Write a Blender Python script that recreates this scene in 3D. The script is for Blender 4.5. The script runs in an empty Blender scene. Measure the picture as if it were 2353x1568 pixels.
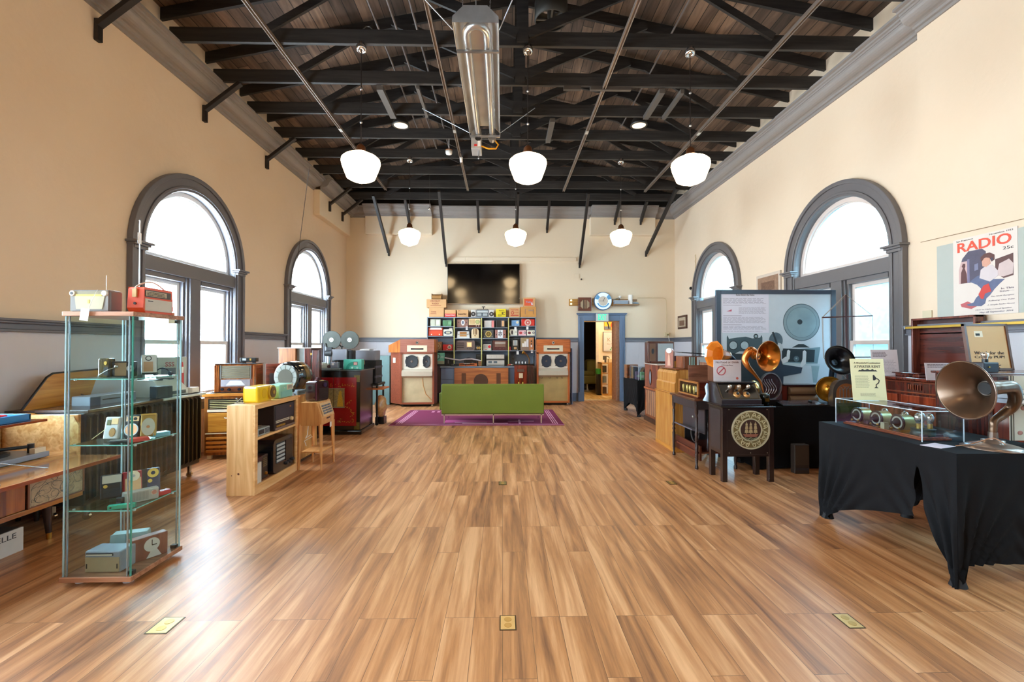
import bpy, math, random
from mathutils import Vector, Matrix
random.seed(7)
S = bpy.context.scene
COL = S.collection
PI = math.pi
R = math.radians
# ------------------------------------------------------------------ camera, sky, exposure
F = 1046.0
cd = bpy.data.cameras.new('camera'); cam = bpy.data.objects.new('camera', cd); COL.objects.link(cam)
cd.sensor_width = 36.0; cd.lens = 36.0*F/2353.0; cd.clip_start = .05; cd.clip_end = 200
cam.location = (0, 0, 1.44)
cam.rotation_euler = (R(90.71), 0, R(-1.18))
S.camera = cam
S.view_settings.view_transform = 'Standard'
S.view_settings.look = 'None'
S.view_settings.gamma = 1
S.view_settings.use_curve_mapping = False
S.view_settings.exposure = 0.40
S.cycles.transparent_max_bounces = 24
S.cycles.max_bounces = 10
S.cycles.diffuse_bounces = 5
S.cycles.sample_clamp_indirect = 6
S.cycles.caustics_reflective = False
S.cycles.caustics_refractive = False
wd = bpy.data.worlds.new('sky'); S.world = wd; wd.use_nodes = True
wn = wd.node_tree.nodes; wl = wd.node_tree.links
for n in list(wn): wn.remove(n)
_o = wn.new('ShaderNodeOutputWorld'); _b = wn.new('ShaderNodeBackground')
_tc = wn.new('ShaderNodeTexCoord'); _sx = wn.new('ShaderNodeSeparateXYZ')
_mr = wn.new('ShaderNodeMapRange'); _cr = wn.new('ShaderNodeMapRange')
_mr.inputs['From Min'].default_value = -1; _mr.inputs['From Max'].default_value = 1
_mr.inputs['To Min'].default_value = 40.0; _mr.inputs['To Max'].default_value = 15.0    # brighter sky on the sunny side
wl.new(_tc.outputs['Generated'], _sx.inputs[0]); wl.new(_sx.outputs['X'], _mr.inputs['Value'])
_b.inputs['Color'].default_value = (.84, .93, 1.0, 1)
wl.new(_mr.outputs['Result'], _b.inputs['Strength']); wl.new(_b.outputs[0], _o.inputs[0])
XL, XR, YB, YF = -4.10, 4.58, 12.0, -3.6
WIN_Y = [6.12, 9.70, 2.50, -1.10]  # last two lie out of view, added for frontal light

# window portals for the daylight (they only steer sampling of the sky)
for sx, xx in ((-1, XL-.32), (1, XR+.32)):
    for yc in WIN_Y:
        ld = bpy.data.lights.new('window_portal', 'AREA'); lo = bpy.data.objects.new('window_portal', ld); COL.objects.link(lo)
        ld.shape = 'RECTANGLE'; ld.size = 3.1; ld.size_y = 2.0
        ld.cycles.is_portal = True
        lo.location = (xx, yc, 2.1); lo.rotation_euler = (0, R(-90) if sx < 0 else R(90), 0)

# ------------------------------------------------------------------ photo frame -> place
CM = cam.rotation_euler.to_matrix()
def ray(px, py): return CM @ Vector(((px-1176.5)/F, -(py-784)/F, -1))
def at(px, py, Y):
    d = ray(px, py); return cam.location + d*(Y/d.y)
def onz(px, py, z):
    d = ray(px, py); return cam.location + d*((z-1.44)/d.z)
def onx(px, py, X):
    d = ray(px, py); return cam.location + d*(X/d.x)

# ------------------------------------------------------------------ materials
_m = {}
def lin(h):
    h = h.lstrip('#'); out = []
    for i in (0, 2, 4):
        c = int(h[i:i+2], 16)/255
        out.append(c/12.92 if c <= .04045 else ((c+.055)/1.055)**2.4)
    return tuple(out)+(1,)
def newmat(key):
    m = bpy.data.materials.new('m_'+key); m.use_nodes = True
    nt = m.node_tree; b = nt.nodes['Principled BSDF']
    _m[key] = m
    return m, nt, b
def N(nt, t, **kw):
    n = nt.nodes.new('ShaderNode'+t)
    for k, v in kw.items(): setattr(n, k, v)
    return n
def P(col, rough=.5, metal=0, var=.12, coat=0, sc=9):
    """painted / moulded surface with a faint procedural mottling"""
    key = f'P{col}{rough}{metal}{var}{coat}{sc}'
    if key in _m: return _m[key]
    m, nt, b = newmat(key)
    tc = N(nt, 'TexCoord'); no = N(nt, 'TexNoise'); no.inputs['Scale'].default_value = sc; no.inputs['Detail'].default_value = 3
    nt.links.new(tc.outputs['Object'], no.inputs['Vector'])
    mx = N(nt, 'Mix', data_type='RGBA'); c = lin(col)
    mx.inputs[6].default_value = tuple(x*(1-var) for x in c[:3])+(1,)
    mx.inputs[7].default_value = tuple(min(1, x*(1+var)) for x in c[:3])+(1,)
    nt.links.new(no.outputs['Fac'], mx.inputs[0]); nt.links.new(mx.outputs[2], b.inputs['Base Color'])
    b.inputs['Roughness'].default_value = rough; b.inputs['Metallic'].default_value = metal
    b.inputs['Coat Weight'].default_value = coat; b.inputs['Coat Roughness'].default_value = .15
    return m
def W(c1, c2, axis='z', rough=.35, sc=6, coat=.2):
    """wood with grain running along an object axis"""
    key = f'W{c1}{c2}{axis}{rough}{sc}{coat}'
    if key in _m: return _m[key]
    m, nt, b = newmat(key)
    tc = N(nt, 'TexCoord'); mp = N(nt, 'Mapping'); no = N(nt, 'TexNoise')
    s = [sc*2.2]*3; s['xyz'.index(axis)] = sc*.16
    mp.inputs['Scale'].default_value = s
    no.inputs['Scale'].default_value = 2.2; no.inputs['Detail'].default_value = 6; no.inputs['Distortion'].default_value = .9
    nt.links.new(tc.outputs['Object'], mp.inputs[0]); nt.links.new(mp.outputs[0], no.inputs['Vector'])
    cr = N(nt, 'ValToRGB'); e = cr.color_ramp.elements
    e[0].position = .34; e[0].color = lin(c1); e[1].position = .66; e[1].color = lin(c2)
    nt.links.new(no.outputs['Fac'], cr.inputs[0]); nt.links.new(cr.outputs[0], b.inputs['Base Color'])
    b.inputs['Roughness'].default_value = rough; b.inputs['Coat Weight'].default_value = coat; b.inputs['Coat Roughness'].default_value = .12
    return m
def E(col, st):
    key = f'E{col}{st}'
    if key in _m: return _m[key]
    m, nt, b = newmat(key)
    b.inputs['Base Color'].default_value = lin(col); b.inputs['Emission Color'].default_value = lin(col); b.inputs['Emission Strength'].default_value = st
    return m
def GL(tint='#f2fbfa', refl=1.0, key='glass'):
    key = f'GL{tint}{refl}'
    if key in _m: return _m[key]
    m, nt, b = newmat(key)
    nt.nodes.remove(b)
    out = nt.nodes['Material Output']; tr = N(nt, 'BsdfTransparent'); gl = N(nt, 'BsdfGlossy'); lw = N(nt, 'LayerWeight'); mx = N(nt, 'MixShader')
    pw = N(nt, 'Math', operation='POWER'); pw.inputs[1].default_value = 4; ma = N(nt, 'Math', operation='MULTIPLY_ADD'); ma.inputs[1].default_value = .55*refl; ma.inputs[2].default_value = .035*refl
    lw.inputs['Blend'].default_value = .5
    nt.links.new(lw.outputs['Facing'], pw.inputs[0]); nt.links.new(pw.outputs[0], ma.inputs[0])
    tr.inputs[0].default_value = lin(tint); gl.inputs['Roughness'].default_value = .03
    nt.links.new(ma.outputs[0], mx.inputs[0]); nt.links.new(tr.outputs[0], mx.inputs[1]); nt.links.new(gl.outputs[0], mx.inputs[2])
    nt.links.new(mx.outputs[0], out.inputs[0])
    return m
def pane_mat(key, tint, frost, nsc=0):
    m, nt, b = newmat(key)
    nt.nodes.remove(b)
    out = nt.nodes['Material Output']; tr = N(nt, 'BsdfTransparent'); tl = N(nt, 'BsdfTranslucent'); mx = N(nt, 'MixShader')
    tr.inputs[0].default_value = lin(tint); tl.inputs[0].default_value = lin(tint)
    mx.inputs[0].default_value = frost
    if nsc:
        no = N(nt, 'TexNoise'); no.inputs['Scale'].default_value = nsc; tc = N(nt, 'TexCoord'); nt.links.new(tc.outputs['Object'], no.inputs['Vector'])
        mr = N(nt, 'MapRange'); mr.inputs['To Min'].default_value = frost*.3; mr.inputs['To Max'].default_value = frost*1.7
        nt.links.new(no.outputs['Fac'], mr.inputs['Value']); nt.links.new(mr.outputs[0], mx.inputs[0])
    nt.links.new(tr.outputs[0], mx.inputs[1]); nt.links.new(tl.outputs[0], mx.inputs[2]); nt.links.new(mx.outputs[0], out.inputs[0])
    return m
PANE_CLEAR = pane_mat('pane_clear', '#f4fbff', .15)
PANE_FROST = pane_mat('pane_frost', '#d3ecf6', .10, 26)

def floor_mat(key, dark, mid, lite, w, L):
    m, nt, b = newmat(key); lk = nt.links.new
    tc = N(nt, 'TexCoord'); sp = N(nt, 'SeparateXYZ'); cb = N(nt, 'CombineXYZ')
    lk(tc.outputs['Object'], sp.inputs[0]); lk(sp.outputs['Y'], cb.inputs['X']); lk(sp.outputs['X'], cb.inputs['Y'])
    br = N(nt, 'TexBrick'); br.offset = .37; br.offset_frequency = 3
    br.inputs['Scale'].default_value = 1; br.inputs['Brick Width'].default_value = L; br.inputs['Row Height'].default_value = w
    br.inputs['Mortar Size'].default_value = .0013; br.inputs['Mortar Smooth'].default_value = .3
    br.inputs['Color1'].default_value = (0, 0, 0, 1); br.inputs['Color2'].default_value = (1, 1, 1, 1); br.inputs['Mortar'].default_value = (.5, .5, .5, 1)
    lk(cb.outputs[0], br.inputs['Vector'])
    # grain, shifted per plank
    sc = N(nt, 'VectorMath', operation='MULTIPLY'); sc.inputs[1].default_value = (13, .85, 1)
    lk(tc.outputs['Object'], sc.inputs[0])
    ad = N(nt, 'VectorMath', operation='ADD'); lk(sc.outputs[0], ad.inputs[0])
    ml = N(nt, 'VectorMath', operation='MULTIPLY'); lk(br.outputs['Color'], ml.inputs[0]); ml.inputs[1].default_value = (0, 7, 19)
    lk(ml.outputs[0], ad.inputs[1])
    n1 = N(nt, 'TexNoise'); n1.inputs['Scale'].default_value = 1; n1.inputs['Detail'].default_value = 5; n1.inputs['Distortion'].default_value = .55; n1.inputs['Roughness'].default_value = .55
    lk(ad.outputs[0], n1.inputs['Vector'])
    n2 = N(nt, 'TexNoise'); n2.inputs['Scale'].default_value = 1; n2.inputs['Detail'].default_value = 8; n2.inputs['Roughness'].default_value = .7
    s2 = N(nt, 'VectorMath', operation='MULTIPLY'); s2.inputs[1].default_value = (6.5, 4, 1); lk(ad.outputs[0], s2.inputs[0]); lk(s2.outputs[0], n2.inputs['Vector'])
    mx = N(nt, 'Math', operation='MULTIPLY_ADD'); lk(n2.outputs['Fac'], mx.inputs[0]); mx.inputs[1].default_value = .30; lk(n1.outputs['Fac'], mx.inputs[2])
    b2 = N(nt, 'Math', operation='MULTIPLY_ADD'); lk(br.outputs['Color'], b2.inputs[0]); b2.inputs[1].default_value = .12; lk(mx.outputs[0], b2.inputs[2])
    cr = N(nt, 'ValToRGB'); e = cr.color_ramp.elements
    e[0].position = .46; e[0].color = lin(dark); e[1].position = .92; e[1].color = lin(lite)
    x = e.new(.69); x.color = lin(mid)
    lk(b2.outputs[0], cr.inputs[0])
    mm = N(nt, 'Mix', data_type='RGBA'); lk(br.outputs['Fac'], mm.inputs[0]); lk(cr.outputs[0], mm.inputs[6]); mm.inputs[7].default_value = lin('#5a3d2a')
    lk(mm.outputs[2], b.inputs['Base Color'])
    rr = N(nt, 'MapRange'); lk(n2.outputs['Fac'], rr.inputs['Value']); rr.inputs['To Min'].default_value = .29; rr.inputs['To Max'].default_value = .46
    lk(rr.outputs[0], b.inputs['Roughness'])
    bp = N(nt, 'Bump'); bp.inputs['Strength'].default_value = .035; bp.inputs['Distance'].default_value = .003; lk(n2.outputs['Fac'], bp.inputs['Height']); lk(bp.outputs[0], b.inputs['Normal'])
    b.inputs['Specular IOR Level'].default_value = .85
    return m
FLOOR = floor_mat('floor', '#70452c', '#b47a4b', '#dba677', .152, 1.22)
FLOOR2 = floor_mat('floor_back', '#8a6a35', '#c4a05c', '#e0c48a', .12, 1.0)

def wall_mat(key, c, c2, bump=.25):
    m, nt, b = newmat(key); lk = nt.links.new
    g = N(nt, 'NewGeometry'); n1 = N(nt, 'TexNoise'); n1.inputs['Scale'].default_value = .7; n1.inputs['Detail'].default_value = 4
    lk(g.outputs['Position'], n1.inputs['Vector'])
    mx = N(nt, 'Mix', data_type='RGBA'); mx.inputs[6].default_value = lin(c); mx.inputs[7].default_value = lin(c2); lk(n1.outputs['Fac'], mx.inputs[0]); lk(mx.outputs[2], b.inputs['Base Color'])
    n2 = N(nt, 'TexNoise'); n2.inputs['Scale'].default_value = 9; n2.inputs['Detail'].default_value = 6; lk(g.outputs['Position'], n2.inputs['Vector'])
    bp = N(nt, 'Bump'); bp.inputs['Strength'].default_value = bump; bp.inputs['Distance'].default_value = .02; lk(n2.outputs['Fac'], bp.inputs['Height']); lk(bp.outputs[0], b.inputs['Normal'])
    b.inputs['Roughness'].default_value = .7
    return m
PLASTER = wall_mat('plaster', '#e6d3bb', '#dcc4a8')
PLASTER_B = wall_mat('plaster_back', '#eadac2', '#e2cfb2', .12)
def bead_mat():
    m, nt, b = newmat('beadboard'); lk = nt.links.new
    g = N(nt, 'NewGeometry'); sp = N(nt, 'SeparateXYZ'); lk(g.outputs['Position'], sp.inputs[0])
    a = N(nt, 'Math', operation='ADD'); lk(sp.outputs['X'], a.inputs[0]); lk(sp.outputs['Y'], a.inputs[1])
    d = N(nt, 'Math', operation='MULTIPLY'); lk(a.outputs[0], d.inputs[0]); d.inputs[1].default_value = 1/.082
    f = N(nt, 'Math', operation='FRACT'); lk(d.outputs[0], f.inputs[0])
    l = N(nt, 'Math', operation='GREATER_THAN'); lk(f.outputs[0], l.inputs[0]); l.inputs[1].default_value = .09
    bp = N(nt, 'Bump'); bp.inputs['Strength'].default_value = .5; bp.inputs['Distance'].default_value = .006; lk(l.outputs[0], bp.inputs['Height']); lk(bp.outputs[0], b.inputs['Normal'])
    b.inputs['Base Color'].default_value = lin('#c6c4ca'); b.inputs['Roughness'].default_value = .45
    return m
BEAD = bead_mat()
def deck_mat():
    m, nt, b = newmat('roof_deck'); lk = nt.links.new
    tc = N(nt, 'TexCoord'); sp = N(nt, 'SeparateXYZ'); lk(tc.outputs['Object'], sp.inputs[0]); cb = N(nt, 'CombineXYZ')
    lk(sp.outputs['Y'], cb.inputs['X']); lk(sp.outputs['X'], cb.inputs['Y'])
    br = N(nt, 'TexBrick'); br.offset = .41; br.offset_frequency = 2
    for k, v in (('Scale', 1), ('Brick Width', 2.6), ('Row Height', .15), ('Mortar Size', .005), ('Mortar Smooth', .1)): br.inputs[k].default_value = v
    br.inputs['Color1'].default_value = lin('#4c3d33'); br.inputs['Color2'].default_value = lin('#8a6f5a'); br.inputs['Mortar'].default_value = lin('#0b0908')
    lk(cb.outputs[0], br.inputs['Vector'])
    mp = N(nt, 'Mapping'); mp.inputs['Scale'].default_value = (9, .9, 1); lk(tc.outputs['Object'], mp.inputs[0])
    n = N(nt, 'TexNoise'); n.inputs['Scale'].default_value = 1.6; n.inputs['Detail'].default_value = 6; n.inputs['Distortion'].default_value = 1; lk(mp.outputs[0], n.inputs['Vector'])
    mx = N(nt, 'Mix', data_type='RGBA', blend_type='MULTIPLY'); mx.inputs[0].default_value = .75
    cr = N(nt, 'ValToRGB'); cr.color_ramp.elements[0].position = .35; cr.color_ramp.elements[0].color = (.3, .28, .27, 1); cr.color_ramp.elements[1].position = .65; cr.color_ramp.elements[1].color = (1, 1, 1, 1)
    lk(n.outputs['Fac'], cr.inputs[0]); lk(br.outputs['Color'], mx.inputs[6]); lk(cr.outputs[0], mx.inputs[7]); lk(mx.outputs[2], b.inputs['Base Color'])
    b.inputs['Roughness'].default_value = .6
    return m
DECK = deck_mat()
BEAM = W('#1a1817', '#312d2b', 'x', .55, 4, 0)
TRIM = P('#74757e', .4, 0, .05)
TRIM_D = P('#66666e', .4, 0, .05)
BLUE = P('#63758f', .42, 0, .05)
WHITE = P('#e8e6e2', .5, 0, .04)
PAPER = P('#f1eeea', .6, 0, .03)
BLACK = P('#0e0e10', .35, 0, .2)
BLACKM = P('#15151a', .7, 0, .2)
DARK = P('#26262b', .45, 0, .15)
CHROME = P('#d6d9dd', .16, 1, .05)
STEEL = P('#a8abb0', .33, 1, .1)
BRASS = P('#c69a4a', .28, 1, .12)
GOLD = P('#d8b25c', .35, .6, .12)
INK = P('#2a2624', .7, 0, .05)
GREYTXT = P('#8b8892', .7, 0, .05)
MAHOG = W('#35120b', '#6a2a18', 'x', .22, 6, .5)
MAHOGZ = W('#2c0f0a', '#5c2214', 'z', .22, 6, .5)
WALNUT = W('#4a2412', '#8a4a22', 'x', .28, 6, .4)
WALNUTZ = W('#4a2412', '#8a4a22', 'z', .28, 6, .4)
OAK = W('#b07a3c', '#d9a860', 'z', .35, 6, .2)
PINE = W('#d9a366', '#f0c78e', 'z', .42, 4, .1)
BLONDE = W('#c98a4c', '#e6b070', 'z', .35, 5, .3)
BLONDEX = W('#c98a4c', '#e6b070', 'y', .3, 5, .4)
DKWOOD = W('#1c0f0b', '#3a2018', 'z', .3, 6, .4)
CLOTH_BLK = P('#0d0d10', .75, 0, .12); CLOTH_BLK.node_tree.nodes['Principled BSDF'].inputs['Specular IOR Level'].default_value = .18

# ------------------------------------------------------------------ geometry collector
class G:
    def __init__(s): s.v = []; s.f = []; s.s = []
    def _a(s, vs, fs, sm=False):
        o = len(s.v); s.v += [Vector(v) for v in vs]
        for f in fs: s.f.append(tuple(i+o for i in f)); s.s.append(sm)
        return s
    def box(s, x0, x1, y0, y1, z0, z1):
        return s._a([(x0,y0,z0),(x1,y0,z0),(x1,y1,z0),(x0,y1,z0),(x0,y0,z1),(x1,y0,z1),(x1,y1,z1),(x0,y1,z1)],
                    [(0,3,2,1),(4,5,6,7),(0,1,5,4),(1,2,6,5),(2,3,7,6),(3,0,4,7)])
    def cb(s, cx, cy, z0, w, d, h): return s.box(cx-w/2, cx+w/2, cy-d/2, cy+d/2, z0, z0+h)
    def quad(s, a, b, c, d): return s._a([a, b, c, d], [(0, 1, 2, 3)])
    def sweep(s, pts, prof, closed=False):
        """prof: list of rings (lists of Vector)"""
        return s
    def cyl(s, p0, p1, r0, r1=None, n=16, caps=True, phase=0):
        if r1 is None: r1 = r0
        p0 = Vector(p0); p1 = Vector(p1); d = (p1-p0).normalized()
        u = d.orthogonal().normalized(); w = d.cross(u)
        a = []; b = []
        for i in range(n):
            t = 2*PI*i/n+phase; q = u*math.cos(t)+w*math.sin(t)
            a.append(p0+q*r0); b.append(p1+q*r1)
        s._a(a+b, [(i, (i+1) % n, n+(i+1) % n, n+i) for i in range(n)], True)
        if caps:
            if r0 > 1e-5: s._a(a, [tuple(range(n-1, -1, -1))])
            if r1 > 1e-5: s._a(b, [tuple(range(n))])
        return s
    def lathe(s, prof, o=(0,0,0), ax=(0,0,1), n=28, sm=True):
        o = Vector(o); d = Vector(ax).normalized()
        u = d.orthogonal().normalized(); w = d.cross(u); m = len(prof); vs = []
        for r, h in prof:
            for i in range(n):
                t = 2*PI*i/n; vs.append(o+d*h+(u*math.cos(t)+w*math.sin(t))*max(r, 1e-5))
        fs = [(k*n+i, k*n+(i+1) % n, (k+1)*n+(i+1) % n, (k+1)*n+i) for k in range(m-1) for i in range(n)]
        return s._a(vs, fs, sm)
    def tube(s, pts, r, n=8, caps=True):
        pts = [Vector(p) for p in pts]; m = len(pts)
        rr = r if isinstance(r, (list, tuple)) else [r]*m
        vs = []; u = None
        for k in range(m):
            d = (pts[min(k+1, m-1)]-pts[max(k-1, 0)])
            d = d.normalized() if d.length > 1e-9 else Vector((0, 0, 1))
            if u is None: u = d.orthogonal().normalized()
            u = (u-d*u.dot(d)); u = u.normalized() if u.length > 1e-6 else d.orthogonal().normalized()
            w = d.cross(u)
            for i in range(n):
                t = 2*PI*i/n; vs.append(pts[k]+(u*math.cos(t)+w*math.sin(t))*rr[k])
        fs = [(k*n+i, k*n+(i+1) % n, (k+1)*n+(i+1) % n, (k+1)*n+i) for k in range(m-1) for i in range(n)]
        s._a(vs, fs, True)
        if caps: s._a(vs[:n], [tuple(range(n-1, -1, -1))]); s._a(vs[-n:], [tuple(range(n))])
        return s
    def prism(s, pts, pl, a, b, sm=False):
        def v(p, q): return {'xz': (p[0], q, p[1]), 'yz': (q, p[0], p[1]), 'xy': (p[0], p[1], q)}[pl]
        n = len(pts); A = [v(p, a) for p in pts]; B = [v(p, b) for p in pts]
        s._a(A+B, [(i, (i+1) % n, n+(i+1) % n, n+i) for i in range(n)], sm)
        s._a(A, [tuple(range(n-1, -1, -1))]); s._a(B, [tuple(range(n))])
        return s
    def ring(s, cx, cz, r0, r1, y0, y1, n=32, sx=1):
        def c(r, y): return [(cx+r*sx*math.cos(2*PI*i/n), y, cz+r*math.sin(2*PI*i/n)) for i in range(n)]
        v = c(r0, y0)+c(r1, y0)+c(r1, y1)+c(r0, y1)
        f = []
        for k in range(4):
            k2 = (k+1) % 4
            f += [(k*n+i, k*n+(i+1) % n, k2*n+(i+1) % n, k2*n+i) for i in range(n)]
        return s._a(v, f)
    def arch(s, r0, r1, y0, y1, zs, zb, cx=0, n=28):
        """half ring over zs with straight legs down to zb"""
        def c(r): return [(cx+r, zb)]+[(cx+r*math.cos(PI*i/n), zs+r*math.sin(PI*i/n)) for i in range(n+1)]+[(cx-r, zb)]
        a, b = c(r0), c(r1); m = len(a)
        v = [(p[0], y0, p[1]) for p in a]+[(p[0], y0, p[1]) for p in b]+[(p[0], y1, p[1]) for p in b]+[(p[0], y1, p[1]) for p in a]
        f = []
        for k in range(4):
            k2 = (k+1) % 4
            f += [(k*m+i, k*m+i+1, k2*m+i+1, k2*m+i) for i in range(m-1)]
        f += [(0, m, 2*m, 3*m), (m-1, 4*m-1, 3*m-1, 2*m-1)]
        return s._a(v, f)
    def ball(s, c, r, sx=1, sy=1, sz=1, n=16, m=10):
        c = Vector(c); vs = []
        for k in range(m+1):
            a = PI*k/m
            for i in range(n):
                t = 2*PI*i/n; vs.append(c+Vector((r*sx*math.sin(a)*math.cos(t), r*sy*math.sin(a)*math.sin(t), r*sz*math.cos(a))))
        fs = [(k*n+i, (k+1)*n+i, (k+1)*n+(i+1) % n, k*n+(i+1) % n) for k in range(m) for i in range(n)]
        return s._a(vs, fs, True)
    def xf(s, m): s.v = [m @ v for v in s.v]; return s
    def rot(s, ax, deg, c=(0,0,0)):
        c = Vector(c); return s.xf(Matrix.Translation(c) @ Matrix.Rotation(R(deg), 4, ax) @ Matrix.Translation(-c))
    def mv(s, x, y, z): return s.xf(Matrix.Translation((x, y, z)))
    def mesh(s, name):
        me = bpy.data.meshes.new(name); me.from_pydata([tuple(v) for v in s.v], [], s.f)
        me.polygons.foreach_set('use_smooth', s.s); me.update(); return me

def props(o, label=None, cat=None, group=None, kind=None):
    if label: o['label'] = label
    if cat: o['category'] = cat
    if group: o['group'] = group
    if kind: o['kind'] = kind
    return o
def obj(name, g, m, parent=None, bev=0, seg=2, label=None, kind=None):
    me = g.mesh(name) if isinstance(g, G) else g
    o = bpy.data.objects.new(name, me); COL.objects.link(o)
    if m: 
        if not me.materials: me.materials.append(m)
    if parent is not None: o.parent = parent
    if bev:
        b = o.modifiers.new('bevel', 'BEVEL'); b.width = bev; b.segments = seg; b.limit_method = 'ANGLE'; b.angle_limit = R(40)
    return props(o, label, kind=kind)
def struct(name, g, m, parent=None, bev=0):
    o = obj(name, g, m, parent, bev)
    o['kind'] = 'structure'
    return o
def thing(name, label, cat, loc=(0,0,0), rz=0, group=None):
    o = bpy.data.objects.new(name, None); COL.objects.link(o)
    o.location = loc; o.rotation_euler = (0, 0, R(rz)); o.empty_display_size = .1
    return props(o, label, cat, group)
def copy_tree(o, parent=None):
    c = o.copy(); COL.objects.link(c); c.parent = parent
    for ch in list(o.children): copy_tree(ch, c)
    return c
_tx = {}
def text_mesh(s, w, h=None, bold=False, align='C', depth=.0008, shear=0):
    """lettering standing in the xz plane, front towards -y; width w (and height h when given), centred"""
    cu = bpy.data.curves.new('lettering', 'FONT'); cu.body = s; cu.extrude = .002; cu.shear = shear
    if bold: cu.offset = .018
    cu.align_x = {'C': 'CENTER', 'L': 'LEFT', 'R': 'RIGHT'}[align]; cu.resolution_u = 3; cu.space_line = 1.0
    o = bpy.data.objects.new('lettering', cu); COL.objects.link(o)
    dg = bpy.context.evaluated_depsgraph_get(); me = bpy.data.meshes.new_from_object(o.evaluated_get(dg))
    bpy.data.objects.remove(o); 
    xs = [v.co.x for v in me.vertices]; ys = [v.co.y for v in me.vertices]
    x0, x1, y0, y1 = min(xs), max(xs), min(ys), max(ys)
    sx = w/(x1-x0); sy = (h/(y1-y0)) if h else sx
    for v in me.vertices:
        x, y, z = v.co
        v.co = ((x-(x0+x1)/2)*sx, -z/.002*depth, (y-(y0+y1)/2)*sy)
    return me
def letter(parent, s, w, cx, y, cz, m, h=None, bold=False, name='lettering', tilt=0, align='C', shear=0):
    o = obj(name, text_mesh(s, w, h, bold, align, shear=shear), m, parent); o.location = (cx, y, cz)
    if tilt: o.rotation_euler = (R(tilt), 0, 0)
    return o
def lines(g, x0, x1, z1, z0, n, y, th=.0006, ragged=.15, f=.45):
    """illegible fine print as thin strokes"""
    st = (z1-z0)/n
    for i in range(n):
        z = z1-st*(i+.5); e = x1-(x1-x0)*ragged*random.random()
        x = x0
        while x < e-.002:
            l = (x1-x0)*(.05+.09*random.random()); xe = min(e, x+l)
            g.box(x, xe, y-th, y, z-st*f/2, z+st*f/2); x = xe+(x1-x0)*.018
    return g

# generic cased appliance: body plus features on its front
def gadget(name, label, cat, w, d, h, bm, feats=(), loc=(0,0,0), rz=0, shape='box', bev=.008, group=None, tilt=0, body='body'):
    t = thing(name, label, cat, loc, rz, group)
    g = G()
    if shape == 'box': g.box(-w/2, w/2, -d/2, d/2, 0, h)
    elif shape == 'tomb':
        r = w/2; hs = h-r*.9
        g.prism([(-w/2, 0), (w/2, 0)]+[(w/2*math.cos(PI*i/16), hs+(h-hs)*math.sin(PI*i/16)) for i in range(17)], 'xz', -d/2, d/2)
    elif shape == 'trap': g.prism([(-w/2, 0), (w/2, 0), (w*.44, h), (-w*.44, h)], 'xz', -d/2, d/2)
    elif shape == 'taper': g.prism([(-w*.42, 0), (w*.42, 0), (w*.5, h*.2), (w*.46, h), (-w*.46, h), (-w*.5, h*.2)], 'xz', -d/2, d/2)
    elif shape == 'soft':
        c = min(w, h)*.16; p = []
        for cx, cz, a0 in ((w/2-c, c, -90), (w/2-c, h-c, 0), (-w/2+c, h-c, 90), (-w/2+c, c, 180)):
            for k in range(6): a = R(a0+18*k); p.append((cx+c*math.cos(a), cz+c*math.sin(a)))
        g.prism(p, 'xz', -d/2, d/2)
    elif shape == 'wedge': g.prism([(-d/2, 0), (d/2, 0), (d/2, h), (-d*.18, h), (-d/2, h*.35)], 'yz', -w/2, w/2)
    b = obj(body, g, bm, t, bev)
    yf = -d/2
    cnt = []
    for ft in feats:
        pn, k, a, m = ft[:4]; th = ft[4] if len(ft) > 4 else .006
        q = G()
        X = lambda u: (u-.5)*w
        if k == 'r': q.box(X(a[0]), X(a[2]), yf-th, yf+.001, a[1]*h, a[3]*h)
        elif k == 'c': q.cyl((X(a[0]), yf+.001, a[1]*h), (X(a[0]), yf-th, a[1]*h), a[2]*h, a[2]*h*(a[3] if len(a) > 3 else 1), 24)
        elif k == 'ring': q.ring(X(a[0]), a[1]*h, a[2]*h, a[3]*h, yf-th, yf+.001)
        elif k == 'o': q.ring(X(a[0]), a[1]*h, 0.0001, a[2]*h, yf-th, yf+.001, 28, a[3])
        elif k == 'h':
            n = a[4]; st = (a[3]-a[1])*h/n
            for i in range(n): z = a[1]*h+st*i; q.box(X(a[0]), X(a[2]), yf-th, yf+.001, z+st*.22, z+st*.78)
        elif k == 'v':
            n = a[4]; st = (a[2]-a[0])*w/n
            for i in range(n): x = X(a[0])+st*i; q.box(x+st*.22, x+st*.78, yf-th, yf+.001, a[1]*h, a[3]*h)
        elif k == 'k':      # knobs, each its own part
            for (u, v, r) in a:
                kk = G().cyl((X(u), yf+.001, v*h), (X(u), yf-th, v*h), r, r*.82, 14); obj(pn, kk, m, t)
            continue
        elif k == 't':
            letter(t, a[0], a[3]*w, X(a[1]), yf-th, a[2]*h, m, h=(a[4]*h if len(a) > 4 else None), bold=True); continue
        elif k == 'l': lines(q, X(a[0]), X(a[2]), a[3]*h, a[1]*h, a[4], yf-.0005, th)
        elif k == 'p': q.prism([(X(x), z*h) for x, z in a], 'xz', yf-th, yf+.001)
        obj(pn, q, m, t)
    if tilt: t.rotation_euler = (R(tilt), 0, R(rz))
    return t
def fitY(px0, px1, pb, pt, Y, d):
    """base centre, width, height of something whose front stands at depth Y"""
    a = at((px0+px1)/2, pb, Y); b = at((px0+px1)/2, pt, Y)
    return (a.x, Y+d/2, a.z), (px1-px0)/F*Y, b.z-a.z
def put(name, label, cat, box, Y, d, bm, feats=(), z=None, **kw):
    loc, w, h = fitY(*box, Y, d)
    if z is not None:
        h = loc[2]+h-z; loc = (loc[0], loc[1], z)
    return gadget(name, label, cat, w, d, h, bm, feats, loc, **kw)

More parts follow.
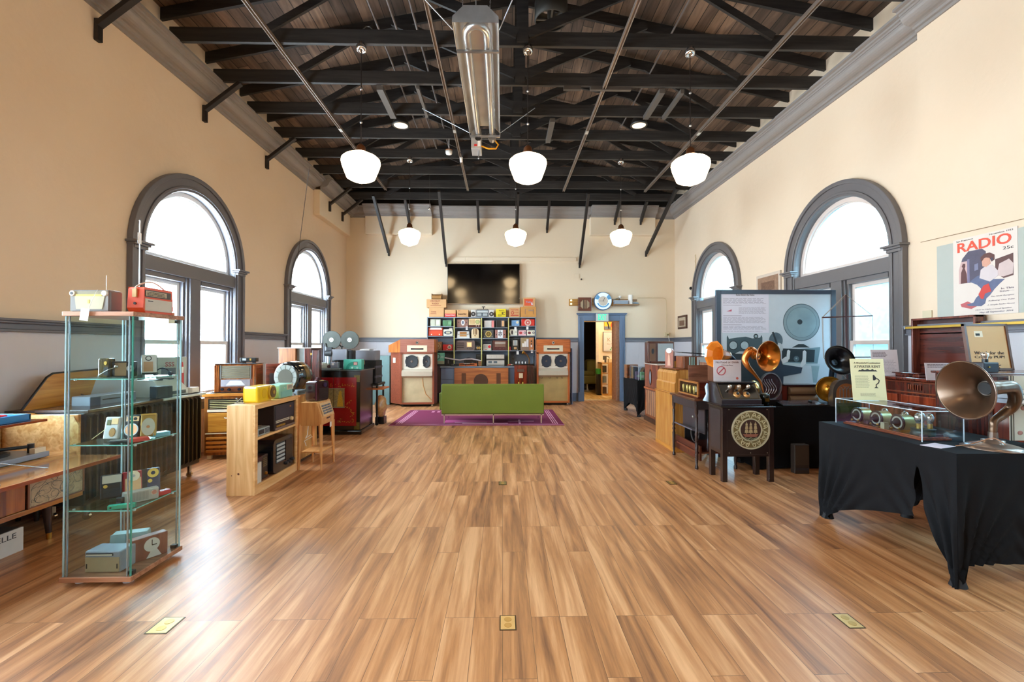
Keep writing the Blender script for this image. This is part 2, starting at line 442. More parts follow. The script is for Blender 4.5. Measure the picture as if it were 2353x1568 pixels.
# ================================================================== THE ROOM
flr = struct('floor', G().quad((XL-.4, YF, 0), (XR+.4, YF, 0), (XR+.4, YB+.25, 0), (XL-.4, YB+.25, 0)), FLOOR)

def side_wall(name, x, y0, y1, wins, m):
    """plaster sheet with arched window openings"""
    g = G(); z1 = 5.62; hw = .97; zb = .74; zs = 2.59
    def q(a, b, c, d): g.quad((x, a[0], a[1]), (x, b[0], b[1]), (x, c[0], c[1]), (x, d[0], d[1]))
    y = y0
    for yc in sorted(wins):
        a, b = yc-hw, yc+hw
        q((y, 0), (a, 0), (a, z1), (y, z1)); q((a, 0), (b, 0), (b, zb), (a, zb))
        p = [(yc-hw*math.cos(PI*i/24), zs+hw*math.sin(PI*i/24)) for i in range(25)]
        for i in range(24): q(p[i], p[i+1], (p[i+1][0], z1), (p[i][0], z1))
        y = b
    q((y, 0), (y1, 0), (y1, z1), (y, z1))
    return struct(name, g, m)
side_wall('wall_left', XL, YF, YB, WIN_Y, PLASTER)
side_wall('wall_right', XR, 4.79, YB, [6.12, 9.70], PLASTER)
side_wall('wall_right_near', XR-.10, YF, 4.79, [2.50, -1.10], PLASTER)
struct('wall_right_return', G().quad((XR-.10, 4.79, 0), (XR, 4.79, 0), (XR, 4.79, 5.62), (XR-.10, 4.79, 5.62)), PLASTER)
# far wall with its doorway
DX0, DX1, DZ = 2.145, 3.086, 2.12
g = G()
g.box(XL-.3, DX0, YB, YB+.5, 0, 5.6).box(DX1, XR+.3, YB, YB+.5, 0, 5.6).box(DX0, DX1, YB, YB+.5, DZ, 5.6)
g.prism([(XL-.3, 5.6), (XR+.3, 5.6), (.24, 6.6)], 'xz', YB, YB+.5)
struct('wall_back', g, PLASTER_B)
g = G().box(XL-.3, XR+.3, YF-.3, YF, 0, 5.6); g.prism([(XL-.3, 5.6), (XR+.3, 5.6), (.24, 6.6)], 'xz', YF-.3, YF)
struct('wall_front', g, PLASTER)

def wx(side): return XL if side < 0 else XR
def wains(side, segs):
    for (a, b, x) in segs:
        s = 1 if side < 0 else -1
        g = G(); g.box(min(x, x+s*.014), max(x, x+s*.014), a, b, 0, 1.57)
        struct('trim_wainscot', g, BEAD)
        r = G()
        for (d, z0, z1) in ((.05, 1.565, 1.585), (.035, 1.585, 1.635), (.06, 1.635, 1.655), (.08, 1.655, 1.675)):
            r.box(min(x, x+s*d), max(x, x+s*d), a, b, z0, z1)
        struct('trim_chair_rail', r, TRIM_D, bev=.004)
        struct('baseboard_left' if side < 0 else 'baseboard_right', G().box(min(x, x+s*.03), max(x, x+s*.03), a, b, 0, .2), BLUE)
def gaps(y0, y1, wins):
    out = []; y = y0
    for yc in sorted(wins): out.append((y, yc-1.075)); y = yc+1.075
    out.append((y, y1)); return out
wains(-1, [(a, b, XL) for a, b in gaps(YF, YB, WIN_Y)])
wains(1, [(a, b, XR) for a, b in gaps(4.79, YB, [6.12, 9.70])]+[(a, b, XR-.10) for a, b in gaps(YF, 4.79, [2.5, -1.1])])
for a, b in ((XL, 1.99), (3.24, XR)):
    struct('trim_wainscot_back', G().box(a, b, YB-.014, YB, 0, 1.57), BEAD)
    r = G()
    for (d, z0, z1) in ((.05, 1.565, 1.585), (.035, 1.585, 1.635), (.06, 1.635, 1.655), (.08, 1.655, 1.675)): r.box(a, b, YB-d, YB, z0, z1)
    struct('trim_chair_rail_back', r, TRIM, bev=.004)
    struct('baseboard_back', G().box(a, b, YB-.03, YB, 0, .22), BLUE)

# cornice: stepped cove
prof = [(0, 4.83), (.02, 4.83), (.025, 4.86), (.05, 4.865), (.055, 4.89), (.075, 4.90)]
prof += [(.075+.115*math.sin(i/6*PI/2), 4.90+.10*(1-math.cos(i/6*PI/2))) for i in range(1, 7)]
prof += [(.20, 5.0), (.205, 5.02), (.225, 5.025), (.23, 5.045), (.27, 5.05), (.27, 5.08), (0, 5.08)]
def cornice(axis, base, sgn, a, b):
    g = G()
    if axis == 'y': g.prism([(base+sgn*p, z) for p, z in prof], 'xz', a, b)
    else: g.prism([(base+sgn*p, z) for p, z in prof], 'yz', a, b)
    return struct('trim_cornice', g, P('#8a8481', .45, 0, .05), bev=0)
cornice('y', XL, 1, YF, 9.9); cornice('y', XL+.15, 1, 9.9, YB)
cornice('y', XR, -1, 4.79, YB); cornice('y', XR-.10, -1, YF, 4.79)
cornice('x', YB, -1, XL, -3.57); cornice('x', YB-.15, -1, -3.57, -1.84); cornice('x', YB, -1, -1.84, 2.3); cornice('x', YB-.15, -1, 2.3, 4.02); cornice('x', YB, -1, 4.02, XR)
for g in (G().box(XL, XL+.15, 9.9, 11.85, 4.3, 4.85), G().box(-3.57, -1.84, YB-.15, YB, 4.37, 4.85), G().box(2.3, 4.02, YB-.15, YB, 4.37, 4.85)):
    struct('wall_soffit_box', g, PLASTER_B, bev=.012)
struct('wall_back_gable', G().prism([(XL, 5.085), (XR, 5.085), (XR, 5.5), (.24, 6.6), (XL, 5.5)], 'xz', YB-.02, YB-.001), P('#1c1917', .7))
# long flat cover boards over the screen
for a, b, z0, z1 in ((-1.60, -.98, 3.68, 3.80), (-.98, -.26, 3.66, 3.80), (-.26, 1.95, 3.70, 3.80)):
    struct('trim_cover_board', G().box(a, b, YB-.03, YB, z0, z1), PLASTER_B, bev=.004)

# windows
_wi = [0]
def window(side, x, yc):
    _wi[0] += 1
    t = bpy.data.objects.new('window_%d' % _wi[0], None); COL.objects.link(t); t['kind'] = 'structure'
    t.location = (x, yc, 0); t.rotation_euler = (0, 0, R(90 if side < 0 else -90))
    zs = 2.59; zb = .74
    tm = TRIM_D if side < 0 else P('#635f60', .4, 0, .05)
    wm = P('#dfe3e4', .5, 0, .03) if side < 0 else P('#d3c3ba', .5, 0, .04)
    pane = PANE_CLEAR if side < 0 else PANE_FROST
    obj('casing', G().arch(1.06, .87, -.045, 0, zs, zb).arch(1.085, 1.03, -.07, 0, zs, zb).arch(.935, .90, -.06, -.045, zs, zb).arch(.90, .865, -.03, .10, zs, zb), tm, t, .006)
    for s in (-1, 1):
        obj('impost', G().box(s*.975-.115, s*.975+.115, -.10, 0, 2.565, 2.59).box(s*.975-.135, s*.975+.135, -.125, 0, 2.59, 2.615).box(s*.975-.10, s*.975+.10, -.08, 0, 2.53, 2.565), tm, t, .004)
    obj('transom', G().box(-.90, .90, -.03, .12, 2.33, 2.505), tm, t, .004)
    obj('mullion', G().box(-.10, .10, -.028, .12, .80, 2.33), tm, t, .004)
    obj('sill', G().box(-1.12, 1.12, -.11, .12, .70, .75).box(-1.06, 1.06, -.04, 0, .60, .70), tm, t, .005)
    obj('fan_sash', G().arch(.868, .805, .06, .12, zs, 2.555).box(-.868, .868, .06, .12, 2.505, 2.56).arch(.805, .79, .09, .12, zs, 2.555), wm, t)
    obj('pane', G().prism([(.80, 2.55)]+[(.80*math.cos(PI*i/24), zs+.80*math.sin(PI*i/24)) for i in range(25)]+[(-.80, 2.55)], 'xz', .10, .104), pane, t)
    for s in (-1, 1):
        a, b = sorted((s*.10, s*.87))
        st = G().box(a+.06, b-.06, .001, .11, 2.27, 2.33)
        for (xx0, xx1, y0) in ((a, a+.03, 0), (a+.03, a+.06, .03), (b-.03, b, 0), (b-.06, b-.03, .03)): st.box(xx0, xx1, y0, .12, .752, 2.33)
        obj('stop_frame', st, tm, t, .003)
        a += .06; b -= .06
        up = G().box(a, a+.045, .075, .115, 1.48, 2.27).box(b-.045, b, .075, .115, 1.48, 2.27).box(a+.045, b-.045, .075, .115, 2.22, 2.27).box(a+.045, b-.045, .075, .115, 1.48, 1.525)
        lo = G().box(a, a+.05, .035, .072, .75, 1.52).box(b-.05, b, .035, .072, .75, 1.52).box(a+.05, b-.05, .035, .072, 1.47, 1.52).box(a+.05, b-.05, .035, .072, .75, .83)
        u = obj('upper_sash', up, wm, t, .003); l = obj('lower_sash', lo, wm, t, .003)
        obj('pane', G().box(a+.04, b-.04, .094, .098, 1.51, 2.23), pane, u)
        obj('pane', G().box(a+.045, b-.045, .052, .056, .82, 1.48), pane, l)
    # outside masonry reveal
    obj('reveal', G().arch(.975, .99, .12, .36, zs, zb).box(-.98, .98, .12, .40, .69, .74), P('#cfc9bf', .8), t)
for yc in WIN_Y:
    window(-1, XL, yc)
    window(1, XR if yc > 4.8 else XR-.10, yc)

# pale building facing the window side, outside
struct('wall_outside', G().box(8.6, 8.8, -9, 24, 0, 3.15), P('#4e626a', .8, 0, .25, 0, 3))
struct('floor_outside', G().box(4.95, 8.6, -9, 24, -.1, -.02), P('#4a4a48', .9))
# roof: deck boards on rafters
g = G(); cx = .24; hz = 4.95; zr = 5.37; rise = hz*.22
for s in (-1, 1):
    g.quad((cx, YF-.3, zr+rise), (cx+s*hz, YF-.3, zr), (cx+s*hz, YB+.3, zr), (cx, YB+.3, zr+rise))
struct('ceiling', g, DECK)
def bar(g, a, b, w, h, up=(0, 0, 1)):
    """rectangular timber from a to b: w across, h deep"""
    a = Vector(a); b = Vector(b); d = (b-a).normalized(); u = Vector(up); s = d.cross(u).normalized(); u = s.cross(d)
    v = []
    for p in (a, b):
        for i, j in ((-1, -1), (1, -1), (1, 1), (-1, 1)): v.append(p+s*w/2*i+u*h/2*j)
    return g._a(v, [(0, 1, 2, 3), (7, 6, 5, 4), (0, 4, 5, 1), (1, 5, 6, 2), (2, 6, 7, 3), (3, 7, 4, 0)])
TR = [5.46+.823*(k-1) for k in range(-9, 9)]
for k, y in zip(range(-9, 9), TR):
    t = bpy.data.objects.new('ceiling_truss', None); COL.objects.link(t); t.location = (cx, y, 0); t['kind'] = 'structure'
    obj('bottom_chord', G().box(-4.2, 4.3, -.02, .025, 5.07, 5.245), BEAM, t, .004)
    zl = 5.255
    for s in (-1, 1):
        obj('rafter', bar(G(), (0, .045, zl+.07+hz*.2), (s*4.55, .045, zl+.07+(hz-4.55)*.22-.02), .04, .15), BEAM, t)
        obj('web', bar(G(), (s*.06, -.04, 5.2), (s*1.75, -.04, 5.92), .035, .12), BEAM, t)
        obj('web', bar(G(), (s*3.05, -.04, 5.2), (s*2.0, -.04, 5.83), .035, .09), BEAM, t)
    obj('king_post', G().box(-.07, .07, -.055, -.02, 5.10, 6.25), BEAM, t)
    for s in (-1, 1):
        if k in (-4, -2, 0, 2, 4, 7, 8):      # knee braces down to the side walls
            xw = (XL if s < 0 else XR)-cx
            if s > 0: continue
            xw = -4.34+(.15 if k >= 7 else 0)
            b = bar(G(), (xw+.02, 0, 4.68), (xw+.50, 0, 5.06), .05, .07, (0, 1, 0)); b.box(xw, xw+.045, -.03, .03, 4.52, 4.74)
            obj('knee_brace', b, P('#17100e', .5), t, .004)
# braces on the far wall
for px, pb, y2, z2 in ((893, 580, 10.95, 5.07), (1025, 605, 10.6, 5.07), (1187, 560, 10.7, 5.07), (1332, 608, 10.7, 5.07), (1485, 582, 10.3, 5.07),
                       (943, 515, 11.3, 5.1), (1100, 527, 11.3, 5.1), (1257, 527, 11.3, 5.1), (1410, 512, 11.3, 5.1), (1469, 512, 11.3, 5.1)):
    a = at(px, pb, YB-.05)
    if pb < 530 and not 1000 < px < 1300: a.y -= .14
    x2 = a.x*(1 if abs(px-1187) > 300 else 1)
    if px == 1485: x2 = a.x+.18
    if px == 893: x2 = a.x-.12
    g = bar(G(), a, (x2, y2, z2), .085, .06, (1, 0, 0)); g.box(a.x-.02, a.x+.02, a.y, a.y+.05, a.z-.09, a.z+.03)
    struct('ceiling_wall_brace', g, P('#241f1c', .5))
g = G()
for x in (-1.52, -1.3, -1.05): g.tube([(x, 1, 5.34), (x, 9.0, 5.34)], .014)
g.tube([(2.1, 1, 5.34), (2.1, 8, 5.34)], .012)
struct('ceiling_conduit', g, P('#6a6360', .5, .3))
g = G(); g.box(-1.75, -1.66, 6.3, 7.1, 5.0, 5.06).box(-1.2, -1.16, 6.3, 7.1, 5.02, 5.07).box(2.2, 2.28, 6.3, 7.05, 5.0, 5.06).box(2.5, 2.55, 6.3, 7.05, 5.0, 5.06).box(.75, .83, 7.15, 7.9, 5.0, 5.06)
struct('ceiling_blocking', g, P('#4c4641', .6))

# door casing
g = G().box(1.995, DX0, YB-.05, YB, 0, 2.27).box(DX1, 3.236, YB-.05, YB, 0, 2.27).box(DX0, DX1, YB-.05, YB, DZ, 2.27)
g.box(2.02, 2.05, YB-.07, YB-.05, .25, 2.2).box(DX1+.10, DX1+.13, YB-.07, YB-.05, .25, 2.2).box(1.965, 3.266, YB-.08, YB, 2.271, 2.30).box(1.95, 3.28, YB-.10, YB, 2.301, 2.325)
g.box(1.985, DX0, YB-.07, YB-.05, 0, .25).box(DX1, 3.246, YB-.07, YB-.05, 0, .25)
struct('door_1', g, BLUE, bev=.006)
struct('trim_threshold', G().box(DX0, DX1-.075, YB+.16, YB+.32, -.01, .004), P('#c9b394', .5))
# the passage beyond
BRICK = P('#9a6f55', .85, 0, .5, 0, 22)
struct('trim_door_reveal', G().box(DX1-.075, DX1, YB+.001, YB+.5, 0, DZ), BRICK)
struct('floor_passage', G().quad((.5, YB+.25, .001), (5.5, YB+.25, .001), (5.5, 17.5, .001), (.5, 17.5, .001)), FLOOR2)
CREAM = P('#e9ddc4', .6, 0, .05)
struct('wall_passage', G().box(2.93, 5.3, 14.0, 14.15, 0, 3).box(.6, 2.42, 14.0, 14.15, 0, 3).box(2.42, 2.93, 14.0, 14.15, 2.25, 3), CREAM)
struct('wall_passage_side', G().box(.5, .6, 12.5, 17.5, 0, 3).box(5.3, 5.4, 12.5, 17.5, 0, 3), CREAM)
struct('ceiling_passage', G().box(.5, 5.4, 12.5, 17.5, 3.0, 3.1), CREAM)
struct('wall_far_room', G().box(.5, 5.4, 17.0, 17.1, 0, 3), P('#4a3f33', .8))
struct('trim_passage_door', G().box(2.87, 2.95, 13.94, 14.0, 0, 2.33).box(2.38, 2.44, 13.94, 14.0, 0, 2.33).box(2.38, 2.95, 13.94, 14.0, 2.25, 2.33), P('#d8cfc0', .6, 0, .2))
# ================================================================== LIGHTS OF THE ROOM
def pendant(px, py, y, z_globe, r, label, group, hook=False, xy=None):
    if xy: x = xy
    else: x = at(px, py, y).x
    t = thing('pendant_lamp', label, 'pendant lamp', (x, y, 0), 0, group)
    k = r/.228
    obj('canopy', G().lathe([(.0, 5.02), (.03, 5.02), (.035, 5.0), (.05, 4.99), (.062, 5.02), (.062, 5.045), (.045, 5.06), (.045, 5.085), (0, 5.085)], n=20), CHROME, t)
    zt = z_globe+.19*k
    obj('rod', G().tube([(0, 0, 5.03), (0, 0, zt+.07)], .006), P('#1c1514', .4), t)
    obj('coupling', G().ball((0, 0, z_globe+.95), .016).ball((0, 0, z_globe+.55), .016), STEEL, t)
    obj('fitter', G().lathe([(0, .11), (.02, .11), (.05, .075), (.055, .03), (.085, .0), (.10, -.03), (.085, -.035)], (0, 0, zt-.01), n=24), P('#8a5a3c', .3, .9), t)
    obj('shade', G().lathe([(.09*k, .20*k), (.12*k, .175*k), (.19*k, .15*k), (.222*k, .12*k), (.228*k, .085*k), (.215*k, .03*k), (.18*k, -.06*k), (.165*k, -.10*k), (.12*k, -.125*k), (.06*k, -.145*k), (.03*k, -.16*k), (0, -.163*k)], (0, 0, z_globe-.02), n=28), E('#ffdba6', GLOW), t)
    if hook:
        obj('hook', G().tube([(0, .02, 5.08)]+[(.07+.07*math.cos(a), .02, 5.22+.09*math.sin(a)) for a in [PI, PI*.8, PI*.6, PI*.4, PI*.2, 0]]+[(.15, .02, 5.16)], .007), P('#4a4540', .4, .5), t)
    return t
GLOW = 13.0
for px, nm in ((829, 'above the reel projector'), (1213, 'beside the tube heater'), (1587, 'over the horn speaker displays')):
    pendant(px, 440, TR[10]+.0, 3.58, .228, 'glowing white schoolhouse pendant lamp '+nm+', large', 'schoolhouse pendant lamps', hook=px != 1587)
for px, nm in ((941, 'above the two-woofer speaker beside the covered cart'), (1185, 'in front of the wall television'), (1427, 'above the exit doorway')):
    pendant(px, 567, TR[14], 3.54, .21, 'smaller glowing white pendant lamp '+nm+', rear row', 'schoolhouse pendant lamps')
for x, y in ((-1.96, 1.35), (.33, 1.35), (2.6, 1.35), (-1.96, -2.0), (2.6, -2.0)):  # unseen fill pendants, added to even out the light
    pendant(0, 0, y, 3.58, .228, 'added pendant fill lamp, unseen behind the viewer', 'added pendant fill lamps out of view', xy=x)
# hidden fill lamp, added to brighten the passage
t = thing('passage_fill_lamp', 'added round fill lamp, unseen, lighting the passage beyond the exit door', 'ceiling lamp', (3.3, 13.0, 2.9))
obj('shade', G().lathe([(0, -.05), (.12, -.04), (.15, .0), (.15, .1), (0, .1)], n=20), E('#ffe8c4', 85), t)

# tube heater
hx = -.265
t = thing('tube_heater', 'long galvanised radiant tube heater hung on chains under the roof trusses', 'heater', (hx, 4.39, 4.59))
A = math.atan2(-.035, 2.37)
L = 2.42
rf = G(); wb, wt, hh = .224, .115, .17
pts = [(-wb, 0), (-wb-.004, .012), (-wb, .06), (-wt, hh), (wt, hh), (wb, .06), (wb+.004, .012), (wb, 0)]
for i in range(len(pts)-1):
    (a, b), (c, d) = pts[i], pts[i+1]
    rf.quad((a, 0, b), (c, 0, d), (c, L, d), (a, L, b))
GALV = P('#dfdcd8', .34, .9, .15, 0, 5)
sf = obj('reflector', rf, GALV, t); so = sf.modifiers.new('sheet', 'SOLIDIFY'); so.thickness = .003
# sloping end plate, nearer the viewer
obj('end_plate', G()._a([(-wb, 0, .0), (wb, 0, 0), (wb, -.004, .06), (wt, .0, hh), (-wt, .0, hh), (-wb, -.004, .06)], [(0, 1, 2, 3, 4, 5)]), P('#a9abae', .4, .7, .3, 0, 7), t)
u = [(-.105, L+.02, .055)]+[(-.105, y, .055) for y in (1.5, .35)]+[(-.105*math.cos(a), .24-.13*math.sin(a), .055) for a in [PI*i/10 for i in range(11)]]+[(.105, y, .055) for y in (.35, 1.5)]+[(.105, L+.02, .055)]
obj('burner_tube', G().tube(u, .041, 14), P('#b9b7b4', .3, .9, .15), t)
obj('cross_bracket', G().box(-wb, wb, .42, .45, -.01, .012), STEEL, t)
obj('cross_bracket', G().box(-wb, wb, L-.04, L, -.012, .012), STEEL, t)
bx = obj('burner_box', G().box(-.21, -.06, L+.02, L+.30, -.16, .13), P('#b8b4ae', .4, .5), t, .004)
obj('warning_label', G().box(-.165, -.12, L+.012, L+.02, -.13, -.10), P('#c22a20', .5), bx)
obj('switch_plate', G().box(-.11, -.07, L+.01, L+.02, -.13, -.05), WHITE, bx)
obj('drop_pipe', G().tube([(-.10, L+.1, -.16), (-.10, L+.1, -.27)], .009).ball((-.10, L+.1, -.28), .014), STEEL, bx)
obj('tube_collar', G().cyl((-.105, L+.01, .0), (-.105, L+.03, .0), .05, None, 10), P('#3d3c3a', .4, .8), t)
obj('exhaust_flange', G().cyl((.105, L+.01, .02), (.105, L+.10, .0), .07, .05, 20), P('#8d8c8a', .4, .8), t)
obj('gas_hose', G().tube([(-.06, L+.08, -.10), (.05, L+.08, -.14), (.16, L+.1, -.13), (.20, L+.12, -.06), (.15, L+.12, .0), (.10, L+.12, .02)], .012), P('#e6a01e', .4), t)
for x in (-.13, .13):
    ch = G()
    for i in range(26): ch.ring(0, 0, .011, .006, -.002, .002, 8); 
    ch = G()
    for i in range(22):
        z = hh+.012+i*.024; q = G().ring(0, 0, .013, .008, -.003, .003, 10, .6).rot('Z', 90*(i % 2)); q.mv(x*(1+i*.012), .16, z)
        ch.v_off = 0; ch._a(q.v, q.f)
    obj('chain', ch, STEEL, t)
for (x0, y0, z0, x1, y1, z1) in ((-.23, .1, .0, -.95, -.4, .48), (.23, .1, .0, .62, -.5, .48), (-.23, L-.1, .02, -.95, L+.05, .45), (.23, L-.1, .02, .75, L+.0, .45), (0, .1, hh, 0, .0, .5)):
    obj('guy_wire', G().tube([(x0, y0, z0), (x1, y1, z1)], .006), STEEL, t)

# surface tracks under the trusses
for (x, nm) in ((-2.68, 'nearest the deep grey cornice beside the reel projector'), (-.80, 'between the tube heater and the round wall of lamps'), (1.41, 'between the middle and the far pendant lamps'), (3.30, 'above the horn speakers')):
    nm = {-2.68: 'running above the pine shelf unit', -.80: 'running right beside the tube heater', 1.41: 'running between the middle lamp and the horn side lamp', 3.30: 'running above the ship cabinet'}[x]
    t = thing('ceiling_track', 'slim metal ceiling track '+nm, 'track', (x, 0, 5.03), 0, 'slim metal tracks under the trusses')
    obj('rail', G().box(-.022, .022, .5, 10.46, .012, .036).box(-.022, -.013, .5, 10.46, -.008, .012).box(.013, .022, .5, 10.46, -.008, .012), P('#8e8177', .4, .6), t)
    obj('joiner', G().box(-.024, .024, 7.5, 7.6, -.012, .0), P('#cfcac2', .4, .6), t)
for px, nm in ((921, 'over the pine shelf side'), (1468, 'over the horn speaker side')):
    p = at(px, 289, 7.45)
    t = thing('high_bay_lamp', 'round black rimmed ceiling lamp tucked between trusses '+nm, 'ceiling lamp', p, 0, 'round lamps between the trusses')
    obj('housing', G().lathe([(.0, .12), (.10, .11), (.13, .04), (.14, .0), (.115, -.004), (.112, .01)], n=24), P('#1a1816', .4), t)
    obj('lens', G().lathe([(.0, .0), (.112, .004)], n=24), E('#e8cfae', 1.3), t)
    obj('stem', G().tube([(0, 0, .1), (0, .02, .33)], .012), P('#1a1816', .4), t)
# small fittings on the trusses
p = at(1031, 395, TR[13]-.03)
t = thing('smoke_detector', 'white round smoke detector hanging from a dark truss', 'smoke detector', (p.x, TR[13]-.0, 5.07-.23))
obj('body', G().lathe([(0, -.04), (.05, -.038), (.058, -.02), (.058, .02), (0, .022)], n=20), WHITE, t); obj('base_ring', G().lathe([(.06, .02), (.06, .034), (0, .034)], n=20), P('#b8733f', .5), t)
obj('cord', G().tube([(0, 0, .03), (0, 0, .235)], .004), WHITE, t)
p = at(1060, 365, TR[12]-.05)
t = thing('sensor', 'small white cylindrical sensor hanging beside the ceiling track', 'sensor', p); obj('body', G().lathe([(0, -.05), (.02, -.05), (.024, .02), (0, .02)], n=14), WHITE, t); obj('bracket', G().box(-.022, -.018, -.004, .004, .0, .10).box(.018, .022, -.004, .004, 0, .10).box(-.022, .022, -.004, .004, .09, .10), DARK, t)
p = at(1291, 34, 4.9)
t = thing('vent_fan', 'round roof vent with crossbars up between the rafters', 'vent', (p.x, 6.0, 5.9))
obj('housing', G().lathe([(.20, -.12), (.22, -.12), (.22, .12), (.20, .12)], n=28), P('#3c3a36', .5, .4), t)
obj('crossbar', G().box(-.2, .2, -.012, .012, -.11, -.09).box(-.012, .012, -.2, .2, -.11, -.09).cyl((0, 0, -.12), (0, 0, .0), .05), P('#55524c', .4, .5), t)
p = at(987, 480, TR[15])
t = thing('hanging_bell', 'tiny chrome bell on a long wire in front of the back cornice', 'bell', p); obj('bell', G().ball((0, 0, 0), .025), CHROME, t); obj('wire', G().tube([(0, 0, 0), (0, 0, 5.08-p.z)], .003), P('#3a3330', .5), t)
p = at(1375, 312, TR[12]-.3); 
for (px0, px1, py, k) in ((1295, 1335, 313, 11), (1356, 1450, 312, 11)):
    a = at(px0, py, TR[11]); b = at(px1, py, TR[11])
    t = thing('junction_box', 'short grey box fixed to a truss' if px0 < 1300 else 'long grey box fixed to a truss', 'junction box', ((a.x+b.x)/2, a.y, 5.015)); obj('cover', G().cb(0, 0, 0, b.x-a.x, .05, .055), P('#3f3833', .5), t, .004)
# aerial wire dropping to the small arched window
a = at(711, 383, TR[12]); c = at(675, 640, 9.55)
t = thing('aerial_wire', 'thin dark wire dropping from the roof to the small arched window', 'wire', (0, 0, 0)); c = onx(678, 640, XL+.10)
obj('wire', G().tube([a, c], .005, 6), P('#3b2a22', .6), t)

# long display screen
a = at(1028, 699, 11.9); b = at(1194, 607, 11.9)
t = thing('television', 'large black flat television mounted high on the back wall', 'television', ((a.x+b.x)/2, 11.9, a.z)); w = b.x-a.x; h = b.z-a.z
SCREEN = P('#060404', .10, 0, .1, 0)
obj('housing', G().box(-w/2, w/2, -.0, .05, 0, h), BLACK, t, .004)
obj('screen', G().box(-w/2+.012, w/2-.012, -.004, 0, .02, h-.012), SCREEN, t)
obj('bottom_trim', G().box(-w/2, w/2, -.007, 0, 0, .014), P('#9a8a78', .3, .8), t)
obj('wall_mount', G().box(-.3, .3, .05, .095, h*.3, h*.7), DARK, t)

# floor outlets
for i, (px, py, w, l, lab) in enumerate(((1167, 1432, .075, .115, 'brass floor outlet plate in the middle of the floor nearest the viewer'), (1950, 1428, .075, .115, 'brass floor outlet plate in front of the black draped table'), (380, 1438, .10, .13, 'floor outlet plate in the sunlit boards before the glass case'),
                     (1155, 1111, .07, .11, 'small dark outlet plate in the middle of the floor, between sofa and nearest outlet'), (1543, 1110, .07, .11, 'small outlet plate in the floor before the carved stand'))):
    p = onz(px, py, 0)
    t = thing('floor_outlet', lab, 'floor outlet', (p.x, p.y, 0), 0, 'floor outlets')
    obj('plate', G().box(-w/2, w/2, -l/2, l/2, 0.0005, .003), P('#dcb878' if i < 3 else '#8a7a4a', .35, .5), t, .001)
    obj('rim', G().box(-w/2-.006, w/2+.006, -l/2-.006, -l/2, 0, .002).box(-w/2-.006, w/2+.006, l/2, l/2+.006, 0, .002).box(-w/2-.006, -w/2, -l/2, l/2, 0, .002).box(w/2, w/2+.006, -l/2, l/2, 0, .002), P('#4a3a26', .4, .5), t)
    for s in (-1, 1): obj('socket_flap', G().cyl((0, s*l*.22, .003), (0, s*l*.22, .0045), l*.17, None, 16), P('#c9a05c', .35, .6), t)
# ================================================================== LEFT SIDE: GLASS CASE
GEDGE = P('#c3dfe8', .12, 0, .05, .5); GEDGE2 = P('#4fa898', .15, 0, .1, .5)
GLASS = GL('#f4fbfa'); SHELFG = GL('#d9efe9')
cx0, cx1, cy0, cy1 = -2.64, -2.235, 2.80, 3.22
ccx, ccy = (cx0+cx1)/2, (cy0+cy1)/2
t = thing('display_case', 'tall glass display case with brown wooden top and base and four glass shelves', 'display case', (ccx, ccy, 0))
w2, d2 = (cx1-cx0)/2, (cy1-cy0)/2
CW = W('#8a5a3c', '#b98463', 'x', .4, 6, .1)
obj('base', G().box(-w2-.01, w2+.01, -d2-.01, d2+.01, .028, .058), CW, t, .003)
obj('top', G().box(-w2-.01, w2+.01, -d2-.01, d2+.01, 1.625, 1.652), CW, t, .003)
for sx in (-1, 1):
    for sy in (-1, 1): obj('foot', G().cyl((sx*(w2-.06), sy*(d2-.06), 0), (sx*(w2-.06), sy*(d2-.06), .028), .028, .03), P('#b9bdc6', .4), t)
for (a, b, c, d) in ((-w2, w2, -d2, -d2+.005), (-w2, w2, d2-.005, d2), (-w2, -w2+.005, -d2, d2), (w2-.005, w2, -d2, d2)):
    obj('glass_panel', G().box(a, b, c, d, .058, 1.625), GLASS, t)
for sx in (-1, 1):
    for sy in (-1, 1):
        x, y = sx*(w2-.004), sy*(d2-.004)
        front = (sx, sy) == (1, -1)
        obj('corner_edge', G().box(x-.0035, x+.0035, y-.004, y+.004, .058, 1.625), GEDGE2 if front else GEDGE, t)
        obj('corner_post', G().box(x-sx*.02-.003, x-sx*.02+.003, y-.004, y+.004, .058, 1.625), P('#b8c4cc', .2, .7), t)
SZ = [.447, .843, 1.245]
for z in SZ:
    s = obj('shelf', G().box(-w2+.02, w2-.02, -d2+.02, d2-.02, z-.006, z), SHELFG, t)
    obj('shelf_edge', G().box(-w2+.02, w2-.02, -d2+.017, -d2+.02, z-.006, z).box(w2-.02, w2-.017, -d2+.02, d2-.02, z-.006, z), P('#86cfc6', .15, 0, .1, .5), s)
    for sx in (-1, 1):
        for sy in (-1, 1): obj('shelf_clip', G().cyl((sx*(w2-.02), sy*(d2-.05), z-.014), (sx*(w2-.02), sy*(d2-.05), z), .007, None, 8), P('#cfd8dc', .3), t)
for (x, y, z) in ((w2-.02, -d2+.03, 1.60), (w2-.02, d2-.03, 1.60), (w2-.02, -d2+.03, .06), (w2-.02, d2-.03, .06)):
    obj('hinge', G().cb(x, y, z, .035, .03, .022), BLACK, t, .002)

ORANGE = P('#e0512a', .35, 0, .06, .3); CREAMP = P('#e9e0cc', .45, 0, .05)
ZT = 1.652
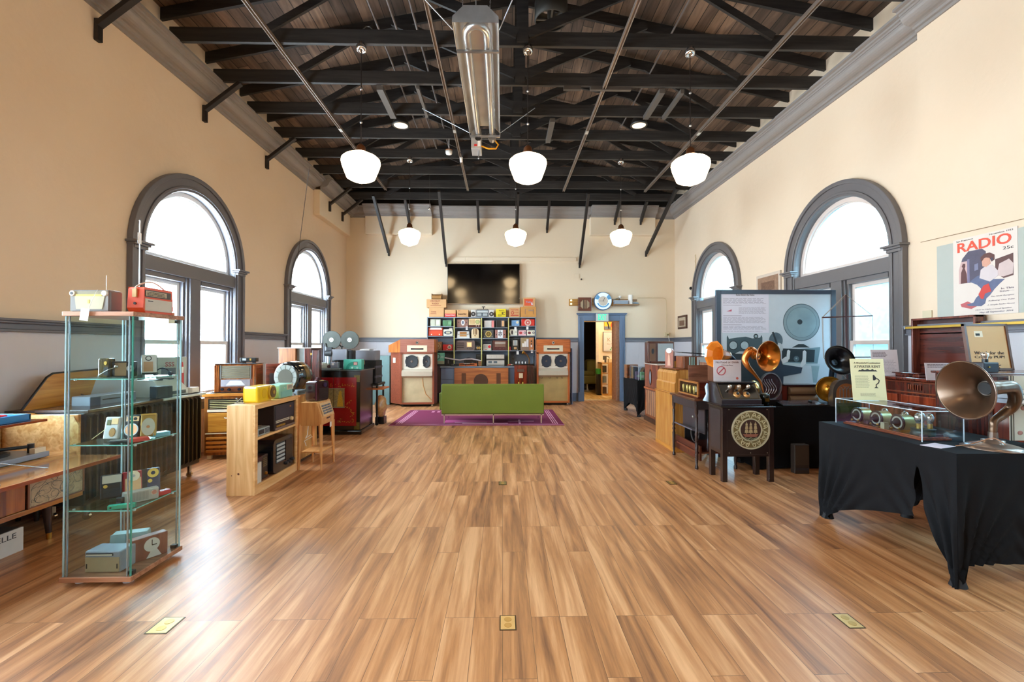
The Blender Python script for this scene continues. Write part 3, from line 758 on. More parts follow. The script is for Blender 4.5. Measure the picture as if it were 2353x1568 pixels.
# radios on its top
t = gadget('table_radio', 'grey radio with cream cloth front and two white dials on top of the glass case', 'radio', .235, .10, .135, P('#6f6866', .4), (
    ('fascia', 'r', (.02, .04, .98, .97), P('#7c7a76', .4), .004), ('grille_cloth', 'p', ((.14, .70), (.90, .70), (.84, .12), (.18, .12)), P('#bdb9a0', .8), .008),
    ('dial_strip', 'r', (.16, .80, .84, .93), P('#8b8468', .4), .007), ('gold_strip', 'r', (.17, .70, .83, .79), P('#d8c064', .35), .009),
    ('knob', 'k', ((.09, .83, .019), (.90, .83, .019)), P('#e9e6da', .3), .014), ('knob_centre', 'c', (.09, .83, .06), DARK, .016), ('badge', 'r', (.48, .38, .53, .54), GOLD, .010)),
    (-2.512, 2.87, ZT), shape='box', bev=.012)
obj('antenna', G().tube([(.03, .03, .13), (.03, .03, .235)], .002), WHITE, t)
obj('tag_string', G().tube([(.05, -.055, .135), (.04, -.075, .08), (.03, -.085, .03), (.012, -.085, -.01)], .0012), WHITE, t)
obj('price_tag', G().box(-.015, .035, -.094, -.0925, -.055, .018).rot('Y', 8), PAPER, t)
t = gadget('portable_radio', 'bright orange portable radio with carrying handle on top of the glass case', 'radio', .26, .10, .165, ORANGE, (
    ('dial_glass', 'r', (.05, .63, .90, .90), P('#3a2f28', .2, 0, .1, .5), .003), ('dial_scale', 'r', (.07, .67, .74, .86), P('#c9b493', .4, 0, .25), .005),
    ('speaker_grille', 'r', (.05, .10, .93, .56), P('#c9c2b4', .5), .005), ('dial_mark', 'l', (.10, .68, .70, .84, 3), INK, .0055), ('badge', 'r', (.13, .46, .28, .49), DARK, .007)),
    (-2.305, 3.03, ZT), 90, 'taper', .012)
obj('handle', G().tube([(-.125, .0, .14)]+[(-.125+.25*i/12, -.0, .165+.045*math.sin(PI*i/12)) for i in range(13)]+[(.125, 0, .14)], .005), P('#d7b9a6', .5), t)
obj('handle_clasp', G().box(-.139, -.128, -.012, .012, .10, .15), P('#d9b77c', .4), t)
obj('antenna', G().tube([(-.06, .03, .16), (-.06, .03, .60)], .0032).ball((-.06, .03, .60), .005), P('#dfe3ea', .25, .7), t)
obj('side_socket', G().cyl((-.128, 0, .06), (-.135, 0, .06), .008), DARK, t)
obj('price_tag', G().box(.13, .132, -.06, -.02, -.055, .02), P('#e3c39c', .6), t)
obj('hang_tag', G().box(-.077, -.047, .028, .0295, .45, .52), PAPER, t)
# shelf items: (shelf z index)
def inside(px, py, z, dy=0): 
    p = onz(px, py, z); return (p.x, p.y, z)
z = SZ[2]+.001
p = inside(259, 866, z)
gadget('bakelite_receiver', 'upright black and gold bakelite receiver on the top glass shelf', 'receiver', .07, .05, .12, W('#1a120a', '#6b5524', 'z', .2, 7, .6), (('speaker_ring', 'o', (.72, .75, .10, .8), BRASS, .004), ('front_plate', 'r', (.55, .1, .95, .55), BLACK, .003)), (p[0], 2.95, z))
t = gadget('pocket_radio', 'dark square pocket radio with silver round dial on the top glass shelf', 'radio', .125, .05, .10, BLACK, (('side_plate', 'r', (.18, .08, .68, .92), P('#7a5a38', .3, .5), .003), ('dial', 'ring', (.86, .55, .06, .2), CHROME, .006), ('dial_centre', 'c', (.86, .55, .14), DARK, .004)), (-2.43, 2.98, z), 12)
obj('earphone', G().tube([(-.12, -.04, .015), (-.06, -.05, .05), (-.03, -.03, .065)], .0025).ball((-.03, -.03, .068), .012), CHROME, t)
t = gadget('tilted_radio', 'black and tan radio leaning back on the top glass shelf', 'radio', .085, .045, .13, P('#24302f', .4), (('white_front', 'r', (.05, .04, .95, .96), P('#e7e3df', .4), .003), ('tan_panel', 'r', (.14, .08, .72, .60), P('#c79a74', .4), .006), ('meter', 'c', (.45, .78, .13), DARK, .006), ('meter_face', 'c', (.45, .78, .09), WHITE, .007)), (-2.335, 3.06, z+.012), 40, tilt=-18)
t = thing('headphones', 'small dark headphones lying on the top glass shelf', 'headphones', (-2.285, 3.11, z+.0)); obj('headband', G().tube([(.05*math.cos(PI*i/12), 0, .05*math.sin(PI*i/12)) for i in range(13)], .004), P('#1f2c3c', .5), t)
for s in (-1, 1): obj('ear_cup', G().cyl((s*.05, -.006, .013), (s*.05, .012, .013), .013), P('#1f2c3c', .5), t)
z = SZ[1]+.001
t = gadget('paper_radio', 'white upright novelty radio with tan oval on the middle glass shelf', 'radio', .085, .03, .14, P('#dfdfe2', .4), (('olive_window', 'r', (.18, .62, .42, .86), P('#7a7a50', .4), .003), ('gold_dial', 'r', (.48, .66, .92, .92), P('#d0a878', .3, .4), .003), ('oval_grille', 'o', (.62, .30, .20, .62), P('#b07a30', .4), .004)), (-2.485, 2.95, z+.008), 6, tilt=-12)
obj('support_wire', G().tube([(-.03, -.02, .06), (-.07, -.06, .0)], .002), P('#d9d09a', .4), t)
gadget('speaker_radio', 'black upright pocket radio with copper round speaker on the middle glass shelf', 'radio', .085, .035, .145, P('#18181c', .35), (('gold_band', 'r', (.10, .72, .92, .92), P('#d8a878', .3, .5), .004), ('round_window', 'c', (.34, .82, .07), DARK, .006), ('round_window', 'c', (.70, .82, .07), DARK, .006), ('speaker', 'c', (.52, .34, .25), P('#e0a078', .3, .6), .005), ('speaker_rim', 'ring', (.52, .34, .24, .28), STEEL, .007)), (-2.395, 3.00, z+.008), 10, tilt=-12)
gadget('oval_radio', 'gold radio with large silver oval grille on the middle glass shelf', 'radio', .085, .03, .15, P('#b08a4c', .3, .5), (('oval_grille', 'o', (.5, .42, .38, .62), P('#c9c4ba', .3, .6), .004), ('centre_cap', 'c', (.5, .42, .06), P('#b9805c', .3, .6), .008), ('top_bar', 'r', (.05, .92, .95, .99), P('#c79a50', .3, .6), .008)), (-2.315, 3.03, z+.008), 30, tilt=-12)
gadget('radio_box', 'flat red box at the front corner of the middle glass shelf', 'box', .10, .07, .022, P('#e0453c', .35, 0, .06, .3), (), (-2.30, 2.93, z), 50, bev=.004, body='box')
gadget('radio_box', 'flat sky blue box on the middle glass shelf', 'box', .10, .06, .028, P('#7cc4da', .35), (), (-2.285, 3.09, z), 60, bev=.003, body='box')
gadget('dark_case', 'low black case lying on the middle glass shelf', 'case', .11, .04, .02, P('#1d2226', .4), (('white_sheet', 'r', (.1, 1.0, .9, 1.1), PAPER, .0),), (-2.37, 2.88, z), 10)
z = SZ[0]+.001
gadget('long_radio', 'black pocket radio with silver upper panel lying tilted on the lowest glass shelf', 'radio', .105, .035, .15, P('#0d1018', .3, 0, .1, .5), (('silver_panel', 'r', (.10, .64, .98, .96), P('#c9c6c0', .35, .5), .003), ('gold_button', 'c', (.25, .52, .07), GOLD, .004), ('grille', 'h', (.15, .08, .9, .42, 9), P('#1d2a3a', .4), .002)), (-2.475, 2.94, z+.03), 38, tilt=-15)
gadget('dial_radio', 'red and gold pocket radio with large chrome dial on the lowest glass shelf', 'radio', .10, .035, .15, P('#b22a30', .35), (('gold_face', 'r', (.14, .06, .94, .70), P('#d9b08a', .3, .6), .003), ('dial', 'c', (.55, .78, .22), CHROME, .008), ('dial_hub', 'c', (.55, .78, .06), STEEL, .012)), (-2.405, 3.02, z+.03), 42, tilt=-15)
gadget('navy_radio', 'navy blue pocket radio with gold dial on the lowest glass shelf', 'radio', .10, .035, .15, P('#2a3458', .3), (('dark_side', 'r', (.0, .0, .30, 1), BLACK, .002), ('gold_dial', 'ring', (.62, .78, .08, .2), GOLD, .006), ('gold_button', 'c', (.45, .45, .08), GOLD, .005)), (-2.34, 3.09, z+.03), 42, tilt=-15)
gadget('silver_radio', 'silver oblong radio with copper speaker dot on the lowest glass shelf', 'radio', .18, .045, .075, P('#c4c1bd', .3, .4), (('grille', 'v', (.16, .15, .70, .85, 16), P('#a6a39e', .4, .4), .002), ('speaker_dot', 'c', (.86, .62, .19), P('#d08a7c', .35), .003), ('speaker_rim', 'ring', (.86, .62, .18, .24), CHROME, .004)), (-2.325, 2.985, z), 52, bev=.005)
gadget('dark_cube_radio', 'little black radio cube at the front of the lowest glass shelf', 'radio', .045, .02, .06, P('#15161a', .4), (('print', 'l', (.15, .2, .85, .5, 3), STEEL, .002),), (-2.37, 2.885, z))
gadget('green_box', 'teal green flat box at the front of the lowest glass shelf', 'box', .135, .03, .026, P('#1fa589', .35, 0, .05, .3), (('clasp', 'c', (.12, .5, .2), DARK, .002),), (-2.335, 2.855, z), 22, bev=.003, body='box')
gadget('red_box', 'small bright red flat box at the back of the lowest glass shelf', 'box', .09, .05, .028, P('#d2262e', .3, 0, .06, .4), (), (-2.285, 3.115, z), 62, bev=.005, body='box')
gadget('grey_green_box', 'small grey green box lying behind the lowest shelf radios', 'box', .10, .04, .03, P('#6f9a98', .4), (), (-2.55, 3.10, z), 30, bev=.003, body='box')
z = .059
gadget('portable_recorder', 'silver and gold fronted portable radio standing on the case base', 'radio', .215, .12, .13, P('#9aa4b2', .35, .3), (('gold_front', 'r', (.03, .04, .97, .72), P('#b3a283', .35, .4), .004), ('dial_slot', 'r', (.05, .78, .80, .90), DARK, .004), ('dial_needle', 'r', (.06, .80, .78, .86), P('#d9d2c4', .4), .006), ('side_slot', 'r', (.06, .2, .09, .42), INK, .006), ('side_slot', 'r', (.91, .2, .94, .42), INK, .006)), (-2.445, 2.91, z), bev=.008)
t = gadget('tape_radio', 'pale blue angled plastic radio at the back of the case base', 'radio', .22, .07, .15, P('#a9c6cc', .4), (('lower_fascia', 'r', (.1, .05, .9, .5), P('#8fb2ba', .4), .02), ('cream_label', 'p', ((.40, .12), (.92, .30), (.92, .52), (.40, .34)), P('#dccbb0', .5), .024), ('notch', 'r', (.42, .62, .58, .98), P('#7e9ea4', .4), .004)), (-2.475, 3.10, z), 20, 'trap', .01)
t = gadget('clock_radio', 'reddish brown wooden clock radio with round white dial on the case base', 'radio', .20, .06, .145, W('#7a3a28', '#96503c', 'z', .35, 6, .2), (('clock_face', 'c', (.55, .60, .30), P('#e2dcd6', .4), .004), ('white_foot', 'p', ((.40, .03), (.82, .03), (.62, .55)), P('#dcd6d2', .4), .003), ('hand', 'r', (.54, .58, .56, .82), INK, .006), ('hand', 'r', (.55, .56, .68, .60), INK, .006)), (-2.325, 3.05, z), 58, bev=.004)

# ------------------------------------------------------------------ stereo console by the near wall
def ax(name, label, cat, x0, x1, y0, y1, z0, group=None):
    """thing whose parts are laid out in room axes, origin at its base centre"""
    return thing(name, label, cat, ((x0+x1)/2, (y0+y1)/2, z0), 0, group)
def L(t, g): return g.mv(-t.location.x, -t.location.y, -t.location.z)
HON = W('#a4602a', '#d3924e', 'y', .25, 5, .5); HONL = W('#c58c4c', '#e8bd84', 'y', .35, 5, .3); RED = W('#6e260e', '#a8501e', 'y', .2, 5, .6)
t = ax('stereo_console', 'long honey wood stereo console with open record player and drop flap', 'console', -4.0, -3.35, 2.0, 3.72, 0)
x0, x1, y0, y1 = -4.0, -3.35, 2.0, 3.72
obj('body', L(t, G().box(x0, x1, y0, y1, .255, .29).box(x0, x0+.02, y0, y1, .29, .90).box(x0, x1-.02, y1-.025, y1, .29, .90).box(x0, x1, y0, y0+.02, .29, .9).box(x0, x1-.03, y0, y1, .52, .56).box(x0, x1, 2.98, 3.0, .29, .56)), HON, t, .004)
obj('lower_door', L(t, G().box(x1-.018, x1, y0, 3.28, .295, .52)), W('#7a3410', '#c06a24', 'z', .2, 4, .7), t, .003)
sp = obj('speaker_cloth', L(t, G().box(x1-.012, x1+.006, 3.30, y1-.01, .30, .52)), P('#c9b190', .8, 0, .3, 0, 40), t)
q = G()
for i in range(34):
    y, z = random.uniform(3.32, 3.68), random.uniform(.315, .50); a = random.uniform(0, 6.28); rr = random.uniform(.03, .09)
    pts = [(x1+.008, min(3.70, max(3.31, y+rr*math.cos(a+k*.5))), min(.515, max(.305, z+.7*rr*math.sin(a+k*.5)))) for k in range(7)]
    q.tube(pts, .0009, 4)
obj('thread_pattern', L(t, q), P('#5f6a6c', .6), sp)
obj('trim_frame', L(t, G().box(x1, x1+.01, 3.288, 3.30, .295, .525).box(x1, x1+.01, y1-.012, y1, .295, .525).box(x1, x1+.01, 3.29, y1, .29, .30)), P('#8a5a44', .3, .3), t)
obj('drop_flap', L(t, G().box(x1-.02, -3.0, y0, 3.66, .572, .59)), W('#b0703c', '#dba06c', 'y', .12, 5, .9), t, .004)
obj('flap_edge', L(t, G().box(-3.004, -2.995, y0, 3.66, .568, .592)), W('#8a3a1c', '#a85028', 'y', .3, 5, .3), t)
obj('flap_stay', L(t, G().tube([(-3.33, 3.0, .70), (-3.14, 3.22, .60)], .004)), CHROME, t)
obj('flap_ring', L(t, G().lathe([(.03, 0), (.036, .002), (.03, .003)], (-3.1, 2.84, .5905), n=20)), CHROME, t)
obj('top_edge', L(t, G().box(x0, x1-.02, y0, 3.45, .888, .905)), RED, t, .004)
obj('inner_well', L(t, G().box(x0+.02, x1-.03, 3.05, y1-.03, .56, .61).box(x0+.02, x0+.04, 3.05, y1-.03, .61, .86)), HONL, t)
obj('curved_partition', L(t, G().prism([(-3.36, .575), (-3.36, .80), (-3.40, .865), (-3.55, .875), (-3.95, .875), (-3.95, .575)], 'xz', 3.07, 3.09)), HONL, t, .004)
obj('end_partition', L(t, G().prism([(-3.36, .575), (-3.36, .82), (-3.40, .885), (-3.55, .895), (-3.95, .895), (-3.95, .575)], 'xz', 3.685, 3.70)), HONL, t, .004)
obj('tuner_housing', L(t, G().prism([(-3.37, .575), (-3.45, .86), (-3.95, .875), (-3.95, .575)], 'xz', y0+.05, 3.06)), HONL, t, .006)
tp = obj('tuner_plate', L(t, G()._a([(-3.372, 2.45, .60), (-3.372, 3.03, .60), (-3.43, 2.97, .82), (-3.43, 2.45, .82)], [(0, 1, 2, 3)])), P('#0a0a12', .15, 0, .1, .8), t); so = tp.modifiers.new('plate', 'SOLIDIFY'); so.thickness = .008; so.offset = 1
obj('tuning_knob', L(t, G().cyl((-3.37, 2.90, .665), (-3.345, 2.90, .672), .034, .03, 20).cyl((-3.345, 2.90, .672), (-3.33, 2.90, .676), .019, .017, 16)), P('#b9a7a0', .25, .7), tp)
obj('dial_lines', L(t, G().box(-3.402, -3.395, 2.5, 2.96, .725, .729).box(-3.396, -3.389, 2.5, 2.98, .705, .708)), P('#d9d9e2', .4), tp)
obj('maker_shield', L(t, G().box(-3.415, -3.408, 2.88, 2.92, .775, .800)), P('#b9bcc6', .3, .5), tp)
tt = obj('turntable', L(t, G().box(-3.90, -3.42, 3.12, 3.52, .615, .655)), P('#8f9bb0', .35, .2), t, .006)
obj('platter', L(t, G().cyl((-3.66, 3.28, .655), (-3.66, 3.28, .672), .14, None, 32)), P('#3b3a3e', .5), tt)
obj('rubber_mat', L(t, G().cyl((-3.66, 3.28, .672), (-3.66, 3.28, .676), .125, None, 32)), P('#2a2a2d', .7), tt)
obj('tonearm', L(t, G().tube([(-3.50, 3.46, .70), (-3.60, 3.34, .70), (-3.66, 3.22, .69)], .012, 6).cyl((-3.5, 3.46, .655), (-3.5, 3.46, .72), .02)), P('#23242a', .35), tt)
obj('arm_rest', L(t, G().box(-3.47, -3.43, 3.42, 3.50, .655, .69)), P('#e8dcc6', .5), tt)
for y in (3.50, 2.3):
    obj('leg', L(t, G().cyl((-3.42, y, .255), (-3.40, y, .045), .030, .018, 14)), P('#2c1712', .3), t)
    obj('leg_cap', L(t, G().cyl((-3.40, y, .045), (-3.397, y, 0), .0185, .015, 14)), BRASS, t)
    obj('leg', L(t, G().cyl((-3.90, y, .255), (-3.92, y, .0), .030, .016, 14)), P('#2c1712', .3), t)
# things on the console
def boxthing(name, label, x0, x1, y0, y1, z0, z1, m, cat='box', bev=.003, group=None):
    t = ax(name, label, cat, x0, x1, y0, y1, z0, group); obj('body', L(t, G().box(x0, x1, y0, y1, z0, z1)), m, t, bev); return t
SKY = P('#2f86c8', .35, 0, .05, .2)
t = ax('toy_tray', 'bright blue open tray holding red pieces on the stereo console', 'tray', -3.72, -3.42, 3.02, 3.38, .906)
obj('tray', L(t, G().box(-3.72, -3.42, 3.02, 3.38, .906, .912).box(-3.44, -3.42, 3.02, 3.38, .912, .955).box(-3.72, -3.70, 3.02, 3.38, .912, .955).box(-3.72, -3.42, 3.02, 3.035, .912, .955).box(-3.72, -3.42, 3.365, 3.38, .912, .955)), SKY, t, .003)
obj('lid_strip', L(t, G().box(-3.74, -3.72, 3.0, 3.35, .93, .975)), P('#e8c62a', .35), t)
for y in (3.10, 3.26):
    r = thing('toy_piece', 'red plastic piece in the blue tray, '+('beside the blue box' if y < 3.2 else 'at the tray end by the raised lid'), 'toy', (-3.57, y, .9125)); obj('piece', G().cb(0, 0, 0, .14, .09, .045), P('#c8202c', .35), r, .01)
boxthing('blue_box', 'flat blue box in front of the blue tray', -3.47, -3.39, 2.93, 3.015, .906, .94, SKY)
boxthing('cream_box', 'small cream box at the edge of the stereo console', -3.46, -3.38, 2.84, 2.92, .906, .937, P('#e8dcae', .5))
t = ax('carton', 'white printed carton on the floor beneath the stereo console', 'box', -3.7, -3.36, 2.55, 3.14, 0)
t.location = (-3.565, 2.985, 0)
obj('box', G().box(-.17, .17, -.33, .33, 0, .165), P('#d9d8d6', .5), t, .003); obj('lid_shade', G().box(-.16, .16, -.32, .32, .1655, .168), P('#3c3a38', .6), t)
l = obj('lettering', text_mesh('RAVELLE', .25, .036), P('#4a4a50', .6), t); l.location = (.171, .155, .125); l.rotation_euler = (0, 0, R(90))
obj('gold_swirl', G().tube([(.173, .14+.03*math.cos(a), .155+.006*math.sin(a)) for a in [i*.5 for i in range(10)]], .002, 5), P('#d9b25a', .4), t)

# second console with raised lid
VEN = W('#a8681e', '#cf9440', 'y', .3, 4, .4)
t = ax('gramophone_cabinet', 'orange veneer record cabinet with raised angled lid behind the glass case', 'record cabinet', -4.04, -3.81, 3.80, 4.55, 0)
obj('body', L(t, G().box(-4.04, -3.81, 3.80, 4.55, .10, .90)), VEN, t, .006); obj('rim', L(t, G().box(-4.05, -3.80, 3.79, 4.56, .90, .915)), DKWOOD, t, .003)
for y in (3.86, 4.49):
    for x in (-4.0, -3.85): obj('leg', L(t, G().cyl((x, y, .10), (x, y, 0), .022, .016, 10)), DKWOOD, t)
ld = obj('lid', L(t, G().prism([(3.80, .915), (4.00, 1.17), (4.05, 1.20), (4.50, 1.215), (4.40, .96), (4.30, .915)], 'yz', -3.93, -3.91)), VEN, t, .004)
obj('lid_edge', L(t, G().tube([(-3.92, 3.80, .92), (-3.92, 4.00, 1.175), (-3.92, 4.05, 1.205), (-3.92, 4.50, 1.22)], .010, 8)), BLACK, ld)
obj('lid_stay', L(t, G().tube([(-3.90, 4.30, 1.0), (-3.85, 4.42, .92)], .006)), P('#6a4430', .4), ld)

# black ribbed cabinet on wheels by the window
t = ax('ribbed_cabinet', 'black ribbed record cabinet with pale top and casters under the big window', 'cabinet', -3.79, -3.38, 3.78, 5.20, 0)
obj('body', L(t, G().box(-3.79, -3.40, 3.78, 5.20, .14, .90)), P('#101018', .3), t, .01)
q = G()
for i in range(22):
    y = 3.80+.065*i; q.prism([(-3.40, .18), (-3.372, .20), (-3.372, .86), (-3.40, .88)], 'xz', y, y+.012)
obj('front_ribs', L(t, q), P('#3e3424', .4, .3), t)
obj('rim_board', L(t, G().box(-3.79, -3.36, 3.77, 4.585, .90, .925)), P('#3a2418', .25, 0, .2, .4), t, .004)
obj('top', L(t, G().box(-3.79, -3.35, 4.586, 5.23, .90, .925)), P('#b9c8cc', .2, 0, .05, .5), t, .006)
for y in (3.88, 5.12):
    for x in (-3.74, -3.46):
        c = obj('caster', L(t, G().cyl((x, y-.012, .03), (x, y+.012, .03), .03, None, 14)), CHROME, t); obj('caster_fork', L(t, G().box(x-.012, x+.012, y-.016, y+.016, .04, .14)), STEEL, c)
# grey tape machine and show card on the cabinet top
t = gadget('tape_recorder', 'pale grey wedge tape recorder on the ribbed cabinet by the window', 'tape recorder', .36, .34, .17, P('#c9cfcb', .45), (('slot', 'r', (.06, .1, .9, .3), P('#4a565c', .4), .004),), (-3.60, 4.86, .926), 90, 'wedge', .012)
for s in (-1, 1): obj('reel', G().cyl((s*.08, -.02, .165), (s*.08, -.02, .178), .06, None, 20).rot('X', 0), P('#2c3a46', .4), t)
t = gadget('show_card', 'grey printed show card standing in the window above the ribbed cabinet', 'card', .30, .02, .40, P('#aab2ae', .6), (('dark_band', 'r', (.15, .50, .62, .70), P('#5f6a78', .5), .002), ('title', 't', ('SSS', .42, .80, .30), P('#9a4a4e', .5), .002), ('print', 'l', (.15, .2, .55, .45, 4), DARK, .002), ('bottle_shape', 'p', ((.74, .20), (.90, .20), (.90, .60), (.86, .85), (.78, .85), (.74, .60)), P('#b2383c', .5), .002), ('bottle_label', 'r', (.76, .55, .88, .72), WHITE, .003)), (-3.65, 5.10, .926), 62)
t = gadget('small_speaker', 'small dark speaker box on the ribbed cabinet, seen behind the top shelf', 'speaker', .16, .10, .12, P('#22303a', .5), (('grille', 'h', (.08, .1, .92, .9, 8), DARK, .002),), (-3.42, 4.64, .926), 70)
boxthing('red_white_radio', 'small white radio with red top on the ribbed cabinet corner', -3.50, -3.40, 5.06, 5.18, .926, .99, P('#e3ddd6', .4), 'radio')
t = ax('power_lead', 'black lead lying on the cabinet top by the window', 'cable', -3.45, -3.37, 5.0, 5.2, .926); obj('cord', G().tube([(0, -.2, .006), (.03, -.1, .006), (.02, 0, .006), (.05, .06, .006)], .005), BLACK, t)
t = gadget('long_player', 'low grey blue player with round knob standing on the record cabinet', 'record player', .50, .16, .09, P('#8f95a4', .4), (('slot', 'r', (.25, .5, .62, .62), BLACK, .003), ('knob', 'k', ((.80, .5, .026),), P('#22303a', .3), .012), ('end_cap', 'r', (.0, .1, .20, .9), P('#3a4660', .4), .004)), (-3.66, 4.28, .916), 90)

# wooden table radio on top of an orange cabinet
t = thing('radio_cabinet', 'orange wood radiogram with dial, drawer and louvred base between window and pine shelf', 'radiogram', (-3.52, 6.14, 0), 10)
OW = W('#9c5a22', '#d09040', 'x', .28, 5, .5)
obj('body', G().box(-.32, .32, -.2, .2, .05, .84), W('#70401a', '#a5662c', 'z', .3, 5, .4), t, .008)
obj('top_panel', G().box(-.34, .34, -.22, .21, .80, .84), OW, t, .006)
obj('dial_glass', G().box(-.27, .27, -.212, -.2, .64, .77), P('#2c2a22', .15, 0, .3, .8), t)
q = G()
for i in range(5): q.box(-.25, .25, -.216, -.212, .655+.022*i, .661+.022*i)
obj('dial_scale', q, P('#c9bc8c', .4), t)
obj('cream_strip', G().box(-.28, .28, -.215, -.2, .605, .635), CREAMP, t)
dr = obj('drawer', G().box(-.27, .27, -.215, -.2, .35, .59), W('#b0782c', '#d9a448', 'x', .3, 5, .4), t, .004); obj('drawer_pull', G().tube([(-.08, -.215, .53), (-.06, -.235, .525), (.06, -.235, .525), (.08, -.215, .53)], .006), CHROME, dr)
obj('strip', G().box(-.3, .3, -.22, -.2, .325, .335), CREAMP, t)
q = G()
for i in range(4): q.box(-.29, .29, -.225, -.2, .09+.055*i, .12+.055*i)
obj('louvre', q, OW, t, .004)
for sx in (-1, 1):
    for sy in (-1, 1): obj('foot', G().cb(sx*.27, sy*.15, 0, .05, .05, .05), P('#e3dcc8', .5), t)
t = gadget('table_radio', 'big glossy walnut table radio with louvred speaker on the orange radiogram', 'radio', .50, .30, .375, W('#5c2a12', '#a85c26', 'z', .12, 4, .9), (
    ('speaker_cloth', 'r', (.20, .50, .86, .93), P('#8f8468', .6), .004), ('speaker_bars', 'h', (.20, .50, .86, .93, 6), P('#5f5a4a', .5), .012), ('speaker_frame', 'r', (.16, .47, .19, .95), P('#6b6a66', .3, .4), .012), ('speaker_frame', 'r', (.87, .47, .90, .95), P('#6b6a66', .3, .4), .012),
    ('dial', 'r', (.18, .22, .87, .46), P('#8d8a92', .2, 0, .4, .7), .010), ('fan_mark', 'p', ((.30, .26), (.76, .26), (.66, .42), (.40, .42)), P('#c9cbd4', .3), .012), ('knob_panel', 'r', (.18, .05, .87, .20), W('#5a2c12', '#7c4420', 'x', .3), .006),
    ('knob', 'k', ((.22, .13, .020), (.38, .12, .020), (.62, .12, .020), (.84, .13, .020)), P('#1b1d26', .25), .03), ('side_pilaster', 'v', (.02, .05, .14, .95, 3), W('#6a3012', '#b06a34', 'z', .15, 5, .8), .014), ('side_pilaster', 'v', (.93, .05, .99, .95, 1), W('#6a3012', '#b06a34', 'z', .15, 5, .8), .014), ('plinth', 'r', (.0, .0, 1, .035), DKWOOD, .02)),
    (-3.50, 6.13, .841), 10, bev=.02)
obj('top_rim', G().box(-.255, .255, -.165, .155, .372, .38), P('#4b5258', .2, 0, .1, .6), t, .003)
t = gadget('small_radio', 'little black and silver radio on top of the walnut table radio', 'radio', .20, .10, .055, BLACK, (('silver_dial', 'r', (.15, .35, .40, .85), CHROME, .004), ('gold_mark', 'r', (.60, .3, .7, .8), BRASS, .003)), (-3.38, 6.15, 1.238), 10)
for s in (-1, 1): obj('foot', G().cb(s*.06, 0, -.017, .03, .05, .017), DARK, t)

# ------------------------------------------------------------------ pine shelf unit
x0, x1, y0, y1, H = -2.66, -2.39, 4.455, 5.38, .873
t = ax('pine_shelf', 'knotty pine shelf unit with two open compartments facing the room', 'shelf unit', x0, x1, y0, y1, 0)
PINEY = W('#d9a366', '#f0c78e', 'y', .42, 4, .1)
obj('side_panel', L(t, G().box(x0, x1-.02, y0, y0+.022, 0, H)), PINE, t, .002); obj('side_panel', L(t, G().box(x0, x1-.02, y1-.022, y1, 0, H)), PINE, t, .002)
obj('top_board', L(t, G().box(x0, x1-.02, y0+.022, y1-.022, H-.02, H)), PINEY, t, .002)
obj('face_frame', L(t, G().box(x1-.02, x1+.001, y0, y0+.05, 0, H).box(x1-.02, x1+.001, y1-.05, y1, 0, H).box(x1-.02, x1+.001, y0+.05, y1-.05, H-.045, H).box(x1-.02, x1+.001, y0+.05, y1-.05, 0, .09)), PINEY, t, .002)
obj('back_panel', L(t, G().box(x0, x0+.012, y0+.022, y1-.022, 0, H-.02)), PINE, t)
obj('shelf', L(t, G().box(x0+.012, x1-.02, y0+.022, y1-.022, .525, .548).box(x1-.02, x1-.004, y0+.05, y1-.05, .525, .548)), PINEY, t, .002); obj('shelf', L(t, G().box(x0+.012, x1-.02, y0+.022, y1-.022, .07, .09)), W('#8f5a3a', '#b5805a', 'y', .4), t)
obj('knot', L(t, G().cyl((-2.545, y0-.0005, .21), (-2.545, y0+.002, .21), .010, None, 14)), P('#5a2c14', .5), t)
obj('knot', L(t, G().cyl((-2.61, y0-.0005, .195), (-2.61, y0+.002, .195), .005, None, 10)), P('#5a2c14', .5), t)
t = gadget('valve_radio', 'large dark table radio with gold knobs in the upper pine compartment', 'radio', .46, .20, .265, P('#2a2226', .4), (('speaker_cloth', 'r', (.04, .42, .96, .95), P('#3a3138', .8), .003), ('badge', 'r', (.72, .80, .80, .87), CHROME, .005), ('dial_lines', 'h', (.06, .28, .72, .40, 2), P('#c9c2b2', .4), .004), ('trim', 'r', (.02, .02, .98, .10), P('#7a6a66', .35), .008), ('keys', 'v', (.08, .13, .48, .20, 6), GOLD, .012), ('knob', 'k', ((.82, .30, .024),), P('#e0c79a', .3), .02)), (-2.50, 5.08, .549), 90, bev=.008)
t = gadget('alarm_clock_radio', 'small silver clock radio beside the large dark radio in the pine shelf', 'radio', .24, .12, .075, P('#9aa6a8', .35, .2), (('display', 'r', (.1, .25, .5, .8), P('#1a2a34', .2), .004), ('grille', 'h', (.58, .2, .95, .85, 4), DARK, .003)), (-2.47, 4.66, .549), 90)
obj('buttons', G().cb(-.05, 0, .075, .03, .03, .012).cb(.03, 0, .075, .02, .03, .02), CHROME, t)
t = gadget('bakelite_radio', 'big black bakelite radio with slatted pale grille in the lower pine compartment', 'radio', .46, .21, .36, P('#14171f', .22, 0, .15, .6), (('pale_slats', 'h', (.14, .30, .52, .86, 5), P('#a9b4b6', .4), .008), ('grille_back', 'r', (.14, .28, .52, .88), P('#2a333c', .5), .003), ('dial_panel', 'r', (.58, .25, .90, .88), P('#1a1c24', .3), .006), ('knob', 'k', ((.62, .16, .02), (.78, .16, .02), (.92, .20, .02)), P('#262a34', .3), .022)), (-2.51, 5.07, .091), 90, 'soft', .012)
g0 = 'thin white albums in the lower pine compartment'
proto = None
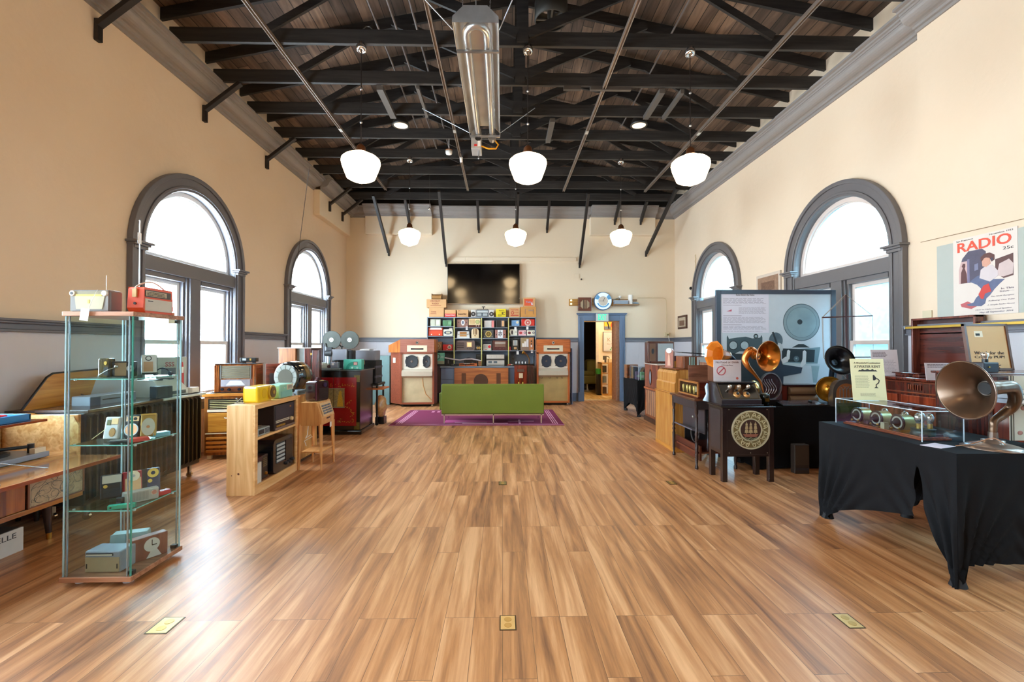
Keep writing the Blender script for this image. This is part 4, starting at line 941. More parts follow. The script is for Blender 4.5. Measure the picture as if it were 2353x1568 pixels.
for i in range(6):
    y = 4.53+i*.016
    o = thing('record_album', ['outermost thin white album nearest the pine side panel', 'second white album counted from the pine side panel', 'third white album counted from the pine side panel', 'fourth white album counted from the pine side panel', 'fifth white album counted from the pine side panel', 'innermost white album beside the brown radio'][i], 'record album', (-2.50, y, .091), 0, g0)
    obj('sleeve', G().box(-.10, .09, -.006, .006, 0, .20), P('#d8d4c8', .6), o)
boxthing('small_dark_box', 'small dark red box lying across the white albums', -2.6, -2.42, 4.51, 4.66, .2925, .335, P('#4a2a2c', .4))
t = gadget('brown_radio', 'small dark brown radio between white albums and black bakelite radio', 'radio', .13, .14, .24, P('#2c2220', .3), (('knob', 'k', ((.6, .2, .018),), BRASS, .015), ('grille', 'h', (.2, .5, .8, .9, 5), P('#6a5638', .4), .004)), (-2.51, 4.74, .091), 90)
# on the pine shelf
YEL = P('#ecc61c', .3, 0, .05, .4)
t = gadget('yellow_radio', 'bright yellow plastic radio with round gold dial on the pine shelf unit', 'radio', .30, .155, .165, YEL, (('speaker', 'c', (.42, .52, .30), P('#d9ae14', .5), .003), ('dial_rim', 'c', (.87, .52, .44), P('#c8a83c', .4), .02), ('dial', 'c', (.87, .52, .34), P('#7a6244', .35, .3), .028), ('dial_hub', 'c', (.87, .52, .12), GOLD, .034)), (-2.53, 4.77, .8735), 90, bev=.022)
obj('foot_rail', G().box(-.13, .13, -.07, .07, 0, .012), YEL, t)
MINT = P('#8fc9b4', .35, 0, .05, .3)
t = gadget('mint_radio', 'mint green plastic radio with cream front end on the pine shelf unit', 'radio', .30, .16, .15, MINT, (('cream_panel', 'r', (.50, .55, .98, .95), P('#d9d6bf', .4), .006), ('lower_grille', 'r', (.05, .08, .9, .5), P('#7fb8b0', .4), .004), ('mark', 'l', (.55, .6, .92, .88, 3), STEEL, .007), ('badge', 'r', (.28, .70, .34, .76), WHITE, .005)), (-2.50, 5.16, .8735), 90, bev=.014)
p = onz(545, 920, .8735)
t = thing('microphone_stand', 'tiny chrome stand with crossed arms on the corner of the pine shelf', 'stand', (-2.62, 4.60, .8735)); obj('arms', G().tube([(-.035, 0, .005), (.02, 0, .055)], .004).tube([(.035, 0, .005), (-.02, .0, .045)], .004).ball((-.03, 0, .045), .010).cb(0, 0, 0, .09, .03, .006), P('#77706c', .3, .8), t)
t = thing('desk_microphone', 'small dark jointed microphone lying beside the mint radio', 'microphone', (-2.44, 5.345, .8735)); obj('head', G().ball((0, 0, .06), .026), BLACK, t); obj('base', G().cyl((0, 0, 0), (0, 0, .02), .032), STEEL, t); obj('arm', G().tube([(0, 0, .02), (.01, 0, .05)], .008), CHROME, t)

# cabinet behind carrying the round radio
t = ax('tall_side_cabinet', 'plain honey wood cabinet behind the pine shelf under the round black radio', 'cabinet', -3.1, -2.50, 5.62, 6.2, 0)
obj('body', L(t, G().box(-3.1, -2.50, 5.62, 6.2, .04, .83)), OAK, t, .005); obj('top', L(t, G().box(-3.12, -2.46, 5.60, 6.22, .83, .85)), W('#b07a46', '#d9a56c', 'y', .35), t, .004); obj('plinth', L(t, G().box(-3.08, -2.52, 5.64, 6.18, 0, .04)), DKWOOD, t)
p = at(656, 872, 5.72)
t = thing('drum_radio', 'round black drum shaped radio with silver segmented ring', 'radio', (p.x+.02, 5.93, .8515), -12)
r = .195
obj('drum', G().lathe([(0, -.17), (r*.86, -.17), (r*.97, -.15), (r, -.10), (r, .04), (r*.95, .10), (0, .12)], (0, 0, r+.01), (0, 1, 0), 40), P('#0d1216', .12, 0, .2, .8), t)
obj('cradle', G().box(-.10, .10, -.10, .12, 0, .03), BLACK, t, .006)
obj('silver_ring', G().ring(0, r+.01, r*.52, r*.80, -.182, -.168, 40), P('#b9c2be', .25, .3, .2), t)
q = G()
for i in range(12):
    a = PI*i/6; q.box(r*.53, r*.79, -.184, -.18, -.003, .003); 
    s = G().box(r*.53, r*.79, -.185, -.180, -.003, .003).rot('Y', math.degrees(a)).mv(0, 0, r+.01); q = (q if i else G()); q._a(s.v, s.f)
obj('ring_marks', q, P('#6a736e', .4), t)
obj('speaker_cloth', G().cyl((0, -.175, r+.01), (0, -.186, r+.01), r*.52, None, 32), P('#57564a', .8), t)
obj('gold_band', G().lathe([(r+.002, -.04), (r+.002, .03)], (0, 0, r+.01), (0, 1, 0), 40), P('#6f5626', .25, .5, .4, .5), t)
t = gadget('chrome_radio', 'small chrome topped radio behind the maroon radio', 'radio', .16, .10, .06, P('#9fb4c6', .25, .5), (('slot', 'h', (.1, .2, .9, .8, 3), DARK, .003),), (-2.52, 5.665, .851), 80)

# blonde chairside radio table
t = ax('chairside_radio', 'blonde wood chairside radio table on four tapered legs', 'radio table', -2.385, -2.10, 5.36, 5.78, 0)
bx0, bx1, by0, by1 = -2.385, -2.115, 5.37, 5.77
obj('cabinet', L(t, G().prism([(bx0, .515), (bx1, .515), (bx1+.004, .60), (bx1-.055, .785), (bx0+.03, .785), (bx0, .76)], 'xz', by0, by1)), BLONDE, t, .012)
f = G()._a([(bx1+.002, by0+.04, .615), (bx1+.002, by1-.04, .615), (bx1-.045, by1-.04, .765), (bx1-.045, by0+.04, .765)], [(0, 1, 2, 3)])
fp = obj('control_panel', L(t, f), P('#d3b084', .4), t); so = fp.modifiers.new('plate', 'SOLIDIFY'); so.thickness = .008; so.offset = 1
q = G()
for i in range(4):
    for j in range(3):
        z = .64+.028*i; y = by0+.07+.095*j; x = bx1-.0+.010-(z-.615)*.31
        q.box(x-.004, x+.006, y, y+.07, z, z+.018)
obj('push_buttons', L(t, q), P('#6f7684', .4), fp)
obj('lower_slot', L(t, G().box(bx1, bx1+.008, 5.52, 5.62, .575, .592)), DKWOOD, t)
obj('top_dial', L(t, G().box(bx1-.13, bx1-.06, by0+.08, by1-.08, .785, .789)), P('#c9a86c', .3), t)
for (xa, ya, xb, yb) in ((-2.365, 5.385, -2.375, 5.375), (-2.13, 5.385, -2.115, 5.375), (-2.365, 5.755, -2.375, 5.765), (-2.13, 5.755, -2.115, 5.765)):
    obj('leg', L(t, G().cyl((xa, ya, .53), (xb, yb, 0), .028, .013, 4, phase=PI/4)), BLONDE, t, .003)
obj('lower_shelf', L(t, G().box(-2.36, -2.125, 5.39, 5.75, .195, .21)), BLONDEX, t, .003)
obj('power_cord', L(t, G().tube([(-2.30, 5.45, .50), (-2.30, 5.43, .40), (-2.32, 5.42, .36), (-2.26, 5.42, .40), (-2.24, 5.42, .38), (-2.33, 5.42, .33), (-2.31, 5.42, .27)], .004)), WHITE, t)
obj('price_tag', L(t, G().box(-2.085, -2.083, 5.55, 5.60, .47, .53).tube([(-2.10, 5.575, .58), (-2.085, 5.575, .53)], .001)), PAPER, t)
t = gadget('maroon_radio', 'dark maroon portable radio with top handle on the blonde radio table', 'radio', .25, .13, .235, P('#2c1014', .15, 0, .3, .8), (('lattice', 'h', (.30, .08, .95, .62, 9), P('#1a0c0c', .3), .004), ('lattice', 'v', (.30, .08, .95, .62, 9), P('#3c2420', .3), .003), ('dial', 'c', (.70, .80, .12), P('#3a2c4c', .2), .014), ('side_light', 'r', (.04, .05, .12, .92), P('#5a3040', .15), .004)), (-2.245, 5.57, .7895), 74, 'soft', .012)
obj('handle', G().box(-.03, .05, -.012, .012, .235, .25).prism([(-.03, .235), (.05, .235), (.03, .275), (-.01, .275)], 'xz', -.012, .012), P('#4a2028', .2, 0, .1, .6), t, .004)
obj('latch', G().cb(.04, -.03, .235, .05, .03, .008), BRASS, t)

# ------------------------------------------------------------------ red lacquer cabinet
LX0, LX1, LY0, LY1, LH = -3.20, -2.335, 7.53, 8.25, 1.04
t = ax('lacquer_cabinet', 'black and red lacquer cabinet painted with gold figures', 'cabinet', LX0, LX1, LY0, LY1, 0)
LB = P('#10100f', .2, 0, .2, .6); LR = P('#8e1016', .22, 0, .12, .5)
obj('body', L(t, G().box(LX0, LX1, LY0, LY1, .07, LH)), LB, t, .006)
obj('top', L(t, G().box(LX0-.03, LX1+.03, LY0-.03, LY1+.02, LH, LH+.02)), P('#3c4a4a', .15, 0, .1, .7), t, .006)
obj('plinth', L(t, G().box(LX0-.03, LX1+.03, LY0-.035, LY1+.02, 0, .07)), LB, t, .015)
xm = (LX0+LX1)/2
for s, (a, b) in ((-1, (LX0+.06, xm-.004)), (1, (xm+.004, LX1-.06))):
    d = obj('door', L(t, G().box(a, b, LY0-.012, LY0, .14, .935)), LR, t, .003)
    m = (xm-.18, xm-.004) if s < 0 else (xm+.004, xm+.18)
    obj('painted_panel', L(t, G().box(m[0], m[1], LY0-.018, LY0-.012, .45, .75)), P('#8a7a4e', .5, 0, .9, 0, 60), d)
    obj('panel_frame', L(t, G().box(m[0]-.008, m[1]+.004, LY0-.02, LY0-.012, .75, .76).box(m[0]-.008, m[1]+.004, LY0-.02, LY0-.012, .44, .45)), P('#8a8a72', .4), d)
    q = G()
    fx = (m[0]+m[1])/2+s*.02
    q.prism([(fx-.05, .46), (fx+.05, .46), (fx+.035, .60), (fx+.02, .66), (fx+.025, .70), (fx, .72), (fx-.02, .69), (fx-.035, .60)], 'xz', LY0-.021, LY0-.018)
    obj('gold_figure', L(t, q), P('#d0a83c', .4, .3, .3, 0, 50), d)
    q = G()
    for i in range(80):
        u = random.random(); px_ = xm+s*random.uniform(.02, .34); pz_ = .78+random.random()*.05 if i < 24 else (.20+random.random()*.06 if i < 46 else .28+u*.28)
        if i >= 46: px_ = xm+s*(.27+.05*math.sin(u*7))+random.uniform(-.025, .025)
        q.cyl((px_, LY0-.0145, pz_), (px_, LY0-.012, pz_), random.uniform(.004, .009), None, 6)
    obj('gold_blossoms', L(t, q), P('#c08a2c', .4, .4, .4, 0, 50), d)
obj('gold_lattice', L(t, G().box(LX1-.10, LX1-.01, LY0-.004, LY0, .86, .97).box(LX1-.10, LX1-.01, LY0-.004, LY0, .08, .20).box(LX0+.01, LX0+.10, LY0-.004, LY0, .86, .97)), P('#6a5c28', .4, .3, .8, 0, 70), t)
ztop = LH+.021
# projector and its neighbours
GUN = P('#4b4e48', .4, .3, .15); GREYB = P('#85858e', .5, 0, .06)
t = thing('film_projector', 'film projector with two big dark reels on a grey body', 'film projector', (at(783, 820, 7.85).x, 7.85, ztop))
zb = at(783, 828, 7.85).z-ztop; zt_ = at(783, 803, 7.85).z-ztop; rc = at(783, 781.5, 7.85).z-ztop
ox = t.location.x
lr = at(763, 781, 7.85).x-ox; rr_ = at(804.5, 781, 7.85).x-ox
for x in (lr, rr_):
    rl = obj('reel', G().cyl((x, -.02, rc), (x, .01, rc), .153, None, 40).ring(x, rc, .07, .078, -.022, -.02).ring(x, rc, .148, .154, -.024, .012, 40), GUN, t)
    hub = obj('reel_hub', G().cyl((x, -.02, rc), (x, -.032, rc), .038, None, 20), WHITE, rl)
    obj('hub_holes', G().cyl((x, -.031, rc+.016), (x, -.034, rc+.016), .006, None, 8).cyl((x-.014, -.031, rc-.01), (x-.014, -.034, rc-.01), .006, None, 8).cyl((x+.014, -.031, rc-.01), (x+.014, -.034, rc-.01), .006, None, 8), DARK, hub)
obj('reel_arm', G().tube([(lr, .03, rc), ((lr+rr_)/2, .03, rc-.12), ((lr+rr_)/2, .03, zt_)], .014).tube([(rr_, .03, rc), ((lr+rr_)/2, .03, rc-.12)], .014).tube([(lr-.10, -.03, rc-.06), (lr-.05, -.02, rc-.22)], .010), BLACK, t)
a_, b_ = at(765, 820, 7.85).x-ox, at(800, 820, 7.85).x-ox
obj('grey_housing', G().box(a_, b_, -.06, .16, zb+.0, zt_), GREYB, t, .008)
obj('housing_trim', G().box(b_-.02, b_-.008, -.064, .16, zb, zt_+.003), STEEL, t)
obj('lamp_end', G().box(b_, b_+.09, -.04, .14, zb, zt_-.01), BLACK, t, .02)
obj('lens_head', G().cyl((a_-.12, -.02, zb+.12), (a_, -.02, zb+.12), .05, .06, 18).box(a_-.10, a_, -.05, .1, zb+.15, zb+.22), DARK, t, .006)
obj('column', G().cyl((a_-.07, 0, .0), (a_-.07, 0, zb+.10), .026, None, 16), CHROME, t)
obj('body_base', G().box(a_-.02, b_+.12, -.0, .2, .12, zb), BLACK, t, .01)
obj('pedestal', G().box(a_+.05, b_-.02, .03, .16, 0, .13), BLACK, t)
t = thing('machine_mechanism', 'light grey cast machine mechanism on the lacquer cabinet before the projector', 'machine', (at(757, 848, 7.62).x, 7.64, ztop))
obj('base_plate', G().cb(0, 0, 0, .36, .14, .02), P('#9aa5a4', .35, .4), t, .004)
obj('casting', G().cb(-.09, 0, .02, .15, .10, .075).cb(-.09, 0, .095, .10, .06, .02), P('#b9bfae', .4, .1, .3, 0, 30), t, .01)
obj('gear_box', G().cb(.09, 0, .02, .13, .10, .10), P('#8f9aa8', .35, .4), t, .01)
obj('dial', G().cyl((.07, -.05, .09), (.07, -.062, .09), .020, None, 18).cyl((-.11, -.05, .09), (-.11, -.062, .09), .016, None, 18), WHITE, t)
obj('crank', G().tube([(.10, -.04, .11), (.15, -.05, .14)], .008), CHROME, t)
obj('roller', G().cyl((0, -.06, .05), (0, .03, .05), .026, None, 16), P('#4a3430', .4), t)
t = gadget('teal_radio', 'teal green radio with sweeping arc grille on the lacquer cabinet', 'radio', .30, .13, .17, P('#48b09a', .35, 0, .05, .3), (('arc_grille', 'p', [(.15, .05)]+[(.15+.40*(1-math.cos(PI/2*i/8)), .05+.68*math.sin(PI/2*i/8)) for i in range(9)]+[(.72, .73), (.72, .40), (.45, .38), (.34, .28), (.30, .05)], P('#1f8a78', .4), .004), ('dial_window', 'r', (.56, .42, .78, .75), P('#5a4a40', .3), .007), ('dial_face', 'r', (.58, .46, .76, .70), P('#d9a8a0', .4), .009), ('knob', 'k', ((.50, .18, .018), (.78, .18, .018)), P('#9fd8c8', .3), .02)), (at(811, 850, 7.62).x, 7.66, ztop), bev=.008)
# rolling cart behind, black trunk and grey boxes
cxx0, cxx1 = at(778, 860, 8.5).x, at(868, 860, 8.5).x
zt2 = at(820, 882, 8.35).z
t = ax('utility_cart', 'low black cart with orange shelf carrying the trunk behind the lacquer cabinet', 'cart', cxx0, cxx1+.12, 8.35, 8.85, 0)
obj('frame', L(t, G().box(cxx0, cxx1+.05, 8.35, 8.85, zt2-.04, zt2)), BLACK, t, .004)
za = at(866, 891, 8.5).z
obj('orange_shelf', L(t, G().box(cxx0, cxx1+.13, 8.36, 8.84, za-.03, za)), P('#d9793c', .4), t, .004)
for x in (cxx0+.03, cxx1+.02):
    for y in (8.38, 8.82): obj('post', L(t, G().box(x-.015, x+.015, y-.015, y+.015, .06, zt2)), BLACK, t); obj('caster', L(t, G().cyl((x, y-.012, .03), (x, y+.012, .03), .03, None, 12)), BLACK, t)
t = ax('equipment_trunk', 'black equipment trunk with metal latch on the cart behind the lacquer cabinet', 'trunk', cxx0, cxx1, 8.37, 8.8, zt2+.001)
zt3 = at(820, 829, 8.37).z
obj('box', L(t, G().box(cxx0, cxx1, 8.37, 8.8, zt2+.001, zt3)), P('#101418', .5, 0, .3), t, .006); xl = at(835.5, 835, 8.37).x
obj('latch', L(t, G().box(xl-.02, xl+.02, 8.358, 8.37, zt3-.07, zt3+.0)), P('#b5ad8c', .35, .5), t)
obj('strap', L(t, G().box(cxx1-.02, cxx1+.006, 8.36, 8.81, zt2+.1, zt2+.14).box(cxx1-.02, cxx1+.006, 8.36, 8.81, zt3-.14, zt3-.10)), P('#4a4a58', .5), t)
a, b = at(812, 828, 8.4).x, at(862, 828, 8.4).x; zq = at(830, 806, 8.4).z
t = ax('grey_case', 'plain grey case on the black trunk with papers on top', 'case', a, b, 8.4, 8.75, zt3+.001)
obj('box', L(t, G().box(a, b, 8.4, 8.75, zt3+.001, zq)), GREYB, t, .01)
t = ax('paper_stack', 'white papers lying on the plain grey case', 'papers', a+.1, b-.05, 8.45, 8.7, zq+.001); obj('sheets', L(t, G().box(a+.10, b-.12, 8.45, 8.7, zq+.001, zq+.025).box(a+.2, b-.06, 8.47, 8.68, zq+.025, zq+.03)), PAPER, t)
p = onz(872, 938, 0)
t = thing('wrapped_parcel', 'lumpy parcel wrapped in translucent plastic under the orange cart shelf', 'parcel', (cxx1+.03, 8.62, .10))
q = G().ball((0, 0, .22), .17, .6, 1.1, 1.25, 18, 12)
for v in q.v: v += Vector((math.sin(v.z*40)*.01, math.sin(v.y*33)*.012, 0))
q2 = G().cb(0, 0, -.1, .16, .2, .13)
obj('wrapping', q, P('#b98a5c', .25, 0, .6, .3, 18), t); obj('base_feet', q2, BLACK, t)
# teal screen / cabinet behind
t = gadget('upright_case', 'grey teal upright case against the back wall left of the big speaker'.replace(' left of', ' beside'), 'case', .5, .3, at(870, 818, 11.2).z, P('#5f7a7a', .6), (), (at(868, 930, 11.2).x, 11.5, 0), 0, bev=.01)

# cabinets under the small window
wa = at(640, 850, 6.95).x; zz = at(640, 801, 6.95).z
VC = W('#6e3c1c', '#9c6234', 'z', .35, 5, .2)
t = ax('open_cabinet', 'wood grained music cabinet with one door open in front of the small arched window', 'cabinet', wa, at(735, 850, 6.95).x, 6.95, 7.35, 0)
xo0, xo1 = at(683, 850, 7.0).x, at(702, 850, 7.0).x
obj('body', L(t, G().box(wa, wa+(xo1-wa)*.66, 6.95, 7.35, .05, zz)), VC, t, .004)
obj('glass_bay', L(t, G().box(wa+(xo1-wa)*.66, xo1, 7.0, 7.35, .05, zz)), P('#8f948e', .3, 0, .25, .4), t)
obj('stile', L(t, G().box(xo1, at(715, 850, 6.95).x, 6.95, 7.35, .05, zz)), MAHOGZ, t, .004)
obj('open_door', L(t, G().box(at(718, 850, 6.9).x, at(735, 850, 6.9).x, 6.88, 6.91, .35, zz-.03)), MAHOGZ, t, .004)
obj('top', L(t, G().box(wa-.01, at(716, 850, 6.95).x, 6.93, 7.37, zz, zz+.012)), P('#c8bfb4', .25, 0, .1, .5), t)
obj('hinge', L(t, G().box(at(715, 850, 6.95).x, at(718, 850, 6.95).x, 6.92, 6.95, zz-.1, zz-.07)), BRASS, t)
obj('plinth', L(t, G().box(wa+.02, at(714, 850, 6.95).x, 6.97, 7.33, 0, .05)), DKWOOD, t)
t = ax('low_mahogany_chest', 'low dark mahogany chest between walnut radio and round black radio', 'chest', at(612, 870, 6.9).x, at(640, 870, 6.9).x, 6.5, 6.8, 0)
a, b = at(610, 870, 6.5).x, at(652, 870, 6.5).x
obj('body', L(t, G().box(a, b, 6.5, 6.8, 0, at(630, 836, 6.5).z)), MAHOG, t, .006); obj('dark_front', L(t, G().box(a+.06, b-.03, 6.49, 6.5, .3, at(630, 858, 6.5).z)), BLACK, t)
# ================================================================== BACK WALL
# corner horn loudspeakers
def horn_speaker(name, label, cx, cy, rz, side, c1, c2):
    """side: which flank is chamfered back"""
    t = thing(name, label, 'speaker', (cx, cy, 0), rz)
    wz = W(c1, c2, 'x', .3, 9, .4); wxm = W(c1, c2, 'x', .25, 5, .5)
    w, zb, zt, zm = .405, .06, 1.62, 1.30
    # body outline: front flat, flanks run back and inward to the corner
    out = [(-w, -.05), (w, -.05), (w+.05, .22), (.15, .68), (-.15, .68), (-w-.28, .45), (-w-.28, .30)] if side < 0 else [(-w, -.05), (w, -.05), (w+.03, .10), (w+.05, .40), (.15, .68), (-.15, .68), (-w, .35)]
    tp = [(-w, -.05), (w, -.05), (w+.05, .22), (.15, .66), (-.15, .66), (-w-.24, .45), (-w-.24, .32)] if side < 0 else out
    # shell behind the mouth
    sh = [(x, y+.18 if y < 0 else y) for x, y in out]
    obj('cabinet_shell', G().prism([(-w, .0)]+[(w, .0)]+out[2:], 'xy', zb, zm), wz, t)
    obj('front_frame', G().box(-w, -w+.045, -.05, 0, zb, zm).box(w-.045, w, -.05, 0, zb, zm).box(-w+.045, w-.045, -.05, 0, zb, zb+.045).box(-w, w, -.05, 0, zm-.035, zm), W(c2, c2, 'z', .3, 5, .4), t, .003)
    if side < 0:   # sloping shoulder of the upper cabinet
        tg = G().prism([(-w, zm), (w, zm), (w, zt), (-w, zt)], 'xz', -.06, .0)
        obj('sloping_shoulder', G().prism([(-w-.28, zm), (w+.04, zm), (w+.04, zt-.004), (-w, zt-.004), (-w-.28, zm+.17)], 'xz', .001, .5), W('#9a4c18', '#c47a34', 'z', .3, 6, .4), t, .003)
    else:
        tg = G().prism([(-w-.0, zm), (w, zm), (w, zt), (-w, zt)], 'xz', -.06, .0).prism([(-w, zm), (w+.03, zm), (w+.03, zt-.02), (w, zt), (-w, zt)], 'xz', .0, .42)
    top = obj('horn_box', tg, W('#96461c' if side > 0 else '#8a5244', '#c46a30' if side > 0 else '#9c6454', 'x', .25, 9, .4), t, .004)
    obj('badge', G().cyl((0, -.061, zt-.085), (0, -.07, zt-.085), .034, None, 20), CHROME, top)
    obj('badge_emblem', G().cyl((0, -.07, zt-.085), (0, -.073, zt-.085), .020, None, 16), DARK, top)
    # tweeter horn: flared rectangular mouth
    hw, hz_ = .225, .062; zc = zt-.225; m = G()
    m.box(-hw-.012, hw+.012, -.066, -.06, zc+hz_, zc+hz_+.012).box(-hw-.012, hw+.012, -.066, -.06, zc-hz_-.012, zc-hz_).box(-hw-.012, -hw, -.066, -.06, zc-hz_, zc+hz_).box(hw, hw+.012, -.066, -.06, zc-hz_, zc+hz_)
    a = [(-hw, -.063, zc-hz_), (hw, -.063, zc-hz_), (hw, -.063, zc+hz_), (-hw, -.063, zc+hz_)]
    b = [(-.15, -.0605, zc-.028), (.15, -.0605, zc-.028), (.15, -.0605, zc+.012), (-.15, -.0605, zc+.012)]
    m._a(a+b, [(0, 1, 5, 4), (1, 2, 6, 5), (2, 3, 7, 6), (3, 0, 4, 7)])
    hm = obj('tweeter_horn', m, P('#d3c4a8', .5, 0, .06), top)
    obj('horn_throat', G().prism([(-.15, zc-.028), (.15, zc-.028), (.15, zc+.012), (.04, zc-.004), (-.04, zc-.004), (-.15, zc+.012)], 'xz', -.0625, -.0605), P('#0c0a09', .5), hm)
    # woofer baffle
    zb0, zb1 = .90, zm-.035
    obj('baffle', G().box(-w+.045, w-.045, -.02, -.004, zb0, zb1), P('#d8cdbc', .5, 0, .04), t)
    xm = .0
    for i, (x, sx, kx) in enumerate(((-.165 if side > 0 else -.13, .80 if side > 0 else 1, 1), (.19 if side > 0 else .22, 1 if side > 0 else .58, 1))):
        r = .155; zc2 = (zb0+zb1)/2
        wf = obj('woofer', G().ring(x, zc2, r*.86, r, -.034, -.02, 40, sx), P('#1b1a1c', .4), t)
        obj('cone', G().lathe([(r*.9, -.034), (r*.5, -.026), (r*.2, -.021), (0, -.021)], (0, 0, 0), (0, 1, 0), 36).xf(Matrix.Translation((x, -.002, zc2)) @ Matrix.Diagonal((sx, 1, 1, 1))), P('#26282c' if side < 0 else '#262a38', .6), wf)
        obj('dust_cap', G().cyl((x, -.022, zc2), (x, -.031, zc2), r*.2*(.8 if sx < 1 else 1), r*.12, 18), P('#5a4a42', .5), wf)
        q = G()
        for a_ in (40, 140, 220, 320): cxk, czk = x+math.cos(R(a_))*r*sx*1.02, zc2+math.sin(R(a_))*r*1.02; q.cb(cxk, -.03, czk-.015, .03*sx, .02, .03)
        obj('clamp', q, DARK, wf)
    # folded lower horn
    obj('deflector', G().prism([(-.02, .895), (-.10, .84), (-.10, .74), (-.03, .70), (.0, .70), (.0, .895)], 'yz', -w+.045, w-.045), P('#b5a692', .5, 0, .06), t)
    if side < 0:
        obj('horn_curve', G().tube([(.12, .0, .70), (.14, .0, .5), (.2, .0, .3), (.34, .0, .15)], [.012]*4), P('#b98a56', .5), t)
    obj('lower_mouth', G().box(-w+.045, w-.045, -.003, 0.001, zb+.045, .70), P('#b7a582', .45, 0, .35, 0, 4) if side < 0 else P('#a58a58', .45, 0, .35, 0, 4), t)
    if side > 0:
        q = G()
        for x in (-.30, -.10, .08, .20): q.tube([(x, -.03, .70), (x, -.045, .67), (x+.03, -.04, .66), (x+.035, -.03, .69)], .006, 6)
        obj('bolts', q, P('#6a5a44', .4, .6), t)
    obj('plinth', G().box(-w+.02, w-.02, .0, .35, .03, .06), BLACK, t)
    for x in (-w+.05, w-.05):
        for y in (.0, .3): obj('caster', G().cyl((x-.015, y, .03), (x+.015, y, .03), .03, None, 12), CHROME if x > 0 else DARK, t)
    if side < 0: obj('side_plate', G().box(-w-.20, -w-.12, .10, .13, 1.05, 1.17).rot('Z', -35, (-w-.16, .12, 0)).mv(.0, .045, 0), P('#d3c3a8', .4), t)
    return t
horn_speaker('horn_loudspeaker', 'tall wooden horn loudspeaker with purplish top beside the covered cart', at(958, 930, 10.95).x, 11.0, 3, -1, '#6a3020', '#84432c')
horn_speaker('horn_loudspeaker', 'tall orange wood horn loudspeaker standing next to the exit doorway', at(1271, 930, 11.2).x, 11.22, 0, 1, '#98481e', '#ac5a2a')
t = thing('patterned_cloth', 'blue patterned cloth hanging down the flank of the orange loudspeaker', 'cloth', (1.73, 11.42, 0)); obj('cloth', G().box(-.012, .006, -.12, .12, 0.001, 1.40), P('#7a86ac', .8, 0, .8, 0, 40), t)

# built-in bookcase on its counter
bx0, bx1 = at(981, 800, 11.68).x, at(1232, 800, 11.68).x
yF = 11.68; ctop = at(1100, 842, 11.55).z; zz = lambda py: at(1100, py, yF).z
GB = P('#7d8793', .5, 0, .05)
t = ax('bookcase', 'grey blue wall bookcase packed with radios beneath the television', 'bookcase', bx0, bx1, yF, 11.98, ctop)
ztop2 = zz(729)
obj('back_panel', L(t, G().box(bx0, bx1, 11.96, 11.975, ctop+.001, ztop2)), P('#6b7480', .6, 0, .04), t)
obj('top_board', L(t, G().box(bx0, bx1, yF, 11.96, ztop2-.02, ztop2)), GB, t, .002)
for x in (bx0, bx1-.02): obj('side_board', L(t, G().box(x, x+.02, yF, 11.96, ctop+.001, ztop2-.02)), GB, t, .002)
vx = [at(p, 800, yF).x for p in (1043.5, 1106.5, 1168.5)]
cols = [bx0+.02]+vx+[bx1-.02]
SY = [(750, 772.5, 805.8), (752.7, 777.6, 805.8), (752.7, 777.6, 805.8), (749, 771.6, 805.8)]
for c in range(4):
    for py in SY[c]:
        obj('shelf', L(t, G().box(cols[c]+(.0 if c == 0 else .004), cols[c+1]-(0 if c == 3 else .004), yF, 11.96, zz(py)-.018, zz(py))), GB, t, .001)
for x in vx:
    obj('upright', L(t, G().box(x-.003, x+.003, yF+.01, 11.96, ctop+.001, ztop2-.02)), GB, t)
    obj('shelf_standard', L(t, G().box(x-.012, x+.012, yF-.006, yF+.006, ctop+.001, ztop2-.02)), P('#cfcb7c', .4, .2), t)
ka, kb = -1.55, .74
bc = ax('counter_cabinet', 'grey blue built-in counter cabinet under the bookcase', 'cabinet', ka, kb, 11.4, 11.97, 0)
obj('carcass', L(bc, G().box(ka, kb, 11.45, 11.97, .0, ctop-.03)), BLUE, bc, .003); obj('counter_top', L(bc, G().box(ka-.01, kb, 11.40, 11.955, ctop-.03, ctop)), GB, bc, .004)
for i in range(5):
    x = ka+.09+i*.545
    if i > 3: continue
    obj('door', L(bc, G().box(x-.08, x+.46, 11.44, 11.45, .06, .60).box(x-.08, x+.46, 11.44, 11.45, .62, ctop-.05)), BLUE, bc, .003)
# wooden speaker board leaning on the counter
a, b = at(1044, 880, 11.38).x, at(1168, 880, 11.38).x; zq = at(1100, 846, 11.38).z
t = ax('speaker_board', 'brown wooden speaker baffle board with one round and two slot openings', 'speaker board', a, b, 11.33, 11.39, 0)
obj('board', L(t, G().box(a, b, 11.36, 11.39, 0, zq)), W('#8a4a22', '#b56c36', 'x', .45, 3, .1), t, .003)
xc = at(1105, 875, 11.36).x; zc = at(1105, 876, 11.36).z
obj('round_opening', L(t, G().cyl((xc, 11.36, zc), (xc, 11.354, zc), .178, None, 40)), P('#4a2a14', .8), t)
for px in (1065.5, 1145.5): x = at(px, 870, 11.36).x; obj('slot_opening', L(t, G().box(x-.052, x+.052, 11.354, 11.36, at(px, 905, 11.36).z, at(px, 858, 11.36).z)), P('#5a3418', .8), t)
obj('latch', L(t, G().cb(xc, 11.355, zq-.04, .06, .012, .02)), BRASS, t)

